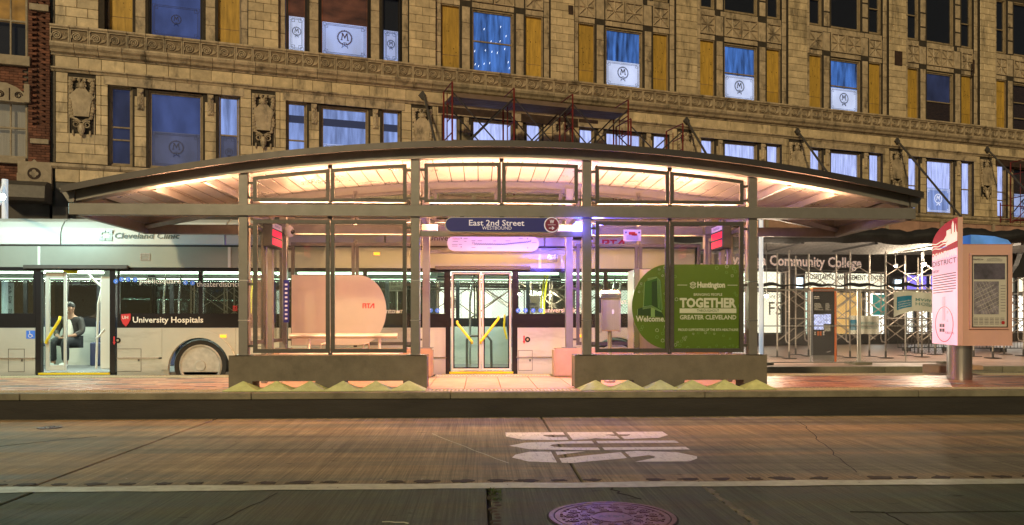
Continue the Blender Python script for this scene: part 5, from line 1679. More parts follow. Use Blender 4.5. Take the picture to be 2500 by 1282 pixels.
finpoly([(U(.42), Zp(.30)), (U(.60), Zp(.50)), (U(.60), Zp(.66)), (U(.76), Zp(.68)), (U(.76), Zp(.50)), (U(.80), Zp(.50)), (U(.80), Zp(.78)), (U(.84), Zp(.93)), (U(.88), Zp(.78)), (U(.88), Zp(.52)), (U(.92), Zp(.52)), (U(.94), Zp(.80)), (U(.97), Zp(.52)), (U(1), Zp(.50)), (U(1), Zp(.34))], 'pylon_white', 'skyline_print', .008)
finpoly([(U(.58), Zp(.14)), (U(1), Zp(.22)), (U(1), Zp(.40)), (U(.72), Zp(.36)), (U(.58), Zp(.24))], 'pylon_white', 'tram_print', .009)
q = MB()
for k in range(3):
    q.path([(U(t), -.008, Zp(.12 + k * .10 + .025 * math.sin(t * 14 + k))) for t in [i * .6 / 14 for i in range(15)]], .009, 4)
q.xf(Mf); q.build('wave_print', 'pylon_white', fin, local=True)
def fint(s, h, x, z, m_, w=None, align='C', bold=0.0):
    t = text_mb(s, h, w, align, bold); t.v = [(v[0] + x, v[1] - .008, v[2] + z) for v in t.v]; t.xf(Mf); return t.build('lettering', m_, fin, local=True)
mat('fin_ink', (0.12, 0.01, 0.08), 0.5)
fint('DOWNTOWN', .105, U(.5), 2.36 - PZ, 'pylon_white', w=U(.94), bold=.02)
fint('DISTRICT', .085, U(.5), 2.24 - PZ, 'fin_ink', w=U(.94))
fint('HISTORY', .04, U(.18), 2.13 - PZ, 'fin_ink', w=U(.26), bold=.02)
q = MB()
for k in range(8): q.box(U(.05), U(.95 - .12 * (k == 7)), -.007, -.005, 2.07 - k * .042 - PZ, 2.085 - k * .042 - PZ)
for x in (.46, .53): q.box(U(x) - .006, U(x) + .006, -.007, -.005, 1.30 - PZ, 1.70 - PZ)
for a in (.32, .43):
    for b_ in (1.11, 1.19): q.box(U(a), U(a + .085), -.007, -.005, b_ - PZ, b_ + .055 - PZ)
q.xf(Mf); q.build('small_print', 'fin_ink', fin, local=True)
q = MB(); q.ring(arc(U(.5), 1.24 - PZ, .46, .30, 0, 2 * PI, 40)[:-1], arc(U(.5), 1.24 - PZ, .435, .288, 0, 2 * PI, 40)[:-1], -.008, -.006); q.xf(Mf); q.build('red_ring', 'pylon_red', fin, local=True)
fint('PUBLIC SQ.', .035, U(.72), 1.08 - PZ, 'fin_ink', w=U(.34))
fint('E 9', .035, U(.64), 1.42 - PZ, 'fin_ink'); fint('E 2', .035, U(.64), 1.28 - PZ, 'fin_ink')
# poster case on the front
q = MB(); rect_frame(q, .19, .83, 1.16 - PZ, 2.38 - PZ, -.012, .02, .045); case = PB(q, 'poster_case', 'pylon_paint', bevel=.006)
q = MB(); rect_frame(q, .222, .798, 1.19 - PZ, 2.35 - PZ, -.020, -.013, .014); q.build('bead', 'frame_paint', case, local=True)
q = MB(); q.box(.235, .785, .0, .01, 1.20 - PZ, 2.34 - PZ); q.build('poster', 'poster_paper', case, local=True)
q = MB(); q.box(.26, .76, -.003, -.001, 1.96 - PZ, 2.22 - PZ); q.build('photo_print', 'poster_photo', case, local=True)
q = MB(); q.box(.26, .66, -.003, -.001, 1.40 - PZ, 1.93 - PZ); q.build('map_print', 'poster_map', case, local=True)
q = MB()
rr = random.Random(5)
for k in range(7):
    q.box(.26, .66, -.0045, -.0035, 1.45 + k * .07 - PZ, 1.456 + k * .07 - PZ)
    q.box(.29 + k * .055, .294 + k * .055, -.0055, -.0047, 1.40 - PZ, 1.93 - PZ)
cx_, cz_ = .46, 1.665 - PZ
ang = R(25)
q.v = [(cx_ + (v[0] - cx_) * math.cos(ang) - (v[2] - cz_) * math.sin(ang), v[1], cz_ + (v[0] - cx_) * math.sin(ang) + (v[2] - cz_) * math.cos(ang)) for v in q.v]
q.v = [(min(.66, max(.26, v[0])), v[1], min(1.93 - PZ, max(1.40 - PZ, v[2]))) for v in q.v]
q.build('street_print', 'poster_paper', case, local=True)
q = MB()
for k in range(6):
    for j in range(5): q.box(.26 + k * .085, .325 + k * .085, -.003, -.001, 1.24 + j * .024 - PZ, 1.248 + j * .024 - PZ)
for j in range(10): q.box(.69, .765, -.003, -.001, 1.45 + j * .045 - PZ, 1.458 + j * .045 - PZ)
for k in range(14): q.tube((.47 + k * .018, -.002, 2.25 - PZ), (.48 + k * .018, -.002, 2.29 + .02 * math.sin(k / 13 * PI) - PZ), .003, 3)
q.build('small_print', 'ink_grey', case, local=True)
t = text_mb('HealthLine', .028, .16, bold=.02); t.v = [(v[0] + .33, -.003, v[2] + 2.27 - PZ) for v in t.v]; t.build('lettering', 'ink_grey', case, local=True)
q = MB(); q.lathe([(0, -.004), (.028, -.004), (.028, -.002)], .73, 1.265 - PZ, 16, axis='y'); q.build('red_seal', 'rta_red', case, local=True)
q = MB(); q.box(.235, .785, -.010, -.007, 1.20 - PZ, 2.34 - PZ); q.build('pane', 'shelter_glass', case, local=True)
# ------------------------------------------------------------------ the bus
YS, YE = 14.26, 16.84
BX0, BX1 = -12.6, ax(1708, YS)
mat('bus_silver', (0.52, 0.53, 0.49), 0.30, metal=0.25, noise=(1.5, 0.06), coat=0.3, stain=(1.3, .52, .78, (.5, 1, 2.4)))
mat('bus_band', (0.30, 0.33, 0.30), 0.32, metal=0.3, noise=(1.5, 0.06), coat=0.3)
mat('bus_roof', (0.62, 0.63, 0.60), 0.35, metal=0.1, noise=(1.5, 0.05))
mat('bus_inside', (0.48, 0.49, 0.46), 0.5)
mat('wheel_silver', (0.42, 0.42, 0.40), 0.4, metal=0.2, noise=(9, .2))
mat('bus_floor', (0.10, 0.10, 0.105), 0.6)
mat('bus_black', (0.015, 0.014, 0.016), 0.18)
mat('bus_seat', (0.03, 0.035, 0.09), 0.7)
mat('grab_yellow', (0.80, 0.62, 0.02), 0.35, emis=(0.9, 0.7, 0.02), estr=0.0)
mat('white_print', (0.75, 0.74, 0.70), 0.5)
mat('blue_print', (0.03, 0.14, 0.55), 0.4, emis=(.05, .2, .9), estr=.2)
mat('amber_lens', (0.8, 0.25, 0.02), 0.3, emis=(1, .35, .02), estr=2.5)
mat('clinic_text', (0.13, 0.16, 0.15), 0.5)
mat('route_brown', (0.16, 0.12, 0.09), 0.5)
bus = thing('bus', 'silver articulated city bus with dark window band standing at the platform behind the shelter', 'bus', (-4.2, 15.5, 0))
WZ0, WZ1, WZ2, WZT = 1.17, 2.26, 2.64, 3.17
D1a, D1b = ax(100, YS), ax(268, YS)          # left door opening
D2a, D2b = ax(1100, YS), ax(1250, YS)
wheels = [ax(487, YS), ax(1505, YS)]
SK0 = .20
def skirt(x0, x1, y0, y1, parent, nm='side_panel'):
    inside = [w for w in wheels if x0 < w < x1]
    pts = [(x0, SK0)]
    for w in inside: pts += [(w - .545, SK0)] + [(w - .545 * math.cos(t), .43 + .56 * math.sin(t)) for t in [PI * i / 18 for i in range(19)]] + [(w + .545, SK0)]
    pts += [(x1, SK0), (x1, WZ0), (x0, WZ0)]
    q = MB(); q.prism(pts, y0, y1); return q.build(nm, 'bus_silver', parent)
segs = [(BX0, -9.4), (-9.395, D1a - .10), (D1b + .13, ax(395, YS)), (ax(395.6, YS), ax(575, YS)), (ax(575.6, YS), ax(800, YS)), (ax(800.6, YS), D2a - .08), (D2b + .08, ax(1410, YS)), (ax(1410.6, YS), BX1 - .12)]
for a, b_ in segs:
    p_ = skirt(a, b_, YS, YS + .05, bus)
    q = MB(); q.box(a, b_, YS - .014, YS - .001, .615, .640)
    if not any(a < w < b_ for w in wheels): q.build('rub_rail', 'stainless', p_)
    else:
        w = [w for w in wheels if a < w < b_][0]
        q = MB(); q.box(a, w - .72, YS - .014, YS - .001, .615, .640); q.box(w + .72, b_, YS - .014, YS - .001, .615, .640); q.build('rub_rail', 'stainless', p_)
q = MB(); q.box(BX0, BX1, YE - .05, YE, SK0, WZ0); q.build('far_side_panel', 'bus_silver', bus)
for w in wheels:
    o_ = arc(w, .43, .665, .68, 0, PI, 24); i_ = arc(w, .43, .56, .575, 0, PI, 24)
    q = MB(); q.prism(o_ + i_[::-1], YS - .035, YS - .001); q.build('arch_flare', 'bus_silver', bus, bevel=.012)
    wh = MB(); wh.lathe([(0.0, YS + .2), (.36, YS + .2), (.375, YS + .06), (.46, YS + .05), (.485, YS + .09), (.485, YS + .30), (.3, YS + .32)], w, .485, 40, axis='y'); wo = wh.build('wheel', 'rubber', bus, smooth=False)
    q = MB(); q.lathe([(0, YS + .045), (.09, YS + .04), (.12, YS + .10), (.26, YS + .10), (.36, YS + .045), (.385, YS + .06)], w, .485, 32, axis='y'); q.build('rim', 'wheel_silver', wo)
    q = MB()
    for k in range(10): q.lathe([(0, YS + .10), (.018, YS + .10), (.018, YS + .13)], w + .20 * math.cos(k * PI / 5), .485 + .20 * math.sin(k * PI / 5), 6, axis='y')
    q.build('lug_nuts', 'stainless', wo)
    q = MB(); q.prism([(w - .6, .2), (w + .6, .2), (w + .6, 1.1), (w - .6, 1.1)], YS + .45, YS + .50); q.build('wheel_well', 'black', bus)
# window band
pillars = []
def band(x0, x1):
    q = MB(); q.box(x0, x1, YS + .008, YS + .045, WZ0 + .002, 1.43); q.box(x0, x1, YS + .008, YS + .045, 2.185, WZ1 - .002)
    q.build('window_surround', 'bus_black', bus)
runs = [(BX0, D1a - .10), (D1b + .13, D2a - .08), (D2b + .08, BX1 - .10)]
for a, b_ in runs:
    band(a, b_)
    n_ = max(1, round((b_ - a) / 1.32)); w_ = (b_ - a) / n_
    for i in range(n_):
        f = MB(); x0, x1 = a + i * w_, a + (i + 1) * w_
        f.box(x0, x0 + .04, YS + .008, YS + .045, 1.431, 2.184); f.box(x1 - .04, x1, YS + .008, YS + .045, 1.431, 2.184)
        wo = f.build('window', 'bus_black', bus)
        q = MB(); q.box(x0 + .041, x1 - .041, YS + .014, YS + .020, 1.432, 2.183); q.build('pane', 'bus_glass', wo)
# far side windows
q = MB(); q.box(BX0, BX1, YE - .045, YE - .008, WZ0 + .002, 1.36); q.box(BX0, BX1, YE - .045, YE - .008, 2.16, WZ1)
n_ = 11; w_ = (BX1 - BX0) / n_
for i in range(n_ + 1): q.box(BX0 + i * w_ - .04, BX0 + i * w_ + .04, YE - .045, YE - .008, 1.36, 2.16)
fw_ = q.build('far_window_frame', 'bus_black', bus)
for i in range(n_):
    q = MB(); q.box(BX0 + i * w_ + .041, BX0 + (i + 1) * w_ - .041, YE - .03, YE - .024, 1.362, 2.158); q.build('pane', 'bus_glass', fw_)
# band above windows, roof shroud
q = MB(); q.box(BX0, BX1, YS, YS + .05, WZ1, WZ2); q.build('upper_panel', 'bus_band', bus)
q = MB(); q.box(BX0, BX1, YE - .05, YE, WZ1, WZ2); q.build('upper_panel', 'bus_band', bus)
q = MB(); q.box(BX0, BX1, YS + .02, YE - .02, WZ2 - .02, WZ2 + .02); q.build('roof', 'bus_black', bus)
edges = [BX0, -9.0, ax(147, YS), ax(548, YS), ax(940, YS), ax(1330, YS), ax(1640, YS)]
for a, b_ in zip(edges[:-1], edges[1:]):
    prof = [(YS + .02, WZ2 + .025), (YS + .015, WZ2 + .20), (YS + .06, 2.97), (YS + .16, 3.09), (YS + .36, WZT), (YE - .36, WZT), (YE - .16, 3.09), (YE - .06, 2.97), (YE - .02, WZ2 + .025)]
    q = MB(); q.prism(prof, a + .008, b_ - .008, 'x'); q.build('roof_shroud', 'bus_roof', bus, bevel=.01)
q = MB(); q.box(BX0, BX1, YS - .006, YS + .012, WZ2 - .006, WZ2 + .022); q.build('roof_seam', 'black', bus)
# vertical seam and marker lamps
for px in (96, 560, 1318):
    x = ax(px, YS); q = MB(); q.box(x - .025, x + .025, YS - .012, YS - .001, WZ1, WZ2 - .01); q.build('panel_joint', 'bus_roof', bus)
for px in (355, 1349):
    x = ax(px, YS); q = MB(); rect_frame(q, x - .085, x + .085, 2.38, 2.51, YS - .012, YS - .001, .014)
    for k in range(6): q.box(x - .07, x + .07, YS - .008, YS - .001, 2.398 + k * .018, 2.406 + k * .018)
    q.build('vent_grille', 'stainless', bus)
for px, zz in ((545, 1.02), (920, 2.52), (1420, 1.02)):
    x = ax(px, YS); q = MB(); q.box(x - .055, x + .055, YS - .012, YS - .001, zz - .025, zz + .025); q.build('marker_lamp', 'amber_lens', bus)
# floor, ceiling, inside lights
q = MB(); q.box(BX0, BX1, YS + .06, YE - .06, .30, .37); q.build('floor', 'bus_floor', bus)
q = MB(); q.box(BX0, BX1, YS + .06, YE - .06, 2.36, 2.40); q.build('ceiling', 'bus_inside', bus)
q = MB(); q.box(BX0, BX0 + .05, YS + .06, YE - .06, .37, 2.36); q.build('bulkhead', 'bus_inside', bus)
for a, b_ in ((BX0 + .5, -6.9), (-6.7, -3.6), (-3.4, -.9), (-.7, 1.5), (1.7, 3.5)):
    for y in (14.60, 16.42):
        q = MB(); q.box(a, b_, y - .06, y + .06, 2.20, 2.355); fx = q.build('light_cove', 'bus_inside', bus)
        q = MB(); q.box(a + .03, b_ - .03, y - .065, y + .05, 2.165, 2.198); q.build('lamp_lens', 'tube_bus', fx)
        area('lamp', fx, ((a + b_) / 2, y, 2.155), 0, b_ - a, .08, 26.0 * (b_ - a), (.82, 1, .80))
# seats, poles
seat = MB()
seat.box(-.22, .22, -.42, .42, .40, .47); seat.prism([(-.25, .42), (-.18, .42), (-.27, 1.02), (-.33, 1.0)], -.42, .42)
sm = seat.mesh('seat', 'bus_seat', bevel=.03, seg=2)
sx = [-11.6, -10.8, -10.0, -9.2, -5.4, -4.7, -4.0, -3.2, -2.4, .9, 1.6, 2.3, 3.0]
for x in sx:
    for y in (14.80, 16.25):
        if y < 15 and (D1a - .5 < x < D1b + .6 or D2a - .3 < x < D2b + .8): continue
        if y < 15 and x > .6: continue
        piece('seat', sm, bus, (x + 4.2, y - 15.5, .37))
q = MB(); q.box(-6.95, -6.4, 16.2, 16.62, .80, .88); q.box(-8.05, -5.95, 16.40, 16.74, .37, .85); q.box(-8.05, -5.95, 16.64, 16.76, .85, 1.30)
q.build('side_bench', 'bus_seat', bus, bevel=.02)
for x in (-10.4, -8.25, -6.05, -4.4, -2.8, -.2, 1.25, 2.7):
    for y in (15.15, 15.9):
        q = MB(); q.path([(x, y, .37), (x, y, 1.7), (x + .05, y - .04, 2.1), (x + .1, y - .08, 2.36)], .018, 8); q.build('pole', 'stainless' if x not in (-4.4, 1.25) else 'grab_yellow', bus)
q = MB()
for y in (15.1, 15.95): q.tube((BX0 + .3, y, 2.12), (BX1 - .6, y, 2.12), .016, 8)
q.build('ceiling_rail', 'stainless', bus)
# door openings
def door_frame(a, b_):
    q = MB(); q.box(a - .09, a, YS - .004, YS + .09, .22, WZ1 - .01); q.box(b_, b_ + .10, YS - .004, YS + .09, .22, WZ1 - .01); q.box(a, b_, YS - .004, YS + .09, 2.20, WZ1 - .01)
    q.build('door_frame', 'bus_black', bus)
    q = MB(); q.box(a - .28, b_ + .34, YS - .07, YS - .001, 2.225, 2.295); q.build('door_track', 'frame_paint', bus, bevel=.01)
    q = MB(); q.box(a + .02, b_ - .01, YS - .03, YS + .12, .335, .372); st_ = q.build('step', 'stainless', bus)
    q = MB(); q.box(a - .02, b_ + .02, YS - .055, YS - .028, .335, .368); q.build('yellow_edge', 'grab_yellow', st_)
door_frame(D1a, D1b); door_frame(D2a, D2b)
q = MB(); q.prism([(D2a + .15, YS + .02), (D2b - .15, YS + .02), (D2b - .25, YS + .55), (D2a + .25, YS + .55)], .3725, .380, 'z'); q.build('threshold_plate', 'stainless', bus)
q = MB(); q.box(D2a + .2, D2b - .2, YS + .5, YS + .56, .381, .385)
for sg, e in ((1, D2a + .18), (-1, D2b - .18)): q.box(min(e, e + sg * .06), max(e, e + sg * .06), YS + .03, YS + .5, .381, .385)
q.build('yellow_line', 'grab_yellow', bus)
# left door: leaves slid open to the sides; panels and rails seen inside
q = MB(); q.box(D1a + .02, D1a + .09, YS + .10, YS + .15, .40, 2.18); q.box(D1a + .34, D1a + .38, YS + .10, YS + .15, .40, 2.18); q.box(D1a + .09, D1a + .34, YS + .10, YS + .15, .40, .50); q.box(D1a + .09, D1a + .34, YS + .10, YS + .15, 2.06, 2.18)
lf = q.build('door_leaf', 'bus_inside', bus, bevel=.008)
q = MB(); q.box(D1a + .09, D1a + .34, YS + .12, YS + .126, .50, 2.06); q.build('pane', 'bus_glass', lf)
q = MB(); q.box(D1b - .24, D1b - .02, YS + .14, YS + .20, .42, 2.1); q.build('door_post_panel', 'bus_roof', bus, bevel=.02)
q = MB(); q.path([(ax(106, YS), YS + .08, az(837, YS)), (ax(112, YS), YS + .05, az(828, YS)), (ax(141, YS), YS + .05, az(782, YS)), (ax(141, YS), YS + .08, az(773, YS))], .024, 8); q.build('grab_bar', 'grab_yellow', bus)
q = MB(); q.path([(ax(196, YS), YS + .3, 2.14), (ax(215, YS), YS + .25, 2.02), (ax(232, YS), YS + .2, 1.94), (ax(236, YS), YS + .2, 1.90), (ax(228, YS), YS + .18, 1.6), (ax(223, YS), YS + .18, .42)], .02, 8)
q.path([(ax(223, YS), YS + .18, .98), (ax(232, YS), YS + .16, 1.02), (ax(246, YS), YS + .14, 1.14)], .02, 8)
q.build('stanchion', 'bus_roof', bus)
q = MB(); q.box(-8.1, -6.4, 15.98, 16.02, 1.45, 2.12) ; 
q = MB(); q.box(ax(175, 15), ax(196, 15), 15.0, 15.01, 1.98, 2.03); q.build('notice', 'bus_black', bus)
q = MB(); q.box(ax(140, YS), ax(175, YS), YS + .2, YS + .21, az(669, YS), az(658, YS)); q.build('yellow_notice', 'grab_yellow', bus)
# centre door: two closed glass leaves
xm = (D2a + D2b) / 2
for a, b_ in ((D2a + .01, xm - .005), (xm + .005, D2b - .01)):
    f = MB(); rect_frame(f, a, b_, .385, 2.19, YS + .03, YS + .075, .038)
    lf = f.build('door_leaf', 'bus_inside', bus, bevel=.006)
    q = MB(); rect_frame(q, a + .038, b_ - .038, .423, 2.152, YS + .035, YS + .07, .022); q.build('gasket', 'bus_black', lf)
    q = MB(); q.box(a + .06, b_ - .06, YS + .05, YS + .056, .445, 2.13); q.build('pane', 'bus_glass', lf)
for (p0, q0), (p1, q1) in (((1116, 789), (1152, 834)), ((1217, 778), (1174, 834))):
    q = MB(); q.path([(ax(p0, YS), YS + .03, az(q0 - 4, YS)), (ax(p0, YS), YS - .01, az(q0, YS)), (ax(p1, YS), YS - .01, az(q1, YS)), (ax(p1, YS), YS + .03, az(q1 + 4, YS))], .023, 8); q.build('grab_bar', 'grab_yellow', bus)
q = MB(); q.path([(ax(1233, YS), YS + .12, az(768, YS)), (ax(1231, YS), YS + .12, az(800, YS)), (ax(1238, YS), YS + .12, az(828, YS))], .018, 8); q.build('grab_bar', 'grab_yellow', bus)
q = MB(); q.path([(ax(1140, 15), 15.0, .37), (ax(1140, 15), 15.0, az(828, 15)), (ax(1150, 15), 15.0, az(820, 15)), (ax(1190, 15), 15.0, az(820, 15)), (ax(1199, 15), 15.0, az(832, 15)), (ax(1200, 15), 15.0, .37)], .025, 8); q.build('handrail', 'frame_paint', bus)
# front end
q = MB(); q.prism([(YS, .25), (YE, .25), (YE, 2.66), (YS, 2.66)], BX1 - .11, BX1 - .04, 'x'); 
fr_ = MB(); fr_.box(BX1 - .11, BX1 + .03, YS, YE, .25, 1.15); fr_.box(BX1 - .11, BX1 + .0, YS, YE, 2.3, 2.66); fr_.box(BX1 - .11, BX1, YS, YS + .09, 1.15, 2.3); fr_.box(BX1 - .11, BX1, YE - .09, YE, 1.15, 2.3)
fr_.build('front_mask', 'bus_silver', bus, bevel=.02)
q = MB(); q.box(BX1 - .06, BX1 - .05, YS + .09, YE - .09, 1.15, 2.3); q.build('windscreen', 'bus_glass', bus)
q = MB(); q.prism([(BX1 - .05, 2.34), (BX1 + .10, 2.34), (BX1 + .13, 2.30), (BX1 + .13, 2.14), (BX1 + .05, 2.12), (BX1 + .02, 2.3), (BX1 - .05, 2.3)], YS - .12, YS + .02)
q.build('mirror', 'bus_roof', bus, bevel=.01)
for (p0, p1, y0_, y1_) in ((285, 345, 905, 850), (590, 660, 905, 845), (1265, 1300, 905, 855), (1560, 1650, 905, 840), (20, 60, 905, 850)):
    q = MB(); rect_frame(q, ax(p0, YS), ax(p1, YS), az(y0_, YS), az(y1_, YS), YS - .003, YS - .0005, .008)
    q.box(ax(p1, YS) - .06, ax(p1, YS) - .03, YS - .008, YS - .0005, (az(y0_, YS) + az(y1_, YS)) / 2 - .02, (az(y0_, YS) + az(y1_, YS)) / 2 + .02)
    q.build('service_hatch', 'frame_paint', bus)
# writing on the bus
def bt(s, px0, px1, pb, pc, m_, **k): return ptext(s, px0, px1, pb, pc, YS - .006, m_, bus, **k)
bt('University Hospitals', 324, 496, 787.5, 774, 'white_print', bold=.018)
bt('publicsquare', 341, 441, 692, 680, 'white_print'); bt('theaterdistrict', 480, 586, 700, 687, 'white_print')
bt('downtown', 912, 985, 765, 753, 'white_print'); bt('universitycircle', 1330, 1425, 763, 751, 'white_print'); bt('east', 1500, 1530, 742, 730, 'white_print')
text('Cleveland Clinic', az(573, YS) - az(586, YS), (ax(359, YS), YS + .005, az(586, YS)), 'clinic_text', bus, w=ax(438, YS) - ax(279, YS), bold=.02, shear=.18)
text('University Hospitals', az(575, YS) - az(588, YS), (ax(1045, YS), YS + .005, az(588, YS)), 'route_brown', bus, w=1.3, align='L', bold=.01)
q = MB(); x0, x1, z0, z1 = ax(241, YS), ax(274, YS), az(592, YS), az(565, YS)
xm_, zm_ = (x0 + x1) / 2, (z0 + z1) / 2
for sx_ in (-1, 1):
    for sz_ in (-1, 1):
        P = [(.06, .22), (.06, 1), (1, 1), (1, .06), (.55, .06), (.55, .50), (.45, .55), (.06 + .0, .55)]
        P = [(.06, .50), (.06, 1), (1, 1), (1, .06), (.55, .06), (.55, .50)]
        q.prism([(xm_ + sx_ * a * (x1 - x0) / 2, zm_ + sz_ * b_ * (z1 - z0) / 2) for a, b_ in P], YS + .004, YS + .008)
q.build('clinic_emblem', 'bus_band', bus)
rta_letters(ax(1470, YS), ax(1525, YS), az(602, YS), az(584, YS), YS + .006, bus)
rta_letters(ax(569, YS), ax(579, YS), az(760, YS), az(747, YS), YS - .004, bus)
# shield
q = MB(); xa_, xb_ = ax(296, YS), ax(319, YS); xc = (xa_ + xb_) / 2
q.prism([(xa_, az(768, YS)), (xb_, az(766, YS)), (xb_, az(780, YS)), (xb_ - .04, az(790, YS)), (xc, az(797, YS)), (xa_ + .03, az(790, YS)), (xa_, az(780, YS))], YS - .008, YS - .001); sh_ = q.build('shield_badge', 'rta_red', bus)
t = text('UH', .055, (xc - .01, YS - .010, az(779, YS)), 'white_print', sh_, bold=.01)
# arrows in blue dots, disabled sign, engine-stop arrow
q = MB(); q2 = MB()
for k, (px, py) in enumerate([(283, 687), (297, 682), (313, 682), (330, 683), (453, 690), (470, 691), (1265, 758), (1283, 758), (1302, 758), (1320, 758), (1051, 758), (1068, 758)]):
    c_ = at(px, py, YS); q = MB(); q2 = MB(); q.lathe([(0, YS - .006), (.042, YS - .006), (.042, YS - .001)], c_.x, c_.z, 16, axis='y')
    s_ = 1 if k in (0, 1, 3, 5, 7, 9, 11) else -1
    q2.prism([(c_.x - s_ * .012, c_.z + .024), (c_.x + s_ * .014, c_.z), (c_.x - s_ * .012, c_.z - .024), (c_.x - s_ * .004, c_.z - .024), (c_.x + s_ * .024, c_.z), (c_.x - s_ * .004, c_.z + .024)], YS - .010, YS - .007)
    bd_ = q.build('blue_dot', 'blue_print', bus); q2.build('chevron', 'white_print', bd_)
c_ = at(75, 817, YS)
q = MB(); q.box(c_.x - .075, c_.x + .075, YS - .006, YS - .001, c_.z - .072, c_.z + .072); wb = q.build('wheelchair_sign', 'blue_print', bus)
q = MB(); q.ring(arc(c_.x - .005, c_.z - .02, .035, .035, 0, 2 * PI, 16)[:-1], arc(c_.x - .005, c_.z - .02, .026, .026, 0, 2 * PI, 16)[:-1], YS - .010, YS - .007)
q.lathe([(0, YS - .010), (.010, YS - .010), (.010, YS - .007)], c_.x - .015, c_.z + .05, 8, axis='y'); q.tube((c_.x - .015, YS - .009, c_.z + .04), (c_.x - .008, YS - .009, c_.z + .0), .006, 4); q.tube((c_.x - .008, YS - .009, c_.z), (c_.x + .025, YS - .009, c_.z), .006, 4); q.tube((c_.x + .025, YS - .009, c_.z), (c_.x + .042, YS - .009, c_.z - .04), .006, 4)
q.build('symbol', 'white_print', wb)
for px, py in ((288, 831), (1288, 829)):
    c_ = at(px, py, YS)
    q = MB(); q.lathe([(0, YS - .008), (.05, YS - .008), (.05, YS - .001)], c_.x, c_.z, 20, axis='y'); dl = q.build('filler_cap', 'bus_black', bus)
    q = MB(); q.lathe([(0, YS - .012), (.022, YS - .012), (.022, YS - .009)], c_.x, c_.z, 12, axis='y'); q.build('cap_centre', 'limestone', dl)
    q = MB(); x = c_.x - .065; q.prism([(x - .012, c_.z + .07), (x + .012, c_.z + .07), (x + .012, c_.z - .03), (x + .025, c_.z - .03), (x, c_.z - .085), (x - .025, c_.z - .03), (x - .012, c_.z - .03)], YS - .005, YS - .001); q.build('red_arrow', 'rta_red', bus)

# ------------------------------------------------------------------ seated passenger
mat('skin', (0.26, 0.13, 0.08), 0.55)
mat('jacket', (0.028, 0.022, 0.022), 0.8, noise=(20, 0.2))
mat('white_cloth', (0.62, 0.60, 0.56), 0.8, noise=(20, 0.08))
mat('dark_trousers', (0.010, 0.010, 0.014), 0.85)
mat('dark_hair', (0.015, 0.012, 0.012), 0.7)
def skin_mesh(name, verts, edges, radii, root, m_, parent, sub=2):
    me = D.meshes.new(name); me.from_pydata(verts, edges, [])
    o = D.objects.new(name, me); COL.objects.link(o)
    md = o.modifiers.new('skin', 'SKIN'); md.use_smooth_shade = True
    sl = me.skin_vertices[0].data
    for i, r_ in enumerate(radii):
        sl[i].radius = (r_, r_) if not hasattr(r_, '__len__') else r_
        sl[i].use_root = (i == root)
    ms = o.modifiers.new('sub', 'SUBSURF'); ms.levels = ms.render_levels = sub
    bpy.context.view_layer.update()
    m2 = D.meshes.new_from_object(o.evaluated_get(bpy.context.evaluated_depsgraph_get()))
    D.objects.remove(o); D.meshes.remove(me)
    m2.name = name; m2.materials.clear(); m2.materials.append(MATS[m_])
    m2.polygons.foreach_set('use_smooth', [True] * len(m2.polygons))
    q = D.objects.new(name, m2); COL.objects.link(q); q.parent = parent
    return q
hx_ = ax(168, 16.2)
pr = thing('person', 'seated passenger in an open grey jacket over a white shirt inside the left bus door', 'person', (hx_, 16.2, .37))
# local: x right, y away, z up from the bus floor; sits facing the camera
bv = [(0, .10, .50), (0, .12, .68), (0, .11, .84), (0, .09, .97), (0, .06, 1.05), (0, .03, 1.15), (0, .02, 1.24),
      (-.10, .03, .50), (-.12, -.20, .52), (-.12, -.40, .50), (-.12, -.38, .28), (-.11, -.36, .08), (-.11, -.46, .04), (-.11, -.54, .035),
      (.10, .03, .50), (.12, -.20, .52), (.13, -.40, .50), (.13, -.38, .28), (.12, -.36, .08), (.13, -.46, .04), (.14, -.54, .035),
      (-.17, .09, .95), (-.22, .06, .82), (-.24, .0, .70), (-.16, -.14, .62), (-.07, -.22, .60),
      (.17, .09, .95), (.23, .06, .82), (.26, .0, .70), (.17, -.14, .63), (.06, -.22, .61)]
be_ = [(0, 1), (1, 2), (2, 3), (3, 4), (4, 5), (5, 6), (0, 7), (7, 8), (8, 9), (9, 10), (10, 11), (11, 12), (12, 13), (0, 14), (14, 15), (15, 16), (16, 17), (17, 18), (18, 19), (19, 20),
       (3, 21), (21, 22), (22, 23), (23, 24), (24, 25), (3, 26), (26, 27), (27, 28), (28, 29), (29, 30)]
br_ = [(.16, .12), (.15, .11), (.165, .115), (.12, .09), .055, .085, .085, .10, .088, .068, .058, .045, .045, .035, .10, .088, .068, .058, .045, .045, .035, .065, .052, .045, .038, .028, .065, .052, .045, .038, .028]
skin_mesh('body', bv, be_, br_, 0, 'skin', pr)
jv = [(0, .11, .56), (0, .13, .70), (0, .125, .86), (0, .10, .97), (-.17, .09, .95), (-.225, .06, .82), (-.245, .0, .70), (-.175, -.12, .63), (.17, .09, .95), (.235, .06, .82), (.265, .0, .70), (.185, -.12, .64)]
je = [(0, 1), (1, 2), (2, 3), (3, 4), (4, 5), (5, 6), (6, 7), (3, 8), (8, 9), (9, 10), (10, 11)]
skin_mesh('jacket', jv, je, [(.20, .14), (.18, .13), (.195, .135), (.13, .10), .085, .072, .066, .052, .085, .072, .066, .052], 0, 'jacket', pr)
skin_mesh('shirt', [(0, .02, .60), (0, .03, .74), (0, .03, .88), (0, .045, .99)], [(0, 1), (1, 2), (2, 3)], [(.10, .06), (.09, .06), (.075, .06), .045], 0, 'white_cloth', pr)
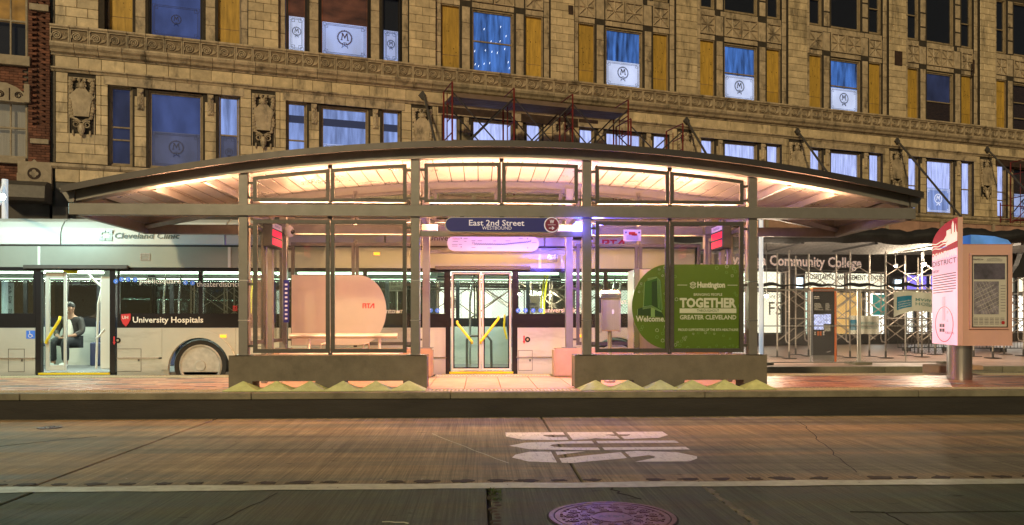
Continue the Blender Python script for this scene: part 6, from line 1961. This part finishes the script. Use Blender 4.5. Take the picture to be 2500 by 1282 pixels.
tv = [(0, .10, .50), (-.10, .02, .50), (-.12, -.20, .52), (-.12, -.40, .50), (-.12, -.38, .28), (-.11, -.365, .12), (.10, .02, .50), (.12, -.20, .52), (.13, -.40, .50), (.13, -.38, .28), (.12, -.365, .12)]
skin_mesh('trousers', tv, [(0, 1), (1, 2), (2, 3), (3, 4), (4, 5), (0, 6), (6, 7), (7, 8), (8, 9), (9, 10)], [(.17, .125), .115, .10, .082, .075, .068, .115, .10, .082, .075, .068], 0, 'dark_trousers', pr)
for sx_ in (-.11, .13):
    q = MB(); q.ball((sx_, -.47, .045), (.055, .14, .055), 12, 8); q.build('shoe', 'white_cloth', pr, local=True, smooth=True)
q = MB(); q.ball((0, .062, 1.222), (.090, .088, .100), 16, 10); q.build('hair', 'dark_hair', pr, local=True, smooth=True)
q = MB(); q.ball((-.03, -.065, 1.205), (.012, .008, .007), 8, 5); q.ball((.03, -.065, 1.205), (.012, .008, .007), 8, 5); q.ball((0, -.068, 1.125), (.026, .008, .007), 8, 5); q.build('eyes_and_mouth', 'dark_hair', pr, local=True)
q = MB(); q.ball((0, -.078, 1.175), (.013, .02, .025), 8, 6); q.ball((-.09, .02, 1.18), (.015, .022, .03), 8, 6); q.ball((.09, .02, 1.18), (.015, .022, .03), 8, 6); q.build('nose_and_ears', 'skin', pr, local=True)
for sx_, hx2 in ((-1, -.05), (1, .045)):
    q = MB()
    for k in range(4):
        x = hx2 - sx_ * (.0) + (k - 1.5) * .017
        q.path([(x, -.225, .605), (x - sx_ * .012, -.265, .60), (x - sx_ * .03, -.285 - .004 * (k % 2), .585), (x - sx_ * .038, -.28, .570)], .0088, 6)
    q.path([(hx2 - sx_ * .02, -.20, .615), (hx2 - sx_ * .045, -.22, .625), (hx2 - sx_ * .05, -.245, .62)], .010, 6)
    q.build('hand', 'skin', pr, local=True, smooth=True)
# ------------------------------------------------------------------ street furniture across the road
mat('galvanised', (0.42, 0.42, 0.40), 0.4, metal=0.6, noise=(6, 0.15))
mat('wire_grey', (0.10, 0.10, 0.095), 0.6)
mat('scaffold_tan', (0.26, 0.23, 0.20), 0.5, metal=0.4, noise=(8, 0.3))
mat('scaffold_red', (0.15, 0.014, 0.012), 0.5, metal=0.2, noise=(8, 0.25))
mat('scaffold_dark', (0.05, 0.045, 0.045), 0.5, metal=0.3)
mat('plank', (0.13, 0.09, 0.065), 0.7, noise=(6, 0.25), stretch=(.2, 1, 1))
mat('tarp', (0.012, 0.012, 0.014), 0.75, noise=(6, 0.3), bump=(9, 0.6))
mat('canvas', (0.09, 0.085, 0.08), 0.8, noise=(3, 0.3), bump=(5, 0.6))
FY = 19.75
def zw(y): return walk_z(y)
# chain-link fence panels: each panel a thing
def chain(mb, x0, x1, z0, z1, y, d=.075, r=.0030):
    """diamond mesh of thin square wires clipped to the rectangle"""
    H = z1 - z0
    n0 = int(-H / d) - 1; n1 = int((x1 - x0) / d) + 1
    for k in range(n0, n1 + 1):
        for s_ in (1, -1):
            xa = x0 + k * d if s_ > 0 else x0 + k * d + H
            # line x = xa + s*(z-z0)
            t0, t1 = 0.0, H
            if s_ > 0: t0 = max(t0, x0 - xa); t1 = min(t1, x1 - xa)
            else: t0 = max(t0, xa - x1); t1 = min(t1, xa - x0)
            if t1 - t0 < .02: continue
            a = (xa + s_ * t0, z0 + t0); b_ = (xa + s_ * t1, z0 + t1)
            n_ = Vector((-(b_[1] - a[1]), b_[0] - a[0])).normalized() * r
            yy = y + .004 * s_
            mb.add([(a[0] - n_.x, yy, a[1] - n_.y), (b_[0] - n_.x, yy, b_[1] - n_.y), (b_[0], yy - r * 1.5, b_[1]), (a[0], yy - r * 1.5, a[1]), (b_[0] + n_.x, yy, b_[1] + n_.y), (a[0] + n_.x, yy, a[1] + n_.y)],
                   [(0, 1, 2, 3), (3, 2, 4, 5), (0, 5, 4, 1)])
fx = [ax(px, FY) for px in (2325, 2097, 1860)]
fx = [fx[0], fx[1], fx[2]] + [fx[2] - 2.45 * k for k in range(1, 5)]
wherep = ['directly left of the lit pylon', 'behind the black totem', 'behind the right end of the bus', 'seen through the right shelter bay', 'seen through the centre bus door', 'left of the centre bus door']
zf0, zf1 = zw(FY) + .05, 2.10
for i in range(6):
    x1, x0 = fx[i], fx[i + 1]
    t = thing('chain_link_panel', 'temporary chain link fence panel %s' % wherep[i], 'fence', ((x0 + x1) / 2, FY, zw(FY)), group='chain link panels along the far kerb')
    q = MB()
    for x in (x0 + .03, x1 - .03): q.tube((x, FY, zw(FY)), (x, FY, zf1 + .03), .024, 8)
    q.build('post', 'galvanised', t)
    q = MB(); q.tube((x0 + .03, FY, zf1), (x1 - .03, FY, zf1), .02, 8); q.tube((x0 + .03, FY, zf0), (x1 - .03, FY, zf0), .016, 6); q.tube((x0 + .03, FY, 1.17), (x1 - .03, FY, 1.17), .016, 6)
    xm = (x0 + x1) / 2; q.tube((xm, FY, zf0), (xm, FY, zf1), .016, 6)
    q.build('rail', 'galvanised', t)
    q = MB(); chain(q, x0 + .04, x1 - .04, zf0, zf1, FY - .025); q.build('wire_mesh', 'wire_grey', t)
    q = MB(); q.box(x1 - .25, x1 + .2, FY - .3, FY + .3, zw(FY), zw(FY) + .06); q.build('foot', 'kerb_concrete', t)
# hanging net above, from shed edge
q = MB(); chain(q, fx[4], 14.0, 2.25, 3.40, 20.2, d=.11, r=.0022)
nt_ = thing('safety_net', 'sagging wire safety net hung under the black tarp above the fence', 'net', (6, 20.2, 2.25))
q.build('wire_mesh', 'scaffold_dark', nt_)

# sidewalk shed: deck, tarp, ceiling canvas
shd = thing('sidewalk_shed', 'black tarp covered sidewalk shed standing over the scaffolding at the far pavement', 'sidewalk shed', (8, 21, zw(21)))
q = MB()
xa, xb = -1.5, 16.5
ny = 60
def tarp_top(x): return 3.74 + .025 * math.sin(x * 2.1) + .03 * math.sin(x * 5.3 + 1) + .018 * math.sin(x * 13.7)
def tarp_bot(x): return 3.36 + .03 * math.sin(x * 1.3 + 2) + .03 * math.sin(x * 4.4)
q.sheet(lambda u, v: (xa + (xb - xa) * u, 20.22 - .16 * math.sin(v * PI) + .02 * math.sin(u * 150), tarp_bot(xa + (xb - xa) * u) * (1 - v) + tarp_top(xa + (xb - xa) * u) * v), 160, 6)
q.sheet(lambda u, v: (xa + (xb - xa) * u, 20.22 + 3.5 * v, tarp_top(xa + (xb - xa) * u) - .02 + .1 * v), 160, 2)
q.build('tarp', 'tarp', shd)
q = MB(); q.sheet(lambda u, v: (xa + (xb - xa) * u, 20.35 + 5.5 * v, 3.40 + .10 * math.sin(u * 30) * math.sin(v * PI) + .15 * v), 80, 8); q.build('canvas_ceiling', 'canvas', shd)
q = MB()
for k in range(10): q.box(xa + k * 2, xa + k * 2 + .08, 20.3, 22.8, 3.34, 3.40)
q.build('joist', 'scaffold_dark', shd)
# tarp swag at net bottom edge
q = MB(); q.sheet(lambda u, v: (fx[4] + (14 - fx[4]) * u, 20.15, 2.21 + .03 * math.sin(u * 60) * v + .02 * math.sin(u * 141) + .07 * v), 140, 1); q.build('net_hem', 'tarp', shd)
# tent-like black peak at far right
q = MB(); c_ = at(2482, 660, 20.0); q.prism([(c_.x - .25, c_.z - .18), (c_.x + .8, c_.z - .18), (c_.x + .8, c_.z + .05), (c_.x + .1, c_.z + .45), (c_.x - .02, c_.z + .12)], 19.9, 20.1); q.build('tarp_fold', 'tarp', shd)

# scaffold frames under the shed
def scaffold_frame():
    t = thing('scaffold_frame', '', 'scaffold', (0, 0, 0), 0, 'scaffold frames under the sidewalk shed')
    q = MB()
    for y in (-.45, .45): q.tube((0, y, .04), (0, y, 3.1), .024, 8)
    for z in (.75, 1.35, 1.95, 2.5): q.tube((0, -.45, z), (0, -.20 if z < 2.4 else .45, z), .016, 6)
    q.path([(0, -.20, 2.5), (0, -.20, .55), (0, -.24, .47), (0, -.45, .45)], .018, 6)
    q.build('ladder_frame', 'scaffold_tan', t, local=True)
    q = MB()
    for y in (-.45, .45): q.box(-.16, .16, y - .16, y + .16, 0, .02); q.tube((0, y, .02), (0, y, .2), .03, 8)
    q.build('base_plate', 'scaffold_dark', t, local=True)
    q = MB()
    for (z0, z1) in ((.5, 2.0), (2.0, .5), (1.5, 2.8)):
        q.tube((0.02, .45, z0), (2.1, .45, z1), .014, 6)
        q.tube((0.02, -.45, z1), (2.1, -.45, z0), .014, 6)
    q.tube((.02, -.45, 1.15), (2.1, -.45, 1.15), .018, 6)
    q.build('cross_brace', 'scaffold_tan', t, local=True)
    return t
spots = [(1912, 22.4, 'left of the black totem nearest the bus front'), (1958, 23.6, 'just left of the black totem'), (2058, 22.8, 'directly right of the black totem'), (2142, 22.6, 'in front of the teal poster'),
         (2230, 23.0, 'behind the white banner on the fence'), (2262, 24.2, 'behind the left edge of the lit pylon'), (2400, 22.4, 'behind the pylon drum'), (2475, 23.5, 'at the right edge beyond the pylon'),
         (1068, 22.0, 'seen left of the centre bus door'), (1180, 22.8, 'seen through the centre bus door'), (1296, 22.0, 'seen right of the centre bus door'), (1345, 23.5, 'seen through the rear frame of the right shelter bay'),
         (480, 22.5, 'seen through the bus windows above the wheel'), (560, 23, 'seen through bus windows beside the left column')]
proto = None
for i, (px, Y, wh) in enumerate(spots):
    p = at(px, 800, Y)
    lab = 'tubular scaffold frame with crossed braces %s' % wh
    if proto is None:
        proto = scaffold_frame(); proto.location = (p.x, Y, zw(Y)); proto['label'] = lab
    else: dup(proto, (p.x, Y, zw(Y)), random.uniform(-.03, .03), lab)

# red scaffold tower in front of the upper windows and right-hand scaffold
def upper_scaffold(s0, s1, z0, z1, n, planks, label, dz=0.0):
    c0 = fworld(s0, -1.5, z0)
    t = thing('facade_scaffold', label, 'scaffold', c0, FROT)
    L_ = s1 - s0; H = z1 - z0
    for i in range(n + 1):
        x = L_ * i / n
        drop = dz * i / n
        q = MB()
        for y in (-.55, .55): q.tube((x, y, 0), (x, y, H - drop), .030, 6)
        for z in [H * k / 7 for k in range(1, 8)]:
            if z < H - drop: q.tube((x, -.55, z), (x, .10 if int(z * 10) % 2 else .55, z - .04), .020, 5)
        q.tube((x, .10, 0), (x, .10, H - drop - .15), .016, 5)
        q.path([(x, .55, H - drop), (x, -.55, H - drop + .02)], .02, 6)
        q.build('ladder_frame', 'scaffold_red', t, local=True)
        if i < n:
            x2 = L_ * (i + 1) / n
            q = MB()
            for y in (-.55, .55):
                q.tube((x, y, H * .35), (x2, y, H * .92), .024, 5); q.tube((x, y, H * .92), (x2, y, H * .35), .024, 5)
            q.build('cross_brace', 'scaffold_dark', t, local=True)
    for (a, b_, z) in planks:
        q = MB()
        for k in range(4): q.box(a, b_, -.5 + k * .25, -.27 + k * .25, z, z + .045)
        q.box(a, b_, -.53, -.505, z - .04, z + .10)
        q.build('plank', 'plank', t, local=True)
    return t
Ya = 25.4
sA, sB = fs(1070) + .3, fs(1435) + .2
upper_scaffold(sA - .35, sA + 5.75, 5.1, 8.72, 3, [(0, 6.1, 3.22), (0, 6.1, 1.75)], 'red tube scaffold with planks in front of the lit windows above the shelter roof')
upper_scaffold(sA + 5.85, sA + 7.85, 5.1, 8.1, 1, [(0, 2.0, 1.55)], 'short red scaffold bay with one plank at the right end of the long scaffold')
sC = fs(2418)
upper_scaffold(sC, sC + 4.2, 4.6, 8.1, 2, [(0, 4.2, 1.0)], 'dark red scaffold with ladder rungs near the right edge of the facade')
# red guard rail on the marquee
t = thing('guard_rail', 'dark red tube guard rail on the marquee edge above the black tarp', 'railing', fworld(fs(2290), -2.9, 4.6), FROT)
q = MB()
for k in range(4):
    x = k * 1.35
    q.tube((x, 0, 0), (x, 0, 1.35), .022, 6)
q.tube((0, 0, 1.25), (4.05, 0, 1.25), .02, 6); q.tube((0, 0, .7), (4.05, 0, .7), .018, 6); q.tube((1.35, 0, 1.2), (2.7, 0, 0.1), .016, 6); q.tube((0, .0, .1), (1.35, 0, 1.1), .016, 6)
q.build('tube_rail', 'scaffold_red', t, local=True)

# starburst work lamps
mat('lamp_case', (0.1, 0.1, 0.1), 0.5)
for i, (px, py, Y, e, lab, sm_) in enumerate([(1268, 717, 22.0, 60, 'bright work lamp seen right of the centre bus door', .05), (1318, 715, 22.2, 80, 'brightest of the work lamps seen behind the middle of the bus', .06),
        (1346, 720, 24.0, 40, 'small work lamp furthest right behind the bus windows', .04), (1871, 722, 20.6, 60, 'bright lamp low at the left edge of the storefront scaffold', .05),
        (2255, 645, 22.5, 120, 'warm bright lamp under the shed ceiling left of the pylon', .06), (2186, 650, 24.0, 40, 'small dim lamp under the shed ceiling beside the violet window', .04)]):
    p = at(px, py, Y)
    t = thing('work_lamp', lab, 'lamp', p, 0, 'work lamps under the shed')
    q = MB(); q.ball(p, sm_, 12, 8); q.build('bulb', 'star_white', t, smooth=True)
    q = MB(); q.lathe([(.09, p.z + .02), (.05, p.z + .07), (.02, p.z + .10)], p.x, p.y + .0, 12); q.tube((p.x, p.y, p.z + .1), (p.x, p.y, 3.4), .01, 5); q.build('holder', 'lamp_case', t)
    ld = D.lights.new('lamp', 'POINT'); ld.energy = e * 5; ld.color = (1, .80, .56); ld.shadow_soft_size = .08
    o = D.objects.new('lamp', ld); COL.objects.link(o); o.parent = t; o.location = (0, -.12, -.05)

# black totem
c_ = at(2008, 800, 20.35)
zb = zw(20.3)
kx = thing('information_totem', 'black information totem with orange top and edges behind the chain link fence', 'totem', (c_.x, 20.35, zb), R(4))
def KB(m, name, mats, **k): return m.build(name, mats, kx, local=True, **k)
q = MB(); q.box(-.30, .30, -.06, .06, .20, 1.90); KB(q, 'board', 'black')
q = MB(); q.box(-.30, .30, -.061, .061, .0, .198); KB(q, 'base', 'stainless')
mat('orange_paint', (0.55, 0.12, 0.02), 0.4, emis=(.8, .2, .02), estr=.15)
q = MB(); q.box(-.305, .305, -.065, .065, 1.902, 2.0); q.box(.302, .36, -.065, .065, .0, 1.90); KB(q, 'orange_edge', 'orange_paint')
mat('screen_map', (.1, .1, .2), .4, emis=(0.62, 0.68, 1.0), estr=1.0, enoise=(14, .6, (1, 1, 1)))
q = MB(); q.box(-.27, .0, -.066, -.062, .88, 1.28); q.box(.01, .20, -.066, -.062, 1.03, 1.29); KB(q, 'screen', 'screen_map')
q = MB()
rr = random.Random(2)
for k in range(7):
    q.box(-.26, -.26 + rr.uniform(.1, .25), -.064, -.062, 1.40 + k * .028, 1.412 + k * .028); q.box(.05, .05 + rr.uniform(.08, .15), -.064, -.062, 1.40 + k * .028, 1.412 + k * .028)
for k in range(5): q.box(.02, .19, -.064, -.062, .84 + k * .035, .86 + k * .035)
q.box(-.27, -.12, -.064, -.062, 1.74, 1.765); q.box(-.27, -.12, -.064, -.062, 1.70, 1.72)
for k in range(3): q.box(-.26 + k * .0, -.22, -.064, -.062, .74 + k * .03, .76 + k * .03)
q.box(-.02, .02, -.064, -.062, .73, .84)
q.path([(.08 + .012 * k, -.064, .28 + .012 * math.sin(k * 2.2) + k * .003) for k in range(10)], .005, 4)
KB(q, 'small_print', 'white_print')
q = MB(); q.box(-.18, -.13, -.064, -.062, .72, .83); q.box(-.11, -.06, -.064, -.062, .72, .83); KB(q, 'orange_icons', 'orange_paint')

# banners
mat('banner_cloth', (0.58, 0.60, 0.56), 0.7, noise=(3, 0.06))
mat('banner_blue', (0.02, 0.20, 0.36), 0.6)
mat('banner_ink', (0.12, 0.25, 0.24), 0.6)
def banner(px0, px1, py0, py1, Y, sag, lab):
    a, b_ = at(px0, py1, Y), at(px1, py0, Y)
    t = thing('banner', lab, 'banner', ((a.x + b_.x) / 2, Y, a.z))
    W, H = b_.x - a.x, b_.z - a.z
    def f(u, v): return (a.x + W * u, Y + .03 * math.sin(u * 9) * math.sin(v * 3) + .02 * math.sin(u * 23), a.z + H * v * (1 - sag * math.sin(u * PI) * .9) + sag * .10 * math.sin(u * 7))
    q = MB(); q.sheet(f, 30, 10); q.build('cloth', 'banner_cloth', t, smooth=True)
    q = MB(); q.sheet(lambda u, v: tuple(Vector(f(.06 + .24 * u, .22 + .55 * v)) - Vector((0, .012, 0))), 6, 4); q.build('blue_block', 'banner_blue', t)
    for s, v0, hh in (('HOSPITALITY', .60, .17), ('MANAGEMENT', .36, .17)):
        m = text_mb(s, 1, None, 'L', bold=.01); x1_ = max(v[0] for v in m.v)
        m.v = [tuple(Vector(f(.36 + .60 * v[0] / x1_, (v0 + hh * v[2]) * (.92))) - Vector((0, .015, 0))) for v in m.v]; m.build('lettering', 'banner_ink', t)
    for k, s in enumerate(('Cuyahoga', 'Community', 'College')):
        m = text_mb(s, 1, None, 'L'); x1_ = max(v[0] for v in m.v)
        m.v = [tuple(Vector(f(.08 + .20 * v[0] / x1_, .66 - k * .11 + .06 * v[2])) - Vector((0, .022, 0))) for v in m.v]; m.build('lettering', 'white_print', t)
banner(2182, 2330, 775, 713, FY - .06, .28, 'white school banner with a blue block hung high on the fence beside the pylon')
banner(2072, 2146, 816, 771, FY + 1.6, .02, 'smaller grey school banner low behind the fence right of the totem')
# construction entrance notice and board
def flat_sign(px0, px1, py0, py1, Y, matn, name, lab, lines, inkm, cat='sign', bold=.01):
    a, b_ = at(px0, py1, Y), at(px1, py0, Y)
    t = thing(name, lab, cat, ((a.x + b_.x) / 2, Y, a.z))
    q = MB(); q.box(a.x, b_.x, Y, Y + .02, a.z, b_.z); q.build('plate', matn, t)
    W, H = b_.x - a.x, b_.z - a.z
    for s, x0, x1, z0, z1 in lines:
        text(s, (z1 - z0) * H, (a.x + W * (x0 + x1) / 2, Y - .006, a.z + H * z0), inkm, t, w=W * (x1 - x0), bold=bold)
    return t
flat_sign(1070, 1116, 712, 838, 23.5, 'shop_white', 'white_board', 'tall white hoarding board behind the left part of the centre bus door', [], 'black', 'board')
flat_sign(1128, 1200, 712, 838, 23.6, 'shop_white', 'white_board', 'wide white hoarding board behind the centre bus door leaves', [], 'black', 'board')
flat_sign(1083, 1114, 728, 753, 23.3, 'sign_white', 'notice_board', 'construction entrance notice on the white hoarding behind the bus', [('CONSTRUCTION', .06, .94, .52, .68), ('ENTRANCE ONLY', .06, .94, .28, .44)], 'ink_grey', 'sign', .03)
flat_sign(1290, 1318, 722, 764, 21.5, 'sign_white', 'notice_board', 'white open during construction banner beside the work lamps', [('OPEN', .1, .7, .42, .58), ('CONST', .1, .85, .18, .34)], 'ink_blue', 'sign', .04)

# street signs behind the bus
def road_sign(px0, px1, py0, py1, Y, lines, lab, prohib=False, zb=None):
    t = flat_sign(px0, px1, py0, py1, Y, 'sign_white', 'street_sign', lab, lines, 'black', 'sign', .02)
    a, b_ = at(px0, py1, Y), at(px1, py0, Y); xm = (a.x + b_.x) / 2
    q = MB(); q.tube((xm, Y + .05, zw(Y)), (xm, Y + .05, b_.z), .03, 8); q.build('post', 'galvanised', t)
    return t, a, b_
t, a, b_ = road_sign(947, 988, 650, 711, 19.4, [('USE', .08, .50, .22, .34), ('CROSSWALK', .06, .94, .04, .15)], 'white no turn and use crosswalk sign seen above the frosted panel')
xm, zc = (a.x + b_.x) / 2, a.z + (b_.z - a.z) * .72
q = MB(); q.ring(arc(xm, zc, .155, .155, 0, 2 * PI, 28)[:-1], arc(xm, zc, .125, .125, 0, 2 * PI, 28)[:-1], 19.39, 19.398); q.tube((xm - .1, 19.39, zc + .1), (xm + .1, 19.39, zc - .1), .014, 4); q.build('prohibition_ring', 'rta_red', t)
q = MB(); q.path([(xm + .05, 19.385, zc - .08), (xm + .05, 19.385, zc + .03), (xm - .05, 19.385, zc + .05)], .014, 4); q.box(xm + .03, xm + .10, 19.388, 19.392, a.z + .16, a.z + .175); q.build('arrow', 'black', t)
road_sign(3, 33, 690, 780, 17.9, [('NO', .2, .8, .82, .90), ('STOP', .15, .85, .70, .78), ('VALET', .1, .9, .54, .62), ('ZONE', .15, .85, .44, .52), ('VEHICLE', .1, .9, .22, .28), ('LOADING', .1, .9, .13, .19)], 'stacked white valet zone parking signs at the far left edge')

# white street light poles
for px, Y, pz, lab in ((12, 17.6, 545, 'white street lamp pole at the far left edge with a starry blue lamp'), (1858, 18.6, 0, 'white street light pole just right of the shelter')):
    x = ax(px, Y)
    t = thing('street_lamp', lab, 'street lamp', (x, Y, 0))
    zt = az(447, Y) if px < 100 else 3.9
    q = MB(); q.tube((x, Y, 0), (x, Y, zt), .062 if px < 100 else .052, 14); q.build('pole', 'pole_white_glow', t)
    q = MB(); q.lathe([(.13, 0), (.13, .12), (.08, .2)], x, Y, 16); q.build('base', 'galvanised', t)
    if px < 100:
        p = at(4, 481, 13.0)
        q = MB(); q.path([(x, Y, zt - .05), (x, Y - .5, 3.52), (p.x, p.y + .06, p.z + .03)], .03, 8); q.build('arm', 'pole_white_glow', t)
        q = MB(); q.ball(p, .055, 12, 8); q.build('bulb', 'star_blue', t, smooth=True)
        ld = D.lights.new('lamp', 'POINT'); ld.energy = 230; ld.color = (.62, 1.0, .95); ld.shadow_soft_size = .08
        o = D.objects.new('lamp', ld); COL.objects.link(o); o.parent = t; o.location = (p.x - x, p.y - Y - .14, p.z - .02)
# the arm is added: it carries the bulb over the bus to light its side

# crowd barriers
def barrier():
    t = thing('crowd_barrier', '', 'barrier', (0, 0, 0), 0, 'black crowd barriers behind the fence')
    q = MB(); q.path([(-1, 0, .12), (-1, 0, 1.05), (1, 0, 1.05), (1, 0, .12)], .02, 6, closed=True); q.build('frame', 'scaffold_dark', t, local=True)
    q = MB()
    for k in range(1, 17): q.tube((-1 + k * 2 / 17, 0, .12), (-1 + k * 2 / 17, 0, 1.05), .008, 4)
    q.build('bars', 'scaffold_dark', t, local=True)
    q = MB()
    for x in (-.7, .7): q.box(x - .02, x + .02, -.25, .25, 0, .12)
    q.build('foot', 'scaffold_dark', t, local=True)
    return t
pb = None
for px, Y, lab in ((2262, 26, 'black crowd barrier partly hidden by the left edge of the pylon'), (2395, 25.5, 'black crowd barrier behind the pylon drum'), (2480, 25.5, 'black crowd barrier at the right edge of the picture')):
    x = ax(px, Y); lb = lab
    if pb is None: pb = barrier(); pb.location = (x, Y, zw(Y)); pb['label'] = lb
    else: dup(pb, (x, Y, zw(Y)), 0, lb)
# folding chairs stacked under the banner (dark tangle)
cb = thing('chair_stack', 'dark stack of folded cafe chairs behind the fence under the white banner', 'chairs', (ax(2245, 25), 25, zw(25)))
for k in range(6):
    x = ax(2215, 25) + k * .24
    q = MB(); q.path([(x, 25, zw(25)), (x + .05, 25.02, zw(25) + .95), (x + .28, 25.02, zw(25) + .97), (x + .25, 25, zw(25))], .016, 6)
    for j in range(4): q.tube((x + .04, 24.99, zw(25) + .3 + j * .18), (x + .27, 24.99, zw(25) + .3 + j * .18), .014, 5)
    q.build('chair', 'scaffold_dark', cb)

# concrete blocks behind the drum
t = thing('concrete_block', 'low stepped concrete block on the platform behind the pylon drum', 'block', (camp(8.7, 14.6).x, 14.6, 0))
pA = atd(2320, 14.9); pB = atd(2450, 14.9)
q = MB(); q.box(pA.x, pA.x + .9, 14.9, 15.5, 0, .42); q.build('upper_step', 'pad_concrete', t, bevel=.02)
q = MB(); q.box(pA.x + .35, pA.x + 1.02, 14.55, 14.88, 0, .34); q.build('lower_step', 'kerb_concrete', t, bevel=.02)

print('objects', len(D.objects), 'tris', sum(len(o.data.polygons) for o in D.objects if o.type == 'MESH'))
